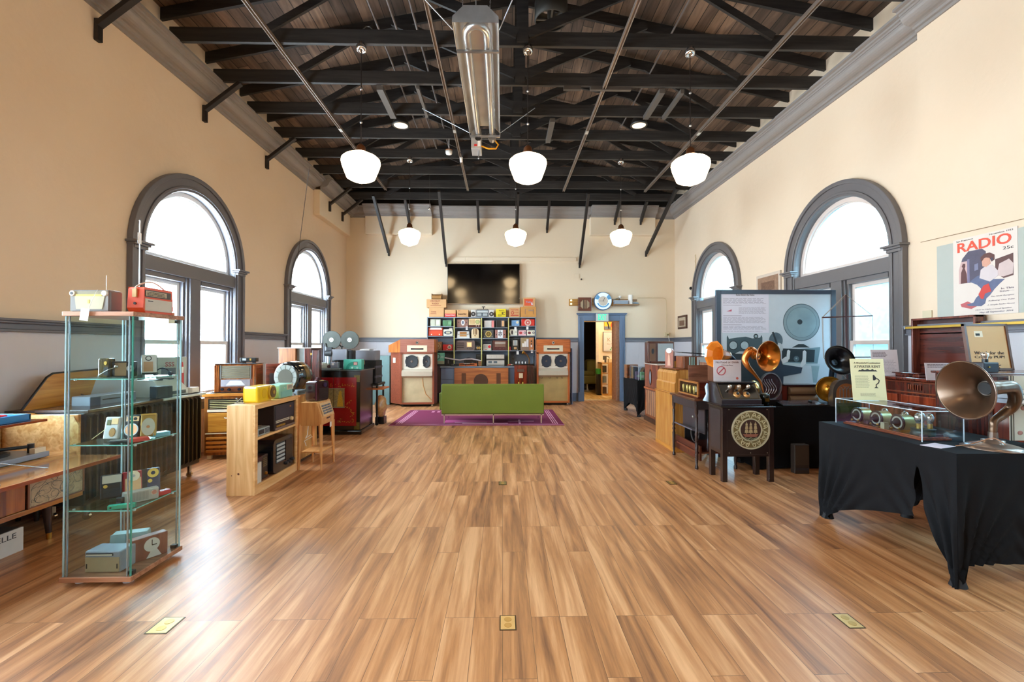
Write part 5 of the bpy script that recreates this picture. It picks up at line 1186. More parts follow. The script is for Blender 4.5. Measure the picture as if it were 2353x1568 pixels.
# the goods on the shelves: crop coordinates of a close-up, 7.84 per photo pixel
def bk(name, label, c, col, row, d, bm, feats=(), **kw):
    x0, x1, ct = c; px0, px1 = x0/7.84+960, x1/7.84+960
    z = (zz(SY[col][row]) if row < 3 else ctop) if row >= 0 else ztop2
    pyt = ct/7.84+680
    Yf = yF+.05 if row < 3 else 11.62
    a, b = at(px0, 800, Yf), at(px1, 800, Yf); zt = at(px0, pyt, Yf).z
    return gadget(name, label, kw.pop('cat', 'radio'), b.x-a.x, d, zt-z-.001, bm, feats, ((a.x+b.x)/2, Yf+d/2, z+.001), **kw)
DK, WH, GO = DARK, WHITE, GOLD
CARD = P('#c99a68', .7, 0, .06)
def tag(t, x, z): obj('price_tag', G().box(x-.028, x+.028, -.11, -.108, z-.085, z).tube([(x, -.109, z), (x, -.10, z+.06)], .0015, 4), PAPER, t)
bk('white_clock_radio', 'white square faced clock radio at the end of the top bookshelf', (222, 408, 424), 0, 0, .16, P('#cfcdb8', .45), (('divider', 'r', (.46, .1, .53, .95), P('#8a8a78', .4), .006), ('grille', 'h', (.06, .2, .44, .9, 6), P('#b5b3a0', .5), .004), ('dial', 'r', (.58, .25, .92, .85), P('#dedcc8', .4), .005)))
bk('jade_radio', 'mottled jade green radio with big round grille on the top bookshelf', (448, 606, 440), 0, 0, .15, P('#5f8f68', .3, 0, .35, .5), (('round_grille', 'c', (.30, .52, .42), P('#4a7a54', .4), .012), ('panel', 'r', (.58, .3, .95, .75), P('#7aa880', .35), .004)), shape='soft')
bk('walnut_radio', 'brown radio with white number dial and two dots on the top bookshelf', (702, 910, 424), 1, 0, .16, P('#8a6256', .45, 0, .1), (('dial', 'o', (.53, .60, .36, .62), WH, .006), ('dial_numbers', 'o', (.53, .60, .22, .62), P('#6a7080', .5), .008), ('dot', 'c', (.18, .62, .06), DK, .006), ('dot', 'c', (.84, .62, .06), DK, .006)))
tt = bk('cream_radio', 'cream and brown radio with round green dial on the top bookshelf', (918, 1130, 412), 1, 0, .17, P('#e6cfa0', .45), (('base_band', 'r', (0, 0, 1, .28), P('#4a1c12', .3), .006), ('grille', 'v', (.04, .40, .52, .92, 9), P('#c9aa78', .5), .004), ('dial_rim', 'c', (.74, .64, .24), P('#8a8a5a', .4), .006), ('dial', 'c', (.74, .64, .19), P('#b5b878', .35), .009), ('knob', 'k', ((.64, .17, .014), (.84, .17, .014)), WH, .012)))
tag(tt, -.20, .02)
bk('pink_radio', 'white radio with salmon pink side panel on the top bookshelf', (1196, 1376, 446), 2, 0, .15, P('#d4cfc8', .45), (('pink_side', 'r', (.74, .0, 1, 1), P('#d97f7c', .4), .004), ('grille', 'h', (.04, .12, .70, .9, 8), P('#bdb6b0', .5), .003), ('knob', 'k', ((.72, .78, .010), (.72, .5, .010), (.72, .22, .010)), DK, .01)))
bk('black_box_radio', 'black box radio with orange tinted plate on the top bookshelf', (1412, 1568, 438), 2, 0, .15, P('#241c1c', .35), (('plate', 'r', (.55, .1, .97, .95), P('#5a5a60', .35, .3), .005), ('orange_plate', 'r', (.66, .15, .92, .90), P('#d9a878', .4), .008), ('grille', 'v', (.05, .1, .45, .9, 5), P('#100c0c', .4), .004)))
tt = bk('powder_blue_radio', 'powder blue radio with round cream dial on the top bookshelf', (1690, 1832, 440), 3, 0, .14, P('#7aa8d4', .4), (('dial', 'c', (.74, .62, .24), P('#d9cfb0', .4), .008), ('grille', 'h', (.08, .2, .5, .75, 5), P('#6a98c4', .5), .004)))
tt = bk('red_ring_radio', 'bright red radio with large white ring dial on the top bookshelf', (1868, 2106, 424), 3, 0, .15, P('#d42a22', .35, 0, .05, .3), (('ring', 'ring', (.48, .5, .34, .50), P('#d9b8a8', .4), .012), ('dial', 'c', (.48, .5, .34), P('#c9625c', .4), .008), ('hub', 'c', (.48, .5, .10), WH, .014), ('tab', 'r', (.02, .96, .3, 1.12), P('#8a1a1a', .4), .0)))
tag(tt, -.02, -.01)
bk('orange_player', 'orange red portable record player with white lid on the second bookshelf', (190, 446, 574), 0, 1, .18, P('#d9431c', .35, 0, .06, .3), (('white_lid', 'p', ((.10, .76), (.98, .76), (.90, 1.0), (.16, 1.0)), P('#dcd6cc', .4), .01), ('band', 'r', (0, .60, 1, .66), P('#a82c14', .4), .006), ('knob', 'k', ((.22, .18, .016), (.78, .18, .016)), CREAMP, .014)), bev=.01)
bk('white_oval_radio', 'white radio with dark oval dial and top handle on the second bookshelf', (460, 630, 604), 0, 1, .15, P('#dedacb', .4), (('oval', 'o', (.5, .50, .27, 2.2), P('#4a5260', .4), .005), ('dial', 'r', (.30, .36, .70, .66), P('#c9c0a4', .4), .008), ('handle', 'r', (.62, 1.0, .95, 1.14), CREAMP, .0)), shape='soft')
bk('ivory_radio', 'white radio with copper basket weave front on the second bookshelf', (704, 934, 640), 1, 1, .16, P('#e2e2e0', .35), (('copper_front', 'r', (.22, .25, .76, .92), P('#c08a4c', .4), .006), ('weave', 'v', (.22, .55, .76, .92, 9), P('#a8703a', .5), .009), ('bar', 'r', (.12, .50, .90, .56), P('#a8a090', .3, .4), .012), ('knob', 'k', ((.10, .52, .014), (.88, .60, .014)), P('#b5ada0', .4), .012)), shape='trap', bev=.012)
bk('tombstone_radio', 'tall cream tombstone radio with three dark slots on the second bookshelf', (966, 1098, 582), 1, 1, .15, P('#e8d0a8', .4), (('slot', 'r', (.26, .36, .36, .92), P('#7a5a2c', .4), .006), ('slot', 'r', (.46, .36, .56, .94), P('#7a5a2c', .4), .006), ('slot', 'r', (.64, .36, .74, .92), P('#7a5a2c', .4), .006), ('dial', 'c', (.50, .26, .08), P('#b08a50', .4), .008)), shape='tomb', bev=.008)
bk('gold_dial_radio', 'dark grey radio with large gold ring dial on the second bookshelf', (1178, 1366, 614), 2, 1, .16, P('#4a4a48', .4), (('gold_rim', 'ring', (.51, .5, .30, .36), P('#e0c878', .35, .3), .012), ('dial', 'c', (.51, .5, .30), P('#6a5418', .35), .007), ('needle', 'p', ((.44, .42), (.46, .40), (.58, .58), (.56, .60)), GO, .010), ('knob', 'k', ((.16, .2, .010), (.84, .2, .010)), P('#b5b09a', .4), .01)))
bk('fretwork_radio', 'rosy brown radio with white fretwork centre on the second bookshelf', (1392, 1588, 612), 2, 1, .16, P('#9a665c', .45), (('white_panel', 'r', (.24, .02, .72, .98), P('#e6e6e8', .4), .005), ('fretwork', 'r', (.30, .60, .66, .68), P('#4a4644', .4), .008), ('fretwork', 'r', (.44, .2, .50, .92), P('#4a4644', .4), .008), ('fretwork', 'r', (.32, .30, .40, .52), P('#4a4644', .4), .008), ('fretwork', 'r', (.56, .34, .64, .54), P('#4a4644', .4), .008), ('dot', 'c', (.12, .42, .06), DK, .006), ('dot', 'c', (.86, .42, .06), DK, .006)))
tt = bk('figure_radio', 'white novelty radio with round end printed with a dark figure on the second bookshelf', (1666, 1794, 604), 3, 1, .13, P('#e6e3d4', .4), (('round_end', 'c', (.22, .62, .38), P('#ece9da', .4), .008), ('print', 'o', (.26, .5, .34, .4), P('#3a2a2c', .5), .010), ('print', 'r', (.70, .5, .90, .55), P('#5a4a4a', .5), .004), ('print', 'r', (.70, .68, .90, .72), P('#5a4a4a', .5), .004)))
tag(tt, .04, .22)
bk('printed_radio', 'small pink radio with red printed figures on the second bookshelf', (1812, 1956, 622), 3, 1, .12, P('#e6b8bc', .4), (('print', 'o', (.30, .5, .24, 1.2), P('#b5383c', .5), .004), ('dial', 'c', (.82, .54, .2), DK, .006), ('dial_centre', 'c', (.82, .54, .10), WH, .009)))
bk('printed_radio', 'small white radio with maroon printed figures next to the pink one', (1968, 2110, 622), 3, 1, .12, P('#e6dfcc', .4), (('print', 'o', (.30, .5, .24, 1.2), P('#7a2c34', .5), .004), ('dial', 'c', (.82, .54, .2), DK, .006), ('dial_centre', 'c', (.82, .54, .10), WH, .009)))
bk('carved_radio', 'small wooden radio with curved pale fret half hidden on the third bookshelf', (270, 432, 828), 0, 2, .16, P('#8a5a34', .45), (('frame', 'ring', (.5, .5, .30, .40), P('#b08a58', .4), .008), ('fret', 'o', (.5, .5, .22, .7), P('#c9b48c', .4), .006), ('label', 'r', (.1, -.02, .6, .12), PAPER, .012)))
bk('red_radio', 'plain bright red radio with cream round dial on the third bookshelf', (450, 628, 878), 0, 2, .14, P('#d2141c', .3, 0, .05, .4), (('dial', 'c', (.68, .55, .32), P('#e2cfb8', .4), .008), ('dial_centre', 'c', (.68, .55, .17), DK, .012), ('dial_hub', 'c', (.68, .55, .06), WH, .014), ('mark', 'r', (.38, .12, .5, .18), WH, .004)))
bk('streamline_radio', 'big grey brown radio with wrap around louvres and lit dial on the third bookshelf', (690, 1026, 806), 1, 2, .18, P('#6f5a54', .4), (('louvre', 'h', (-.01, .2, .42, .85, 3), P('#3a2420', .35), .014), ('side_bars', 'r', (-.01, .0, .05, .98), P('#3a1c1c', .35), .010), ('dial_frame', 'r', (.56, .32, .86, .86), P('#b5906a', .35), .008), ('lit_dial', 'r', (.60, .36, .82, .80), E('#ffcf90', .35), .010), ('knob', 'k', ((.60, .2, .014), (.74, .2, .014), (.86, .2, .014)), DK, .014)), shape='soft')
bk('twin_knob_radio', 'low round black radio with gold cross front on the third bookshelf', (1036, 1150, 896), 1, 2, .12, P('#1c1816', .3), (('gold_cross', 'p', ((.3, .2), (.5, .4), (.7, .2), (.75, .8), (.5, .6), (.25, .8)), P('#c09a4c', .35, .4), .006), ('white_knob', 'k', ((.18, .5, .012), (.82, .5, .012)), WH, .014)), shape='soft')
bk('grey_red_radio', 'light grey radio with red round dial on the third bookshelf', (1176, 1322, 872), 2, 2, .14, P('#c9c4b4', .45), (('grille', 'h', (.06, .3, .58, .88, 8), P('#9f9c90', .5), .005), ('red_dial', 'c', (.78, .60, .22), P('#c8202c', .35), .010), ('mark', 'r', (.22, .10, .5, .18), P('#b55a5a', .4), .004)), shape='soft')
bk('burgundy_radio', 'large burgundy radio with wide glass dial on the third bookshelf', (1336, 1626, 806), 2, 2, .18, P('#4a1018', .2, 0, .15, .7), (('dial', 'r', (.18, .34, .84, .92), P('#7a5a4c', .3, 0, .3), .006), ('glass_strip', 'r', (.18, .66, .84, .84), P('#b5a69c', .25, .2), .008), ('key', 'k', ((.26, .2, .012), (.50, .2, .012), (.74, .2, .012)), P('#7a1c28', .3), .014), ('corner', 'r', (.0, .0, .06, .96), P('#2c0a10', .2), .010), ('corner', 'r', (.94, .0, 1, .96), P('#2c0a10', .2), .010)), shape='trap')
bk('tiny_red_radio', 'tiny red thing beside the shelf strip on the third bookshelf', (1642, 1674, 918), 3, 2, .05, P('#c8283c', .35), (), cat='trinket', body='body', shape='soft', bev=.003)
tt = bk('black_upright_radio', 'black upright radio with white louvred window on the third bookshelf', (1696, 1816, 786), 3, 2, .13, P('#23201e', .35), (('window', 'r', (.18, .44, .82, .92), P('#c9c6bc', .4), .005), ('slats', 'v', (.34, .46, .68, .90, 4), P('#8fa0a8', .4), .010), ('plate', 'r', (.3, .1, .7, .30), P('#b08a5c', .4), .006)))
tag(tt, .06, -.02)
tt = bk('skyscraper_radio', 'tan radio printed with white stepped tower shapes on the third bookshelf', (1852, 2090, 752), 3, 2, .16, P('#8a7464', .45), (('picture', 'r', (.03, .25, .63, .97), P('#9a8460', .4), .004), ('tower', 'r', (.12, .27, .26, .55), WH, .007), ('tower', 'r', (.28, .27, .42, .70), WH, .008), ('tower', 'r', (.44, .27, .60, .88), P('#d9dade', .4), .009), ('wood_end', 'r', (.66, .0, 1, 1), P('#b5784c', .45), .008), ('dot', 'c', (.82, .72, .06), DK, .010), ('dot', 'c', (.82, .50, .05), DK, .010), ('white_bar', 'r', (.76, .25, .88, .42), WH, .010)))
tag(tt, .12, .02)
# counter level
bk('mint_dial_radio', 'mint green radio with large circular dial standing on the counter', (284, 474, 1030), 0, 3, .15, P('#7ac8b0', .4), (('dial_rim', 'ring', (.38, .72, .17, .21), P('#3a5a54', .4), .010), ('dial', 'c', (.38, .72, .15), P('#a8dccc', .4), .008), ('panel', 'r', (.62, .62, .95, .75), P('#a8d8c8', .4), .006), ('lower_set', 'r', (.0, .16, 1.02, .40), P('#a8a88c', .45), .012), ('dark_base', 'r', (.0, .0, 1.1, .15), P('#1a1a1c', .4), .014)))
bk('black_amplifier', 'black upright amplifier beside the mint radio on the counter', (500, 580, 1150), 0, 3, .12, P('#141416', .4), (('pale_bar', 'r', (.55, .4, .7, .9), P('#8a8a86', .4), .004),), cat='amplifier')
bk('low_black_unit', 'low black unit in front of the shelf strip on the counter', (600, 740, 1228), 0, 3, .12, P('#17171a', .4), (('knob', 'k', ((.3, .7, .012),), STEEL, .01),), cat='amplifier')
tt = bk('orange_turntable', 'orange based turntable with black record on the counter', (744, 1070, 1218), 1, 3, .2, P('#c8642c', .4), (('front_keys', 'v', (.25, .75, .6, 1.1, 8), WH, .006),), cat='turntable')
obj('dark_deck', G().box(-.21, .16, -.10, .10, .035, .055), BLACK, tt); obj('record', G().cyl((.0, .08, .08), (0, .10, .08), .115, None, 28).mv(0, 0, .02), P('#0c0c0e', .3), tt); obj('headshell', G().cb(.12, -.04, .055, .06, .06, .03), P('#77716a', .4, .4), tt)
t = thing('tonearm', 'long white curved arm lying across the turntable on the counter', 'tonearm', (0, 0, 0))
a = [at(960+x/7.84, 680+y/7.84, 11.62) for x, y in ((480, 1118), (620, 1142), (760, 1160), (860, 1142), (980, 1140), (1080, 1158), (1140, 1172))]
t.location = (a[3].x, 11.62, ctop+.002); arm = G().tube([p-t.location for p in a], [.018]*6+[.012]); obj('arm', arm, P('#cfc6c8', .4), t); q0 = a[3]-t.location; obj('rest', G().tube([(q0.x, q0.y, 0), q0], .006), DARK, t)
tt = bk('black_screen', 'small black rectangular screen at the back of the counter', (1040, 1202, 1056), 1, 3, .03, P('#101012', .3), (('badge', 'r', (.12, .85, .5, .88), P('#6a6a6a', .4), .003),), cat='screen')
tt.location.y += .14
bk('wood_block_speaker', 'small wooden block by the middle shelf strip on the counter', (1090, 1146, 1180), 1, 3, .08, P('#8a5a34', .4), (), cat='speaker', bev=.004)
tt = bk('silver_amplifier', 'silver amplifier stack with knob row and twin meters on the counter', (1238, 1560, 1060), 2, 3, .2, P('#b5b2ac', .3, .5), (('upper_fascia', 'r', (.01, .66, .99, .97), P('#d0cdc6', .3, .4), .006), ('gap', 'r', (0, .50, 1, .64), P('#3a3632', .4), .002), ('meter_fascia', 'r', (0, .18, 1, .48), P('#c9c6c0', .3, .4), .006), ('meter', 'r', (.10, .26, .30, .44), P('#5a666e', .3), .009), ('meter', 'r', (.40, .26, .60, .44), P('#5a666e', .3), .009), ('lower_slot', 'r', (.05, .04, .95, .12), P('#7a7672', .3), .006), ('knob', 'k', ((.14, .82, .012), (.28, .82, .018), (.42, .82, .012), (.56, .82, .012), (.70, .82, .012), (.86, .82, .014)), P('#f0eee8', .25, .3), .014)), cat='amplifier')
t = thing('horn_ornament', 'small golden gooseneck horn on a black stand at the counter end', 'horn', (at(960+1990/7.84, 800, 11.62).x, 11.66, ctop+.001))
obj('neck', G().tube([(.02, 0, 0), (.03, 0, .18), (-.02, 0, .27), (-.09, 0, .33)], [.02, .018, .022, .03]), P('#7a5a34', .35, .5), t); obj('bell', G().lathe([(.02, 0), (.045, .05), (.05, .07)], (-.08, 0, .32), (-.8, -.3, .5), 18), P('#c9a050', .3, .6), t); obj('post', G().cyl((.14, 0, 0), (.14, 0, .26), .02), BLACK, t)
t = thing('valve_chassis', 'row of small glass valves on a black chassis at the counter end', 'valve set', (at(960+1850/7.84, 800, 11.62).x, 11.58, ctop+.001))
obj('chassis', G().cb(0, 0, 0, .46, .12, .03), BLACK, t, .004)
for x in (-.11, -.03, .05, .13): v = obj('valve', G().lathe([(.012, .03), (.012, .05), (.018, .06), (.02, .10), (.010, .12), (0, .125)], (x, 0, 0), (0, 0, 1), 12), P('#cfd2d4', .1, .3), t)
t = thing('spiky_coil', 'dark tangled wire ornament behind the shelf strip on the counter', 'ornament', (at(960+1715/7.84, 800, 11.62).x, 11.72, ctop+.001))
q = G()
for i in range(14): a = i*2*PI/14; q.tube([(0, 0, .18), (.10*math.cos(a), 0, .18+.10*math.sin(a))], .003, 5)
q.tube([(0, 0, 0), (0, 0, .18)], .006); q.cyl((0, 0, 0), (0, 0, .01), .05); obj('spokes', q, P('#4a3a24', .4, .4), t)
t = thing('red_tool', 'small red handled tool on the counter beside the amplifier stack', 'tool', (at(960+1650/7.84, 800, 11.6).x, 11.56, ctop+.001)); obj('handle', G().tube([(-.05, 0, .02), (.03, 0, .045)], .014), P('#c23a2a', .4), t); obj('white_end', G().tube([(.03, 0, .045), (.10, 0, .02)], .009), WHITE, t)

# cartons along the top
def carton(label, c, ct, ybase=None, col=CARD, feats=(), z=None, d=.22, tilt=0, name='carton'):
    px0, px1 = c[0]/7.84+960, c[1]/7.84+960
    a, b = at(px0, 720, yF+.03), at(px1, 720, yF+.03); z0 = ztop2 if z is None else z; zt = at(px0, ct/7.84+680, yF+.03).z
    return gadget(name, label, 'box', b.x-a.x, d, zt-z0-.001, col, feats, ((a.x+b.x)/2, yF+.03+d/2, z0+.001), bev=.002, body='box'), zt
RB = P('#8a3a26', .6); 
t, z1 = carton('plain cardboard carton with faint red print, bottom of its stack on the bookcase', (204, 470), 214, feats=(('faint_print', 't', ('TOWER', .30, .55, .36), RB, .002), ('fine_print', 'l', (.10, .30, .5, .42, 2), RB, .002)))
t, z2 = carton('wide cardboard carton lettered in red across its front, on the plain carton', (158, 512), 62, z=z1+.001, feats=(('title', 't', ('CROSLEY', .45, .78, .50), RB, .002), ('subtitle', 't', ('RADIO', .45, .48, .34), RB, .002), ('strapline', 'r', (.2, .22, .74, .27), RB, .002)))
xo = t.location.x-.02; a, b = at(991.5, 690, yF+.05).x, at(1015, 690, yF+.05).x; zt = at(1000, 675, yF+.05).z
t = ax('open_carton', 'small open wooden tray carton topmost of its stack by the television', 'box', a, b, yF+.04, yF+.24, z2+.001)
q = G().box(a, b, yF+.04, yF+.24, z2+.001, z2+.012).box(a, b, yF+.228, yF+.24, z2, zt).box(a, a+.012, yF+.04, yF+.24, z2, zt).box(b-.012, b, yF+.04, yF+.24, z2, zt).box(a, b, yF+.04, yF+.052, z2, zt-.05); obj('box', L(t, q), P('#9a6c34', .6), t)
carton('small carton with red lower half and white script on the bookcase', (484, 682), 252, feats=(('red_half', 'r', (0, 0, 1, .46), P('#c8322a', .5), .002), ('script', 't', ('Personal Clock', .5, .28, .86, .16), WHITE, .004)))
carton('tan carton with dark script lettering on the bookcase', (706, 908), 252, feats=(('script', 't', ('Soldered Bell', .45, .42, .74, .22), P('#5a3420', .6), .003), ('mark', 'r', (.1, .84, .3, .9), RB, .002)))
carton('yellow carton with black script and a drawn radio on the bookcase', (1408, 1588, ), 236, col=P('#dcc61e', .5), feats=(('script', 't', ('Regency', .55, .78, .50), P('#5a4a14', .6), .002), ('drawn_radio', 'r', (.58, .30, .92, .62), P('#6a5a1a', .5), .003), ('dial', 'c', (.82, .46, .10), P('#dcc61e', .5), .005), ('fine_print', 'l', (.2, .12, .6, .35, 3), P('#6a5a1a', .5), .002)))
carton('tan carton with red lettering and round emblem on the bookcase', (1646, 1836), 216, feats=(('title', 't', ('TELETONE', .5, .78, .74), P('#b5402c', .6), .002), ('emblem', 'ring', (.32, .46, .10, .17), P('#b5402c', .6), .002), ('subtitle', 't', ('RADIO', .72, .48, .40), P('#b5402c', .6), .002), ('bar', 'r', (.14, .14, .9, .24), P('#b5402c', .6), .002)))
t, z1 = carton('square brown carton with faint printed outline, below the orange printed one', (1852, 2132), 198, col=P('#c48a44', .6), feats=(('outline', 'r', (.28, .28, .32, .80), P('#8a6c5a', .6), .002), ('outline', 'r', (.28, .76, .84, .80), P('#8a6c5a', .6), .002), ('outline', 'r', (.80, .3, .84, .80), P('#8a6c5a', .6), .002), ('outline', 'r', (.50, .60, .84, .66), P('#77788a', .6), .002)))
carton('carton with orange label and blue number 6, topmost beside the television', (1904, 2112), 32, z=z1+.001, feats=(('orange_label', 'r', (.08, .10, .82, .86), P('#d2522c', .5), .002), ('script', 't', ('Twin', .42, .52, .44), P('#8f9ab8', .5), .004), ('number', 't', ('6', .74, .36, .18), P('#d9d2dc', .5), .004)))
t = bk('boombox', 'silver boombox with two speakers and raised handle on the bookcase top', (958, 1368, 250), 0, -1, .12, P('#8e9298', .35, .4), (('speaker_panel', 'r', (.0, .02, .20, .98), P('#c9c6c2', .4), .006), ('speaker_panel', 'r', (.80, .02, 1, .98), P('#c9c6c2', .4), .006), ('woofer', 'c', (.10, .42, .30), P('#2c2c30', .4), .010), ('woofer', 'c', (.90, .42, .30), P('#2c2c30', .4), .010), ('woofer_cap', 'c', (.10, .42, .10), STEEL, .013), ('woofer_cap', 'c', (.90, .42, .10), STEEL, .013), ('deck', 'r', (.24, .1, .76, .94), P('#4a5864', .25, .3), .006), ('tuner_glass', 'r', (.26, .60, .74, .88), P('#b9c8d0', .2, .3), .009), ('cassette_window', 'r', (.28, .18, .46, .50), P('#9fb0bc', .2, .4), .010), ('cassette_window', 'r', (.52, .18, .72, .50), P('#9fb0bc', .2, .4), .010)), cat='boombox')
obj('handle', G().box(-.14, .14, -.01, .01, .205, .215).box(-.145, -.135, -.01, .01, .12, .215).box(.135, .145, -.01, .01, .12, .215), BLACK, t)
t = thing('mini_camera', 'tiny black camera on a clip above the boombox', 'camera', (at(1111, 700, yF+.05).x, yF+.10, at(1111, 706, yF+.05).z-.0)); obj('body', G().cb(0, 0, 0, .09, .03, .02).cb(.0, 0, -.05, .02, .03, .05), BLACK, t)

# radiogram cabinet between board and loudspeaker
a, b = at(1182, 900, 11.1).x, at(1226, 900, 11.1).x; zt = at(1200, 839, 11.1).z
t = ax('tall_cabinet_radio', 'glossy red brown cabinet radio beside the speaker board', 'radio', a, b, 11.1, 11.38, 0)
xm = at(1211, 900, 11.1).x
obj('body', L(t, G().box(a, xm, 11.1, 11.38, .1, zt)), W('#4a120a', '#8a2c18', 'z', .15, 5, .8), t, .006); obj('side_flutes', L(t, G().box(xm, b, 11.12, 11.36, .1, zt)), MAHOGZ, t, .004)
q = G()
for i in range(3): q.box(xm+.03+i*.045, xm+.045+i*.045, 11.112, 11.12, .15, zt-.04)
obj('flute_strip', L(t, q), P('#1c0a08', .3), t)
obj('top', L(t, G().box(a-.02, b+.01, 11.08, 11.4, zt, zt+.02)), P('#150c0a', .2), t, .004)
obj('carved_crest', L(t, G().box(a+.07, xm-.07, 11.09, 11.1, zt-.17, zt-.10)), P('#5a3a28', .5), t, .006); obj('dial_window', L(t, G().box(a+.11, xm-.10, 11.088, 11.1, zt-.32, zt-.20)), P('#c9b08c', .4), t, .01)
obj('knobs', L(t, G().cyl((a+.10, 11.1, zt-.37), (a+.10, 11.08, zt-.37), .012).cyl((xm-.10, 11.1, zt-.37), (xm-.10, 11.08, zt-.37), .012)), P('#2c1410', .3), t)
for x in (a+.02, xm-.03): obj('leg', L(t, G().box(x, x+.025, 11.1, 11.14, 0, .1)), BRASS, t)
for x in (a+.09, xm-.12): obj('gold_slot', L(t, G().box(x, x+.03, 11.09, 11.1, .45, .58)), P('#c9b04c', .4, .3), t)

# ------------------------------------------------------------------ sofa and rug
RUGC = P('#7a1248', .85, 0, .15, 0, 30)
rx0, rx1, ry0, ry1 = -2.07, 1.13, 8.32, 10.35
t = ax('rug', 'magenta rug with pink geometric border lines under the green sofa', 'rug', rx0, rx1, ry0, ry1, 0)
obj('pile', L(t, G().box(rx0, rx1, ry0, ry1, .0, .010)), RUGC, t)
q = G(); PK = P('#e0a0bc', .85, 0, .08)
for d, w in ((.10, .018), (.14, .018), (.18, .018)):
    a0, a1, b0, b1 = rx0+d, rx1-d, ry0+d, ry1-d
    q.box(a0, a0+w, b0, b1, .010, .0115).box(a1-w, a1, b0, b1, .010, .0115)
a0, a1, b0, b1 = rx0+.10, rx1-.10, ry0+.10, ry1-.10
q.box(a0, a1, b0, b0+.018, .010, .0115).box(a0, a1, b1-.018, b1, .010, .0115)
q.box(rx0, rx1, ry0, ry0+.02, .010, .0115).box(-.75, .1, b0+.06, b0+.12, .010, .0115).box(-.9, -.3, b0+.18, b0+.23, .010, .0115).box(.3, .34, b0, b0+.5, .010, .0115).box(.1, .6, b0+.3, b0+.34, .010, .0115)
for i in range(3): q.box(-1.55+i*.12, -1.49+i*.12, 9.95, 10.1, .010, .0115)
obj('border_lines', L(t, q), PK, t)
obj('pink_block', L(t, G().box(-1.1, -.2, 8.6, 8.9, .0102, .0112)), P('#c04a88', .85), t)
GRN = P('#66751f', .42, 0, .10, .15, 3)
sx0, sx1 = at(1014, 950, 8.42).x, at(1250, 950, 8.42).x; szt = at(1130, 885, 8.42).z; szb = at(1130, 953, 8.42).z
t = ax('sofa', 'olive green vinyl sofa on chrome legs facing the back wall', 'sofa', sx0, sx1, 8.42, 9.2, 0.0)
t.location.z = .0115
def Lz(g): return L(t, g).mv(0, 0, .0115)
sm = (sx0+sx1)/2+.02
obj('back_cushion', Lz(G().box(sx0, sx1, 8.42, 8.56, szb, szt)), GRN, t, .018, 4)
for i, (p, q_) in enumerate(((sx0, sm-.003), (sm+.003, sx1))):
    obj('seat_cushion', Lz(G().box(p+.02, q_-.01, 8.57, 9.18, .30, .44)), GRN, t, .025, 3)
obj('arm_cushion', Lz(G().box(sx0-.06, sx0+.02, 8.6, 9.15, szb+.05, .56)), GRN, t, .02, 3)
obj('chrome_rail', Lz(G().box(sx0, sx1, 8.43, 8.455, szb-.03, szb-.005).box(sx0, sx1, 9.14, 9.165, .26, .285)), CHROME, t, .003)
obj('seat_frame', Lz(G().box(sx0+.02, sx1-.02, 8.56, 9.16, .26, .298)), DARK, t)
for x in (sx0+.04, (sx0+sx1)/2, sx1-.06):
    for y in (8.43, 9.14): obj('leg', Lz(G().box(x, x+.022, y, y+.022, 0.0, szb-.01 if y < 9 else .26)), CHROME, t, .002)

# ------------------------------------------------------------------ over the doorway
a, b = at(1308, 703, 11.93).x, at(1465, 703, 11.93).x; z0, z1 = at(1308, 703, 11.93).z, at(1308, 687, 11.93).z
t = ax('mounting_board', 'varnished plank fixed above the exit door with two round lights at its end', 'board', a, b, 11.95, 12.0, z0)
obj('plank', L(t, G().box(a, at(1420, 700, 11.93).x, 11.96, 11.999, z0, z1)), W('#8a5a1e', '#b98a3c', 'x', .3, 5, .3), t, .003)
sh0 = at(1408, 703, 11.93).x
obj('ledge', L(t, G().box(sh0, b, 11.75, 11.999, z0-.0, z0+.03)), W('#6a4a24', '#a87a44', 'x', .4), t, .003)
obj('back_lath', L(t, G().box(sh0, b, 11.97, 11.999, z1-.06, z1)), W('#6a4a24', '#a87a44', 'x', .4), t, .003)
for py in (690.5, 698.5):
    p = at(1312.5, py, 11.94); k = obj('round_light', L(t, G().cyl((p.x, 11.96, p.z), (p.x, 11.93, p.z), .025, None, 16)), E('#fff0d0', .7), t)
p0, p1 = at(1328, 715, 11.9), at(1358.5, 684, 11.9); w, h = p1.x-p0.x, p1.z-p0.z
t = gadget('wall_speaker', 'square brown wall speaker with eight sided striped grille above the door', 'speaker', w, .09, h, MAHOG, (('grille_cloth', 'p', ((.18, .32), (.34, .16), (.66, .16), (.84, .32), (.84, .62), (.66, .80), (.34, .80), (.18, .62)), P('#a08c70', .7), .003), ('slat', 'r', (.37, .14, .42, .82), MAHOGZ, .008), ('slat', 'r', (.48, .14, .53, .82), MAHOGZ, .008), ('slat', 'r', (.59, .14, .64, .82), MAHOGZ, .008)), ((p0.x+p1.x)/2, 11.905, p0.z))
c = at(1386, 692, 11.9); r = 21.5/F*11.9
t = thing('wall_clock', 'round white and blue lit wall clock above the exit door', 'clock', (c.x, 11.96, c.z-r))
obj('case', G().lathe([(0, .035), (r*.97, .035), (r, .0), (r*.97, -.04), (r*.9, -.05), (0, -.05)], (0, 0, r), (0, 1, 0), 48), P('#5a7898', .35), t)
obj('neon_ring', G().ring(0, r, r*.52, r*.90, -.062, -.05, 48), E('#cfe6fa', .42), t)
BT = P('#5a9ccc', .4)
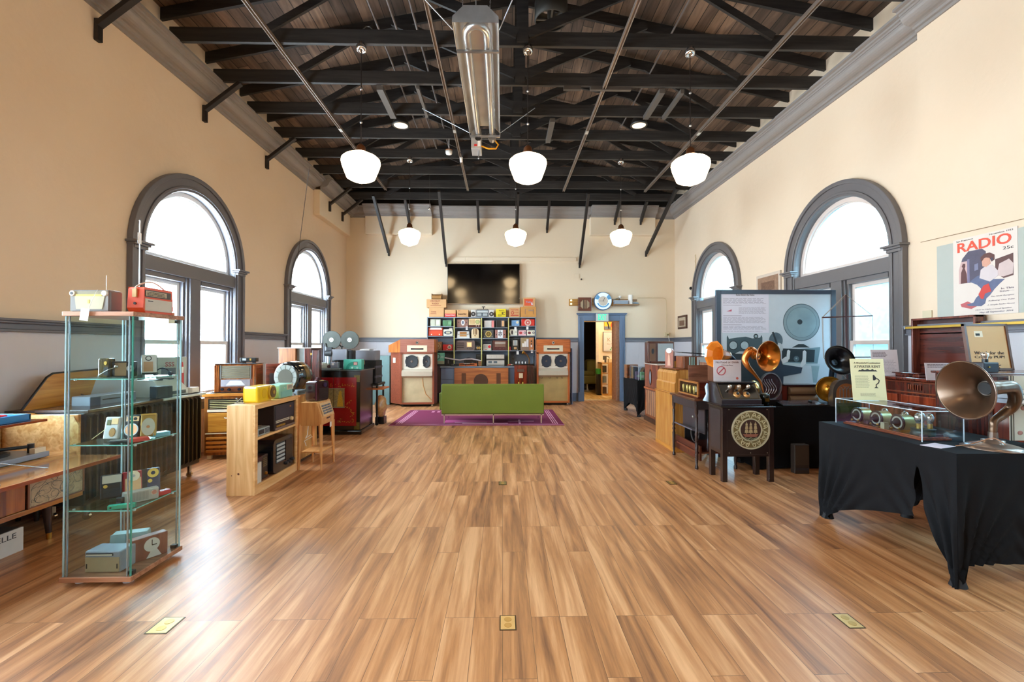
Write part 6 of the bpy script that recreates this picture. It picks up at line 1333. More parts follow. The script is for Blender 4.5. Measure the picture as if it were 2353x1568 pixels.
for a0, a1 in ((15, 50), (130, 165)):
    q = G()
    for i in range(8):
        u, v = R(a0+(a1-a0)*i/8), R(a0+(a1-a0)*(i+1)/8); q.prism([(r*.54*math.cos(u), r+r*.54*math.sin(u)), (r*.89*math.cos(u), r+r*.89*math.sin(u)), (r*.89*math.cos(v), r+r*.89*math.sin(v)), (r*.54*math.cos(v), r+r*.54*math.sin(v))], 'xz', -.0635, -.062)
    obj('blue_tint', q, BT, t)
q = G()
for i in range(14):
    u, v = R(200+140*i/14), R(200+140*(i+1)/14); q.prism([(r*.56*math.cos(u), r+r*.56*math.sin(u)), (r*.70*math.cos(u), r+r*.70*math.sin(u)), (r*.70*math.cos(v), r+r*.70*math.sin(v)), (r*.56*math.cos(v), r+r*.56*math.sin(v))], 'xz', -.0635, -.062)
obj('blue_tint', q, BT, t)
fc = obj('clock_face', G().cyl((0, -.05, r), (0, -.060, r), r*.52, None, 40), P('#d3c9ba', .4), t)
obj('hour_marks', G().box(-.003, .003, -.0615, -.06, r+r*.42, r+r*.49).box(-.003, .003, -.0615, -.06, r-r*.49, r-r*.42).box(r*.42, r*.49, -.0615, -.06, r-.003, r+.003).box(-r*.49, -r*.42, -.0615, -.06, r-.003, r+.003), INK, fc)
obj('hand', G().prism([(-.004, r), (.004, r), (.006+r*.17, r+r*.36), (-.006+r*.17, r+r*.36)], 'xz', -.064, -.061), INK, t)
obj('hand', G().box(-r*.40, 0, -.066, -.063, r-.003, r+.003), INK, t)
obj('hand_hub', G().cyl((0, -.06, r), (0, -.068, r), .010), INK, t)
# exit sign
p0, p1 = at(1370, 739, 11.86), at(1398.5, 721, 11.86); w, h = p1.x-p0.x, p1.z-p0.z
t = thing('exit_sign', 'white EXIT sign with glowing green letters over the doorway', 'sign', ((p0.x+p1.x)/2, 11.885, p0.z))
obj('housing', G().box(-w/2, w/2, -.02, .03, 0, h), P('#c9ccc8', .4), t, .004)
letter(t, 'EXIT', w*.66, 0, -.022, h*.55, E('#20f0a0', .75), h=h*.74, bold=True)
# stuff on the ledge
zl = z0+.0315
p0, p1 = at(1412, 696, 11.8), at(1443, 688, 11.8)
t = thing('plastic_bin', 'clear grey plastic bin on the ledge above the door', 'bin', ((p0.x+p1.x)/2, 11.85, zl)); obj('bin', G().cb(0, 0, 0, p1.x-p0.x, .15, .09), P('#8f9aa6', .3), t, .01); obj('rim', G().cb(0, 0, .085, p1.x-p0.x+.02, .17, .012), P('#b9c2ca', .3), t)
p = at(1448.5, 695, 11.85); t = thing('paper_roll', 'white paper towel roll standing on the ledge above the door', 'paper roll', (p.x, 11.86, zl)); obj('roll', G().cyl((0, 0, 0), (0, 0, .25), .055, None, 24), PAPER, t); obj('core', G().cyl((0, 0, .25), (0, 0, .252), .02), P('#b5a58c', .6), t)
p = at(1463, 695, 11.85); t = thing('plastic_scrap', 'crumpled grey plastic hanging over the ledge end', 'plastic', (p.x, 11.86, zl)); obj('plastic', G().tube([(-.12, 0, .04), (-.03, -.02, .035), (.05, 0, .03)], [.02, .03, .02], 7), P('#8a949c', .35, 0, .5), t)
t = thing('small_camera', 'small white camera gadget at the ledge beside the clock', 'camera', (at(1424, 690, 11.85).x, 11.9, zl+.0)); obj('arm', G().tube([(-.17, 0, .12), (-.06, 0, .16), (0, 0, .18)], .012), P('#8a8a80', .4), t); obj('head', G().ball((.02, 0, .20), .035), WHITE, t); obj('post', G().cyl((0, 0, 0), (0, 0, .17), .010), DARK, t)
# conduit and socket beside the door
pts = [at(1465, 685, 11.97), at(1523, 685, 11.97), at(1529, 687, 11.97), at(1531, 692, 11.97), at(1532, 763, 11.97)]
t = thing('wall_conduit', 'thin cream conduit bending down the back wall to a socket', 'conduit', (0, 0, 0)); obj('pipe', G().tube(pts, .007), P('#d3bf98', .5), t)
p = at(1532, 769, 11.96); t = thing('wall_socket', 'cream wall socket box just over the chair rail at the room corner', 'socket', (p.x, 11.965, p.z-.05)); obj('box', G().cb(0, 0, 0, .11, .06, .10), P('#d8c8a4', .5), t, .006); obj('plug', G().cb(.02, -.04, .02, .04, .03, .04), P('#7a7048', .4), t); obj('cord', G().tube([(.03, -.04, .03), (.06, -.05, -.15), (.05, -.04, -.45)], .006), WHITE, t)
p = at(1336, 642, 11.98); t = thing('wall_peg', 'small round dark peg in the back wall', 'peg', (p.x, 11.985, p.z)); obj('peg', G().cyl((0, .014, 0), (0, -.02, 0), .020), DARK, t)
p0, p1 = at(1325, 640, 11.98), at(1336, 629, 11.98); t = thing('wall_plate', 'faint blank square plate on the back wall by the peg', 'plate', ((p0.x+p1.x)/2-.06, 11.985, p0.z)); obj('plate', G().cb(0, 0, 0, .12, .012, .12), PLASTER_B, t, .003)

# ------------------------------------------------------------------ the passage beyond
p0, p1 = at(1389, 757, 13.95), at(1418, 738, 13.95)
t = thing('yellow_poster', 'yellow and grey poster glimpsed through the doorway', 'poster', ((p0.x+p1.x)/2, 13.96, p0.z)); w, h = p1.x-p0.x, p1.z-p0.z
obj('sheet', G().box(-w/2, w/2, -.004, .03, 0, h), P('#e2a81c', .5), t); obj('grey_corner', G().box(-w/2, -w*.0, -.006, -.004, 0, h*.35), P('#5a6478', .5), t)
obj('red_spot', G().cyl((w*.22, -.004, h*.5), (w*.22, -.008, h*.5), h*.36, None, 24), P('#d8481c', .5), t); letter(t, 'KR', w*.26, w*.22, -.010, h*.5, P('#e8c62a', .5), bold=True); obj('dark_branch', G().tube([(-w*.3, -.006, h), (-w*.18, -.006, h*.5), (-w*.15, -.006, h*.1)], .02), INK, t)
p0, p1 = at(1386, 808, 13.95), at(1419, 763, 13.95); w, h = p1.x-p0.x, p1.z-p0.z
t = thing('framed_print', 'pale framed print with script letters glimpsed through the doorway', 'picture', ((p0.x+p1.x)/2, 13.94, p0.z))
obj('frame', G().box(-w/2, w/2, -.01, .055, 0, h), P('#8f8f90', .5), t); obj('sheet', G().box(-w/2+.015, w/2-.015, -.013, -.01, .02, h-.02), P('#cfcfcc', .6, 0, .15), t); letter(t, 'K B', w*.5, .02, -.015, h*.60, P('#9a7a5c', .5)); letter(t, 'Bike Tours', w*.55, .02, -.015, h*.38, P('#9a7a5c', .5)); obj('green_leaf', G().ball((w*.12, -.012, h*.18), .04, 1, .05, 1).ball((w*.0, -.012, h*.1), .03, 1, .05, 1), P('#5fae6a', .5), t)
p0, p1 = at(1381, 905, 13.3), at(1416, 835, 13.3)
xa, xb = at(1382, 905, 13.4).x, at(1396, 905, 13.4).x
t = ax('wooden_bookcase', 'tall pale wooden bookcase seen side on in the passage', 'bookcase', xa, 3.6, 13.3, 13.93, 0)
hh_ = at(1395, 834, 13.3).z
obj('side_panel', L(t, G().box(xb, xb+.6, 13.3, 13.33, 0, hh_)), OAK, t); obj('open_side', L(t, G().box(xa, xa+.02, 13.35, 13.9, 0, hh_).box(xa, xb+.3, 13.33, 13.93, hh_-.03, hh_).box(xa, xb, 13.36, 13.9, hh_*.66, hh_*.66+.02).box(xa, xb, 13.36, 13.9, hh_*.33, hh_*.33+.02).box(xa, xb, 13.36, 13.9, 0, .05)), OAK, t)
for i, (f, c) in enumerate(((.68, '#4a4438'), (.36, '#7a8a8c'), (.05, '#5a4030'))):
    tt = thing('shelf_box', ['small dark box on the upper shelf of the passage bookcase', 'grey blue box on the middle shelf of the passage bookcase', 'brown box on the bottom shelf of the passage bookcase'][i], 'box', ((xa+xb)/2+.015, 13.5, hh_*f+.025 if i < 2 else .052)); obj('box', G().cb(0, 0, 0, .10, .16, .19), P(c, .5), tt)
tt = thing('table_fan', 'small dark object with curled top on the passage bookcase', 'ornament', (at(1392, 830, 13.4).x, 13.45, hh_+.001)); obj('stem', G().cyl((0, 0, 0), (0, 0, .08), .03).cb(-.02, 0, .08, .10, .05, .12).tube([(.03, 0, .19), (.10, 0, .17), (.12, 0, .12)], .014), P('#5a5548', .4), tt)
tt = thing('cream_roll', 'cream box shaped roll on top of the passage bookcase', 'box', (at(1403, 830, 13.4).x, 13.45, hh_+.001)); obj('box', G().cb(0, 0, 0, .13, .12, .12), P('#e6d3a4', .5), tt, .02)
t = thing('waste_bin', 'tall black bin with green rim in the passage', 'bin', (at(1376.5, 900, 13.5).x, 13.6, 0)); obj('bin', G().box(-.05, .05, -.12, .12, 0, .72), BLACK, t, .01); obj('green_rim', G().box(-.055, .055, -.125, .125, .62, .78), P('#2f9a3c', .5), t, .01)
rc_ = at(1352, 880, 14.9)
t = thing('recliner', 'olive green padded recliner chair in the dark room beyond', 'armchair', (rc_.x, 15.1, 0)); OL = P('#8f8f58', .5, 0, .08)
obj('base', G().cyl((0, 0, 0), (0, 0, .22), .06).cyl((0, 0, 0), (0, 0, .03), .22), CHROME, t); obj('seat', G().box(-.32, .30, -.35, .25, .22, .52), OL, t, .08, 4); obj('backrest', G().box(-.05, .32, -.30, .3, .45, 1.02), OL, t, .10, 4); obj('armrest', G().box(-.30, .2, -.38, -.26, .5, .66), OL, t, .05, 4)
# ================================================================== RIGHT SIDE
def cover(name, label, x0, x1, y0, y1, H, hem, sides='flrb', folds=26, amp=.011, m=CLOTH_BLK):
    """stretch cloth pulled over a folding table: tight top, hem arched between the four feet"""
    t = ax(name, label, 'table', x0, x1, y0, y1, 0)
    ta = G().box(x0+.01, x1-.01, y0+.01, y1-.01, H-.03, H-.004)
    obj('table_top', L(t, ta), DARK, t)
    tc = obj('stretch_cover', L(t, G().box(x0, x1, y0, y1, H-.004, H)), m, t, .003)
    for (ix, iy) in ((x0+.04, y0+.04), (x1-.04, y0+.04), (x0+.04, y1-.04), (x1-.04, y1-.04)):
        obj('leg', L(t, G().tube([(ix, iy, .0), (ix, iy, H-.03)], .014).cyl((ix, iy, 0), (ix, iy, .05), .045, .03, 14)), BLACKM, t)
    def side(P0, P1, nrm, hemf=None, lo=lambda v: 0, hi=lambda v: 1):
        Lg = (Vector(P1)-Vector(P0)).length; n = max(24, int(Lg/.018)); k = 22; g = G(); idx = {}
        hf = hemf or (lambda u: hem*min(1, math.sin(PI*u)*1.25)**.8 if 0 < u < 1 else 0)
        v = []; f = []
        for i in range(n+1):
            for j in range(k+1):
                s = j/k; a0, a1 = lo(s), hi(s); u = a0+(a1-a0)*i/n; hz = max(0, hf(u)); z = (H-.001)*(1-s)+hz*s
                tl = min(u, 1-u)*Lg; a = math.atan2(tl, z+.10)
                drop = 1-z/H
                fold = amp*math.sin(a*folds)*math.exp(-(tl/(.5*Lg*.5+.12))**2)*min(1, max(0, drop-.08)*2.0)
                inn = -.035*s*max(0, math.sin(PI*u))**.5
                # cloth gathers under the foot
                p = Vector(P0).lerp(Vector(P1), u); q = p+Vector((nrm[0], nrm[1], 0))*(fold+inn+.001)
                v.append((q.x, q.y, z))
        for i in range(n):
            u = (i+.5)/n
            for j in range(k):
                f.append((i*(k+1)+j, (i+1)*(k+1)+j, (i+1)*(k+1)+j+1, i*(k+1)+j+1))
        g._a(v, f, True); return g
    return t, side, tc
# small covered table near the far corner
x0, x1, y0, y1, H = 2.75, 3.55, 9.25, 10.3, .74
t, side, tc = cover('covered_table', 'small table in black stretch cover with acrylic case near the exit door', x0, x1, y0, y1, H, .20)
for P0, P1, n_ in (((x0, y0), (x0, y1), (-1, 0)), ((x0, y0), (x1, y0), (0, -1)), ((x1, y0), (x1, y1), (1, 0)), ((x0, y1), (x1, y1), (0, 1))):
    s = obj('cover_side', L(t, side((P0[0], P0[1], 0), (P1[0], P1[1], 0), n_)), CLOTH_BLK, t)
ACR = GL('#eef6fb', 1.6); AEDGE = P('#dcebf5', .15, 0, .05, .5)
def acrylic(name, label, x0, x1, y0, y1, z0, z1):
    t = ax(name, label, 'display case', x0, x1, y0, y1, z0)
    e = .004
    for (a, b, c, d, f, g_) in ((x0, x1, y0, y0+e, z0, z1-e), (x0, x1, y1-e, y1, z0, z1-e), (x0, x0+e, y0+e, y1-e, z0, z1-e), (x1-e, x1, y0+e, y1-e, z0, z1-e), (x0, x1, y0, y1, z1-e, z1)):
        obj('panel', L(t, G().box(a, b, c, d, f, g_)), ACR, t)
    w = .0022; q = G()
    for x in (x0, x1):
        for y in (y0, y1): q.box(x-w, x+w, y-w, y+w, z0, z1)
    for y in (y0, y1): q.box(x0, x1, y-w, y+w, z1-w, z1+w)
    for x in (x0, x1): q.box(x-w, x+w, y0, y1, z1-w, z1+w)
    obj('polished_edge', L(t, q), AEDGE, t); return t
acrylic('acrylic_case', 'clear acrylic case with yellow and green items on the far covered table', 2.80, 3.15, 9.35, 9.95, H, 1.02)
for i, (c, x, y, lab) in enumerate((('#d8d21c', 3.03, 9.45, 'yellow green upright item inside the far acrylic case'), ('#8fae7a', 2.92, 9.48, 'pale green upright item inside the far acrylic case'), ('#a87a8c', 2.86, 9.62, 'mauve item inside the far acrylic case'))):
    gadget('boxed_item', lab, 'item', .08, .07, .17+.02*(i == 0), P(c, .4), (('label', 'r', (.15, .3, .85, .6), P('#c9c9b0', .5), .002),), (x, y, H+.001), bev=.01)
gadget('dark_radio', 'dark red radio inside the far acrylic case', 'radio', .10, .12, .09, P('#4a2020', .4), (('grille', 'h', (.1, .2, .9, .9, 4), P('#2a1010', .4), .003),), (3.08, 9.62, H+.001))
gadget('wooden_radio', 'small wooden radio with pale top at the back of the far table', 'radio', .26, .2, .30, WALNUT, (('grille', 'v', (.1, .2, .9, .8, 6), P('#3a1c10', .4), .004),), (2.88, 10.15, H+.001))
gadget('wooden_radio', 'rounded glossy wooden radio reflecting the window on the far table', 'radio', .42, .22, .29, P('#5a3a40', .15, 0, .1, .8), (('grille', 'h', (.1, .1, .9, .5, 4), P('#3a1c10', .4), .004),), (3.30, 10.1, H+.001), shape='tomb')

# console radio with oval dial
x0, x1 = at(1497, 940, 8.55).x, 3.45
t = ax('console_radio', 'reddish walnut console radio with tall oval dial, open front towards the room', 'radio', x0, 3.40, 8.2, 8.95, 0)
X0 = x0
obj('body', L(t, G().box(X0, 3.35, 8.2, 8.95, .06, 1.10)), W('#5a2a18', '#9a5030', 'z', .2, 4, .6), t, .01)
obj('plinth', L(t, G().box(X0-.02, 3.37, 8.18, 8.97, .0, .09)), DKWOOD, t, .012)
obj('oval_dial', L(t, G().ring(0, 0, .0001, .12, -.006, 0, 32, .38).rot('Z', -90).mv(X0, 8.60, .86)), P('#8a98a4', .3), t)
obj('dial_frame', L(t, G().ring(0, 0, .12, .15, -.010, 0, 32, .42).rot('Z', -90).mv(X0, 8.60, .86)), P('#2c1812', .3), t)
q = G()
for i in range(5): q.box(X0-.012, X0, 8.34+i*.11, 8.37+i*.11, .14, .60)
obj('grille_bars', L(t, q), W('#9a6a48', '#c9966c', 'z', .3), t); obj('grille_cloth', L(t, G().box(X0-.004, X0, 8.32, 8.84, .14, .60)), P('#7a5440', .7), t)
obj('mid_rail', L(t, G().box(X0-.02, X0, 8.2, 8.95, .62, .66)), W('#7a3e24', '#a86038', 'y', .25), t, .004)
obj('top', L(t, G().box(X0-.01, 3.37, 8.19, 8.96, 1.10, 1.12)), P('#c9b8ac', .2, 0, .1, .6), t, .004)
# small black draped stand
t, side, tc = cover('draped_stand', 'narrow stand draped in black cloth behind the blonde console radio', 2.86, 3.5, 7.35, 7.95, .80, .04)
for P0, P1, n_ in (((2.86, 7.35), (2.86, 7.95), (-1, 0)), ((2.86, 7.35), (3.5, 7.35), (0, -1)), ((3.5, 7.35), (3.5, 7.95), (1, 0)), ((2.86, 7.95), (3.5, 7.95), (0, 1))): obj('cover_side', L(t, side((P0[0], P0[1], 0), (P1[0], P1[1], 0), n_)), CLOTH_BLK, t)

# blonde console
bx = at(1528, 1040, 6.5).x
t = ax('blonde_console', 'tall blonde maple console radio with stepped rounded top', 'radio', bx, 3.0, 6.05, 6.85, 0)
BL = W('#a66c30', '#c08844', 'z', .25, 7, .4)
Yn, Yf_ = 6.15, 6.9; zt = 1.09; zs_ = 1.44+( 797-905 )/F*6.15
X1 = at(1562, 1040, Yn).x
bx = at(1548, 1040, Yn).x-.0
bx = 2.33
obj('lower_body', L(t, G().prism([(bx, 0.0), (bx+.42, 0.0), (bx+.42, .80), (bx, .80)], 'xz', Yn, Yf_)), BL, t, .012)
obj('stepped_top', L(t, G().prism([(bx+.012, .80), (bx+.42, .80), (bx+.42, 1.12), (bx+.09, 1.12), (bx+.05, 1.105), (bx+.03, 1.07), (bx+.026, .95), (bx+.012, .93)], 'xz', Yn+.012, Yf_-.012)), BL, t, .008, 3)
obj('edge_moulding', L(t, G().box(bx-.012, bx+.43, Yn-.012, Yf_+.01, .785, .805)), W('#8a5220', '#b57a34', 'y', .25), t, .006)
obj('walnut_cap', L(t, G().box(bx+.04, bx+.43, Yn+.03, Yf_-.06, 1.12, 1.135)), WALNUT, t, .004)
obj('plinth', L(t, G().box(bx-.005, bx+.43, Yn-.005, Yf_+.005, 0, .06)), W('#a86a24', '#c98a3c', 'y', .3), t, .006)
# things standing on the consoles
zc = 1.136
gadget('mantel_radio', 'dark framed radio with pale window standing on the walnut console', 'radio', .52, .2, .42, W('#3a1a10', '#5a2c1a', 'z', .25, 5, .6), (('pale_window', 'r', (.38, .10, .94, .90), P('#9aa0a0', .3), .004), ('carved_side', 'r', (.08, .10, .30, .90), P('#6a4a34', .4), .006), ('oval', 'o', (.19, .55, .12, .5), DK if False else DARK, .010)), (3.02, 8.72, 1.121), bev=.03)
t = gadget('cathedral_clock', 'small reddish pointed clock with white top on the blonde console', 'clock', .11, .08, .28, P('#a8644c', .4), (('carving', 'p', ((.3, .1), (.7, .1), (.62, .6), (.5, .75), (.38, .6)), P('#d9a88c', .4), .006), ('white_top', 'c', (.5, .88, .14), WHITE, .01)), (2.44, 6.60, zc), -35, 'tomb')
gadget('small_brown_radio', 'small mauve brown radio with a yellow front on the blonde console', 'radio', .30, .18, .17, P('#6a5460', .35), (('yellow_front', 'r', (.02, .02, .98, .55), P('#d9a44c', .4), .006),), (2.62, 6.72, zc))
t = gadget('turntable_radio', 'walnut and silver radio with raised black lid on the blonde console', 'radio', .34, .30, .17, WALNUTZ, (('green_glass', 'v', (.18, .08, .45, .95, 3), P('#8aa8a0', .3), .006), ('silver_front', 'r', (.52, .02, .98, .95), P('#bfc4c4', .35, .2), .006), ('dark_frame', 'r', (.60, .1, .62, .7), DARK, .008)), (2.66, 6.35, zc))
obj('lid', G().box(-.2, .2, -.15, .15, 0, .012).rot('Y', 4).mv(.0, 0, .205), P('#1c1414', .2, 0, .1, .6), t)
obj('lid_stay', G().tube([(.16, -.1, .17), (.19, -.1, .21)], .004), STEEL, t)

# carved stand with a valve set on top
t = ax('carved_stand', 'dark carved wooden stand with turned legs and open drop front', 'stand', 2.27, 2.78, 5.30, 6.0, 0)
Xa, Xb, Ya, Yb = 2.27, 2.76, 5.30, 6.05
top = 1.44-(915-797)/F*5.3
obj('top', L(t, G().box(Xa-.03, Xb, Ya-.02, Yb+.02, .80, .825)), W('#3a1c10', '#6e4028', 'y', .3, 5, .4), t, .006)
obj('apron', L(t, G().box(Xa, Xa+.015, Ya, Yb, .70, .80).box(Xa, Xb, Ya, Ya+.015, .70, .80)), P('#352b2b', .35, 0, .2), t, .003)
obj('inner_panel', L(t, G().box(Xa+.12, Xa+.135, Ya+.05, Yb-.05, .40, .74)), P('#3a3436', .3, 0, .2), t)
obj('carved_crest', L(t, G().prism([(Ya+.06, .70), (Ya+.12, .73), (Ya+.3, .70), (Yb-.3, .70), (Yb-.12, .73), (Yb-.06, .70), (Yb-.06, .74), (Ya+.06, .74)], 'yz', Xa+.002, Xa+.014)), DKWOOD, t)
obj('drop_front', L(t, G()._a([(Xa+.12, Ya+.08, .42), (Xa+.12, Yb-.08, .42), (Xa-.01, Yb-.10, .455), (Xa-.01, Ya+.10, .455)], [(0, 1, 2, 3)])), P('#57525a', .3), t).modifiers.new('s', 'SOLIDIFY').thickness = .015
obj('back_panel', L(t, G().box(Xb-.02, Xb-.005, Ya+.05, Yb-.05, .2, .79).box(Xa+.16, Xb-.02, Yb-.02, Yb-.005, .2, .79)), P('#141012', .5), t)  # near-black panels added to make the open inside look dark
obj('ring_fitting', L(t, G().ring(0, 0, .11, .118, -.006, .006, 28).rot('Z', 90).mv(Xa+.14, (Ya+Yb)/2, .36)), P('#6a6460', .35, .3), t)
obj('shelf', L(t, G().box(Xa+.02, Xb, Ya+.02, Yb-.02, .18, .20)), MAHOG, t); obj('lower_rail', L(t, G().box(Xa+.04, Xa+.06, Ya, Yb, .10, .27)), W('#3a140c', '#5c2618', 'y', .3), t)
legp = [(.020, 0), (.020, .03), (.012, .05), (.018, .10), (.020, .30), (.013, .33), (.022, .35), (.014, .38), (.022, .41), (.014, .44), (.018, .60), (.013, .63), (.021, .66), (.021, .80)]
for x in (Xa+.01, Xb-.02):
    for y in (Ya+.02, Yb-.02): obj('leg', L(t, G().lathe(legp, (x, y, 0), n=14)), P('#2a1a18', .25, 0, .2, .4), t)
obj('ornament', L(t, G().ball((Xa+.115, (Ya+Yb)/2, .56), .018, .5, 1, 1)), P('#8a8478', .35, .5), t)
t = ax('valve_receiver', 'long wooden valve radio with glass front and raised lid on the carved stand', 'radio', 2.29, 2.62, 5.36, 5.95, .826)
xa, xb, ya, yb = 2.30, 2.66, 5.34, 5.92
obj('case', L(t, G().box(xa+.02, xb, ya, yb, .826, 1.02).box(xa, xb, ya-.012, yb, .826, .845)), MAHOG, t, .005)
obj('front_frame', L(t, G().box(xa+.004, xa+.02, ya, yb, .998, 1.02).box(xa+.004, xa+.02, ya, yb, .84, .86).box(xa+.004, xa+.02, ya, ya+.02, .86, .998).box(xa+.004, xa+.02, yb-.02, yb, .86, .998)), W('#8a5224', '#b5783c', 'y', .3), t)
obj('dark_panel', L(t, G().box(xa+.015, xa+.019, ya+.02, yb-.02, .86, .998)), P('#1a1710', .15, 0, .2, .7), t)
for i, y in enumerate((5.44, 5.56, 5.64, 5.76)): obj('valve', L(t, G().lathe([(0, .87), (.010, .872), (.012, .90), (.018, .92), (.016, .96), (0, .97)], (xa+.008, y, 0), n=12)), P('#b5a05a', .3, .4), t)
obj('dial', L(t, G().ring(0, 0, .0001, .035, -.006, 0, 24).rot('Z', -90).mv(xa+.014, 5.40, .93)), P('#8a8a70', .35, .3), t)
ld = obj('lid', L(t, G().box(xb-.10, xb-.085, ya+.02, yb-.05, 1.02, 1.24)), W('#5a3424', '#8a5c44', 'z', .35), t, .003)
obj('lid_face', L(t, G().box(xb-.34, xb-.085, ya+.30, ya+.31, 1.022, 1.21)), W('#5a3424', '#8a5c44', 'x', .35), ld)

# ship cabinet
Xa, Xb, Ya, Yb = 2.335, 2.885, 4.80, 5.12
t = ax('ship_cabinet', 'dark wooden speaker cabinet with round carved sailing ship grille on square legs', 'speaker cabinet', Xa, Xb, Ya, Yb, 0)
DKX = P('#231513', .28, 0, .3, .5, 5)
obj('body', L(t, G().box(Xa, Xb, Ya, Yb, .29, .79)), DKX, t, .004)
obj('side_panel', L(t, G().box(Xa-.004, Xa, Ya+.04, Yb-.04, .33, .76)), P('#2f2626', .35, 0, .2), t)
obj('top', L(t, G().box(Xa-.02, Xb+.02, Ya-.02, Yb+.02, .79, .805)), P('#151012', .15, 0, .1, .6), t, .006)
for x in (Xa, Xb-.05):
    for y in (Ya-.002, Yb-.05): obj('leg', L(t, G().box(x-.002, x+.052, y, y+.052, 0, .789)), DKX, t, .004)
obj('rail', L(t, G().box(Xa+.05, Xb-.05, Ya+.005, Ya+.02, .27, .29)), DKX, t)
cxs, czs, r = (Xa+Xb)/2+.025, .555, .205
def C(g): return L(t, g)
rs = obj('round_grille', C(G().ring(cxs, czs, r*.93, r, Ya-.016, Ya, 48).ring(cxs, czs, r*.54, r*.60, Ya-.012, Ya, 40)), P('#b5ab8c', .5, 0, .15), t)
obj('grille_ground', C(G().cyl((cxs, Ya, czs), (cxs, Ya-.004, czs), r*.92, None, 44)), P('#7a6a44', .6, 0, .4, 0, 30), rs)
obj('inner_ground', C(G().cyl((cxs, Ya, czs), (cxs, Ya-.006, czs), r*.56, None, 40)), P('#3a2018', .6), rs)
q = G()
for i in range(8):
    a0 = i*PI/4
    for s in (-1, 1):
        pts = []
        for k in range(12):
            u = k/11; a = a0+s*(.06+u*.30); rr = r*(.62+.27*math.sin(PI*u*.9)); pts.append((cxs+rr*math.cos(a), Ya-.009, czs+rr*math.sin(a)))
        q.tube(pts, .0045, 5)
        b = a0+s*.22; c0 = (cxs+r*.74*math.cos(b), czs+r*.74*math.sin(b)); q.tube([(c0[0]+.012*(1-k/12)*math.cos(k*.9), Ya-.009, c0[1]+.012*(1-k/12)*math.sin(k*.9)) for k in range(11)], .003, 5)
obj('scroll_fretwork', C(q), P('#b9ad86', .45, 0, .15), rs)
q = G(); y_ = Ya-.010
q.prism([(cxs-.085, czs-.045), (cxs+.08, czs-.045), (cxs+.06, czs-.075), (cxs-.06, czs-.075)], 'xz', y_, y_+.006)
hull = obj('ship_hull', C(q), P('#8f5a48', .5), rs)
q = G()
for dx in (-.045, .0, .05):
    q.box(cxs+dx-.002, cxs+dx+.002, y_, y_+.005, czs-.045, czs+.085)
    for zz0, zz1, ww in ((-.03, .005, .020), (.012, .042, .016), (.048, .07, .012)): q.prism([(cxs+dx-ww, czs+zz0), (cxs+dx+ww, czs+zz0), (cxs+dx+ww*.7, czs+zz1), (cxs+dx-ww*.7, czs+zz1)], 'xz', y_-.002, y_+.003)
obj('ship_sails', C(q), P('#a8926c', .5, 0, .2), hull)
q = G()
for i in range(3): q.tube([(cxs-.075+k*.015, y_, czs-.088-.012*i+.006*math.sin(k*1.6+i)) for k in range(11)], .0028, 5)
obj('sea_waves', C(q), P('#8a9474', .5), hull)
q = G()
for (x, z) in ((Xa+.07, .31), (cxs, .31), (Xb-.07, .31), (Xa+.07, .77), (Xb-.07, .77), (Xa+.07, .55), (Xb-.07, .55)): q.cyl((x, Ya, z), (x, Ya-.004, z), .004, None, 8)
obj('brass_pins', C(q), P('#b5a890', .4, .5), t)

# three valve slant front receiver on it
t = thing('slant_receiver', 'dark slant fronted receiver with three silvery valves on the ship cabinet', 'radio', (2.545, 4.96, .806))
w = .215; sl = [(-.16, 0), (.14, 0), (.14, .235), (-.02, .235), (-.145, .075), (-.16, .07)]
obj('case', G().prism(sl, 'yz', -w, w), P('#2c2226', .3, 0, .25, .4, 5), t, .003)
obj('base_moulding', G().box(-w-.015, w+.015, -.175, .15, 0, .018), P('#241a1c', .25), t, .004)
obj('lid', G().box(-w-.01, w+.01, -.04, .15, .235, .25), P('#241a1c', .2, 0, .1, .5), t, .004)
def slant(u, v): return Vector((u, -.1445+.125*v+.0, .077+.157*v))
nrm = Vector((0, -.157, .125)).normalized()
g = G()._a([slant(-w+.02, .04)+nrm*.001, slant(w-.02, .04)+nrm*.001, slant(w-.02, .96)+nrm*.001, slant(-w+.02, .96)+nrm*.001], [(0, 1, 2, 3)])
fp = obj('black_fascia', g, P('#0e0c0c', .15, 0, .2, .8), t)
obj('fascia_trim', bar(bar(bar(G(), slant(-w+.015, .02), slant(-w+.015, .98), .008, .008), slant(w-.015, .02), slant(w-.015, .98), .008, .008), slant(-w+.015, .03), slant(w-.015, .03), .006, .006), P('#5a4a30', .35, .3), t)
for u in (-.10, .0, .10):
    c = slant(u, .62); obj('valve', G().lathe([(.010, 0), (.012, .02), (.020, .035), (.022, .05), (.012, .066), (0, .068)], c, nrm, 16), P('#d9c8b8', .1, .7), fp)
for u in (-.03, .075):
    c = slant(u, .25); obj('tuning_dial', G().lathe([(.036, 0), (.038, .006), (.024, .010), (.018, .022), (0, .022)], c, nrm, 20), P('#c08a50', .3, .4), fp)
    obj('dial_knob', G().lathe([(.018, .010), (.014, .030), (0, .031)], c, nrm, 16), BLACK, fp)
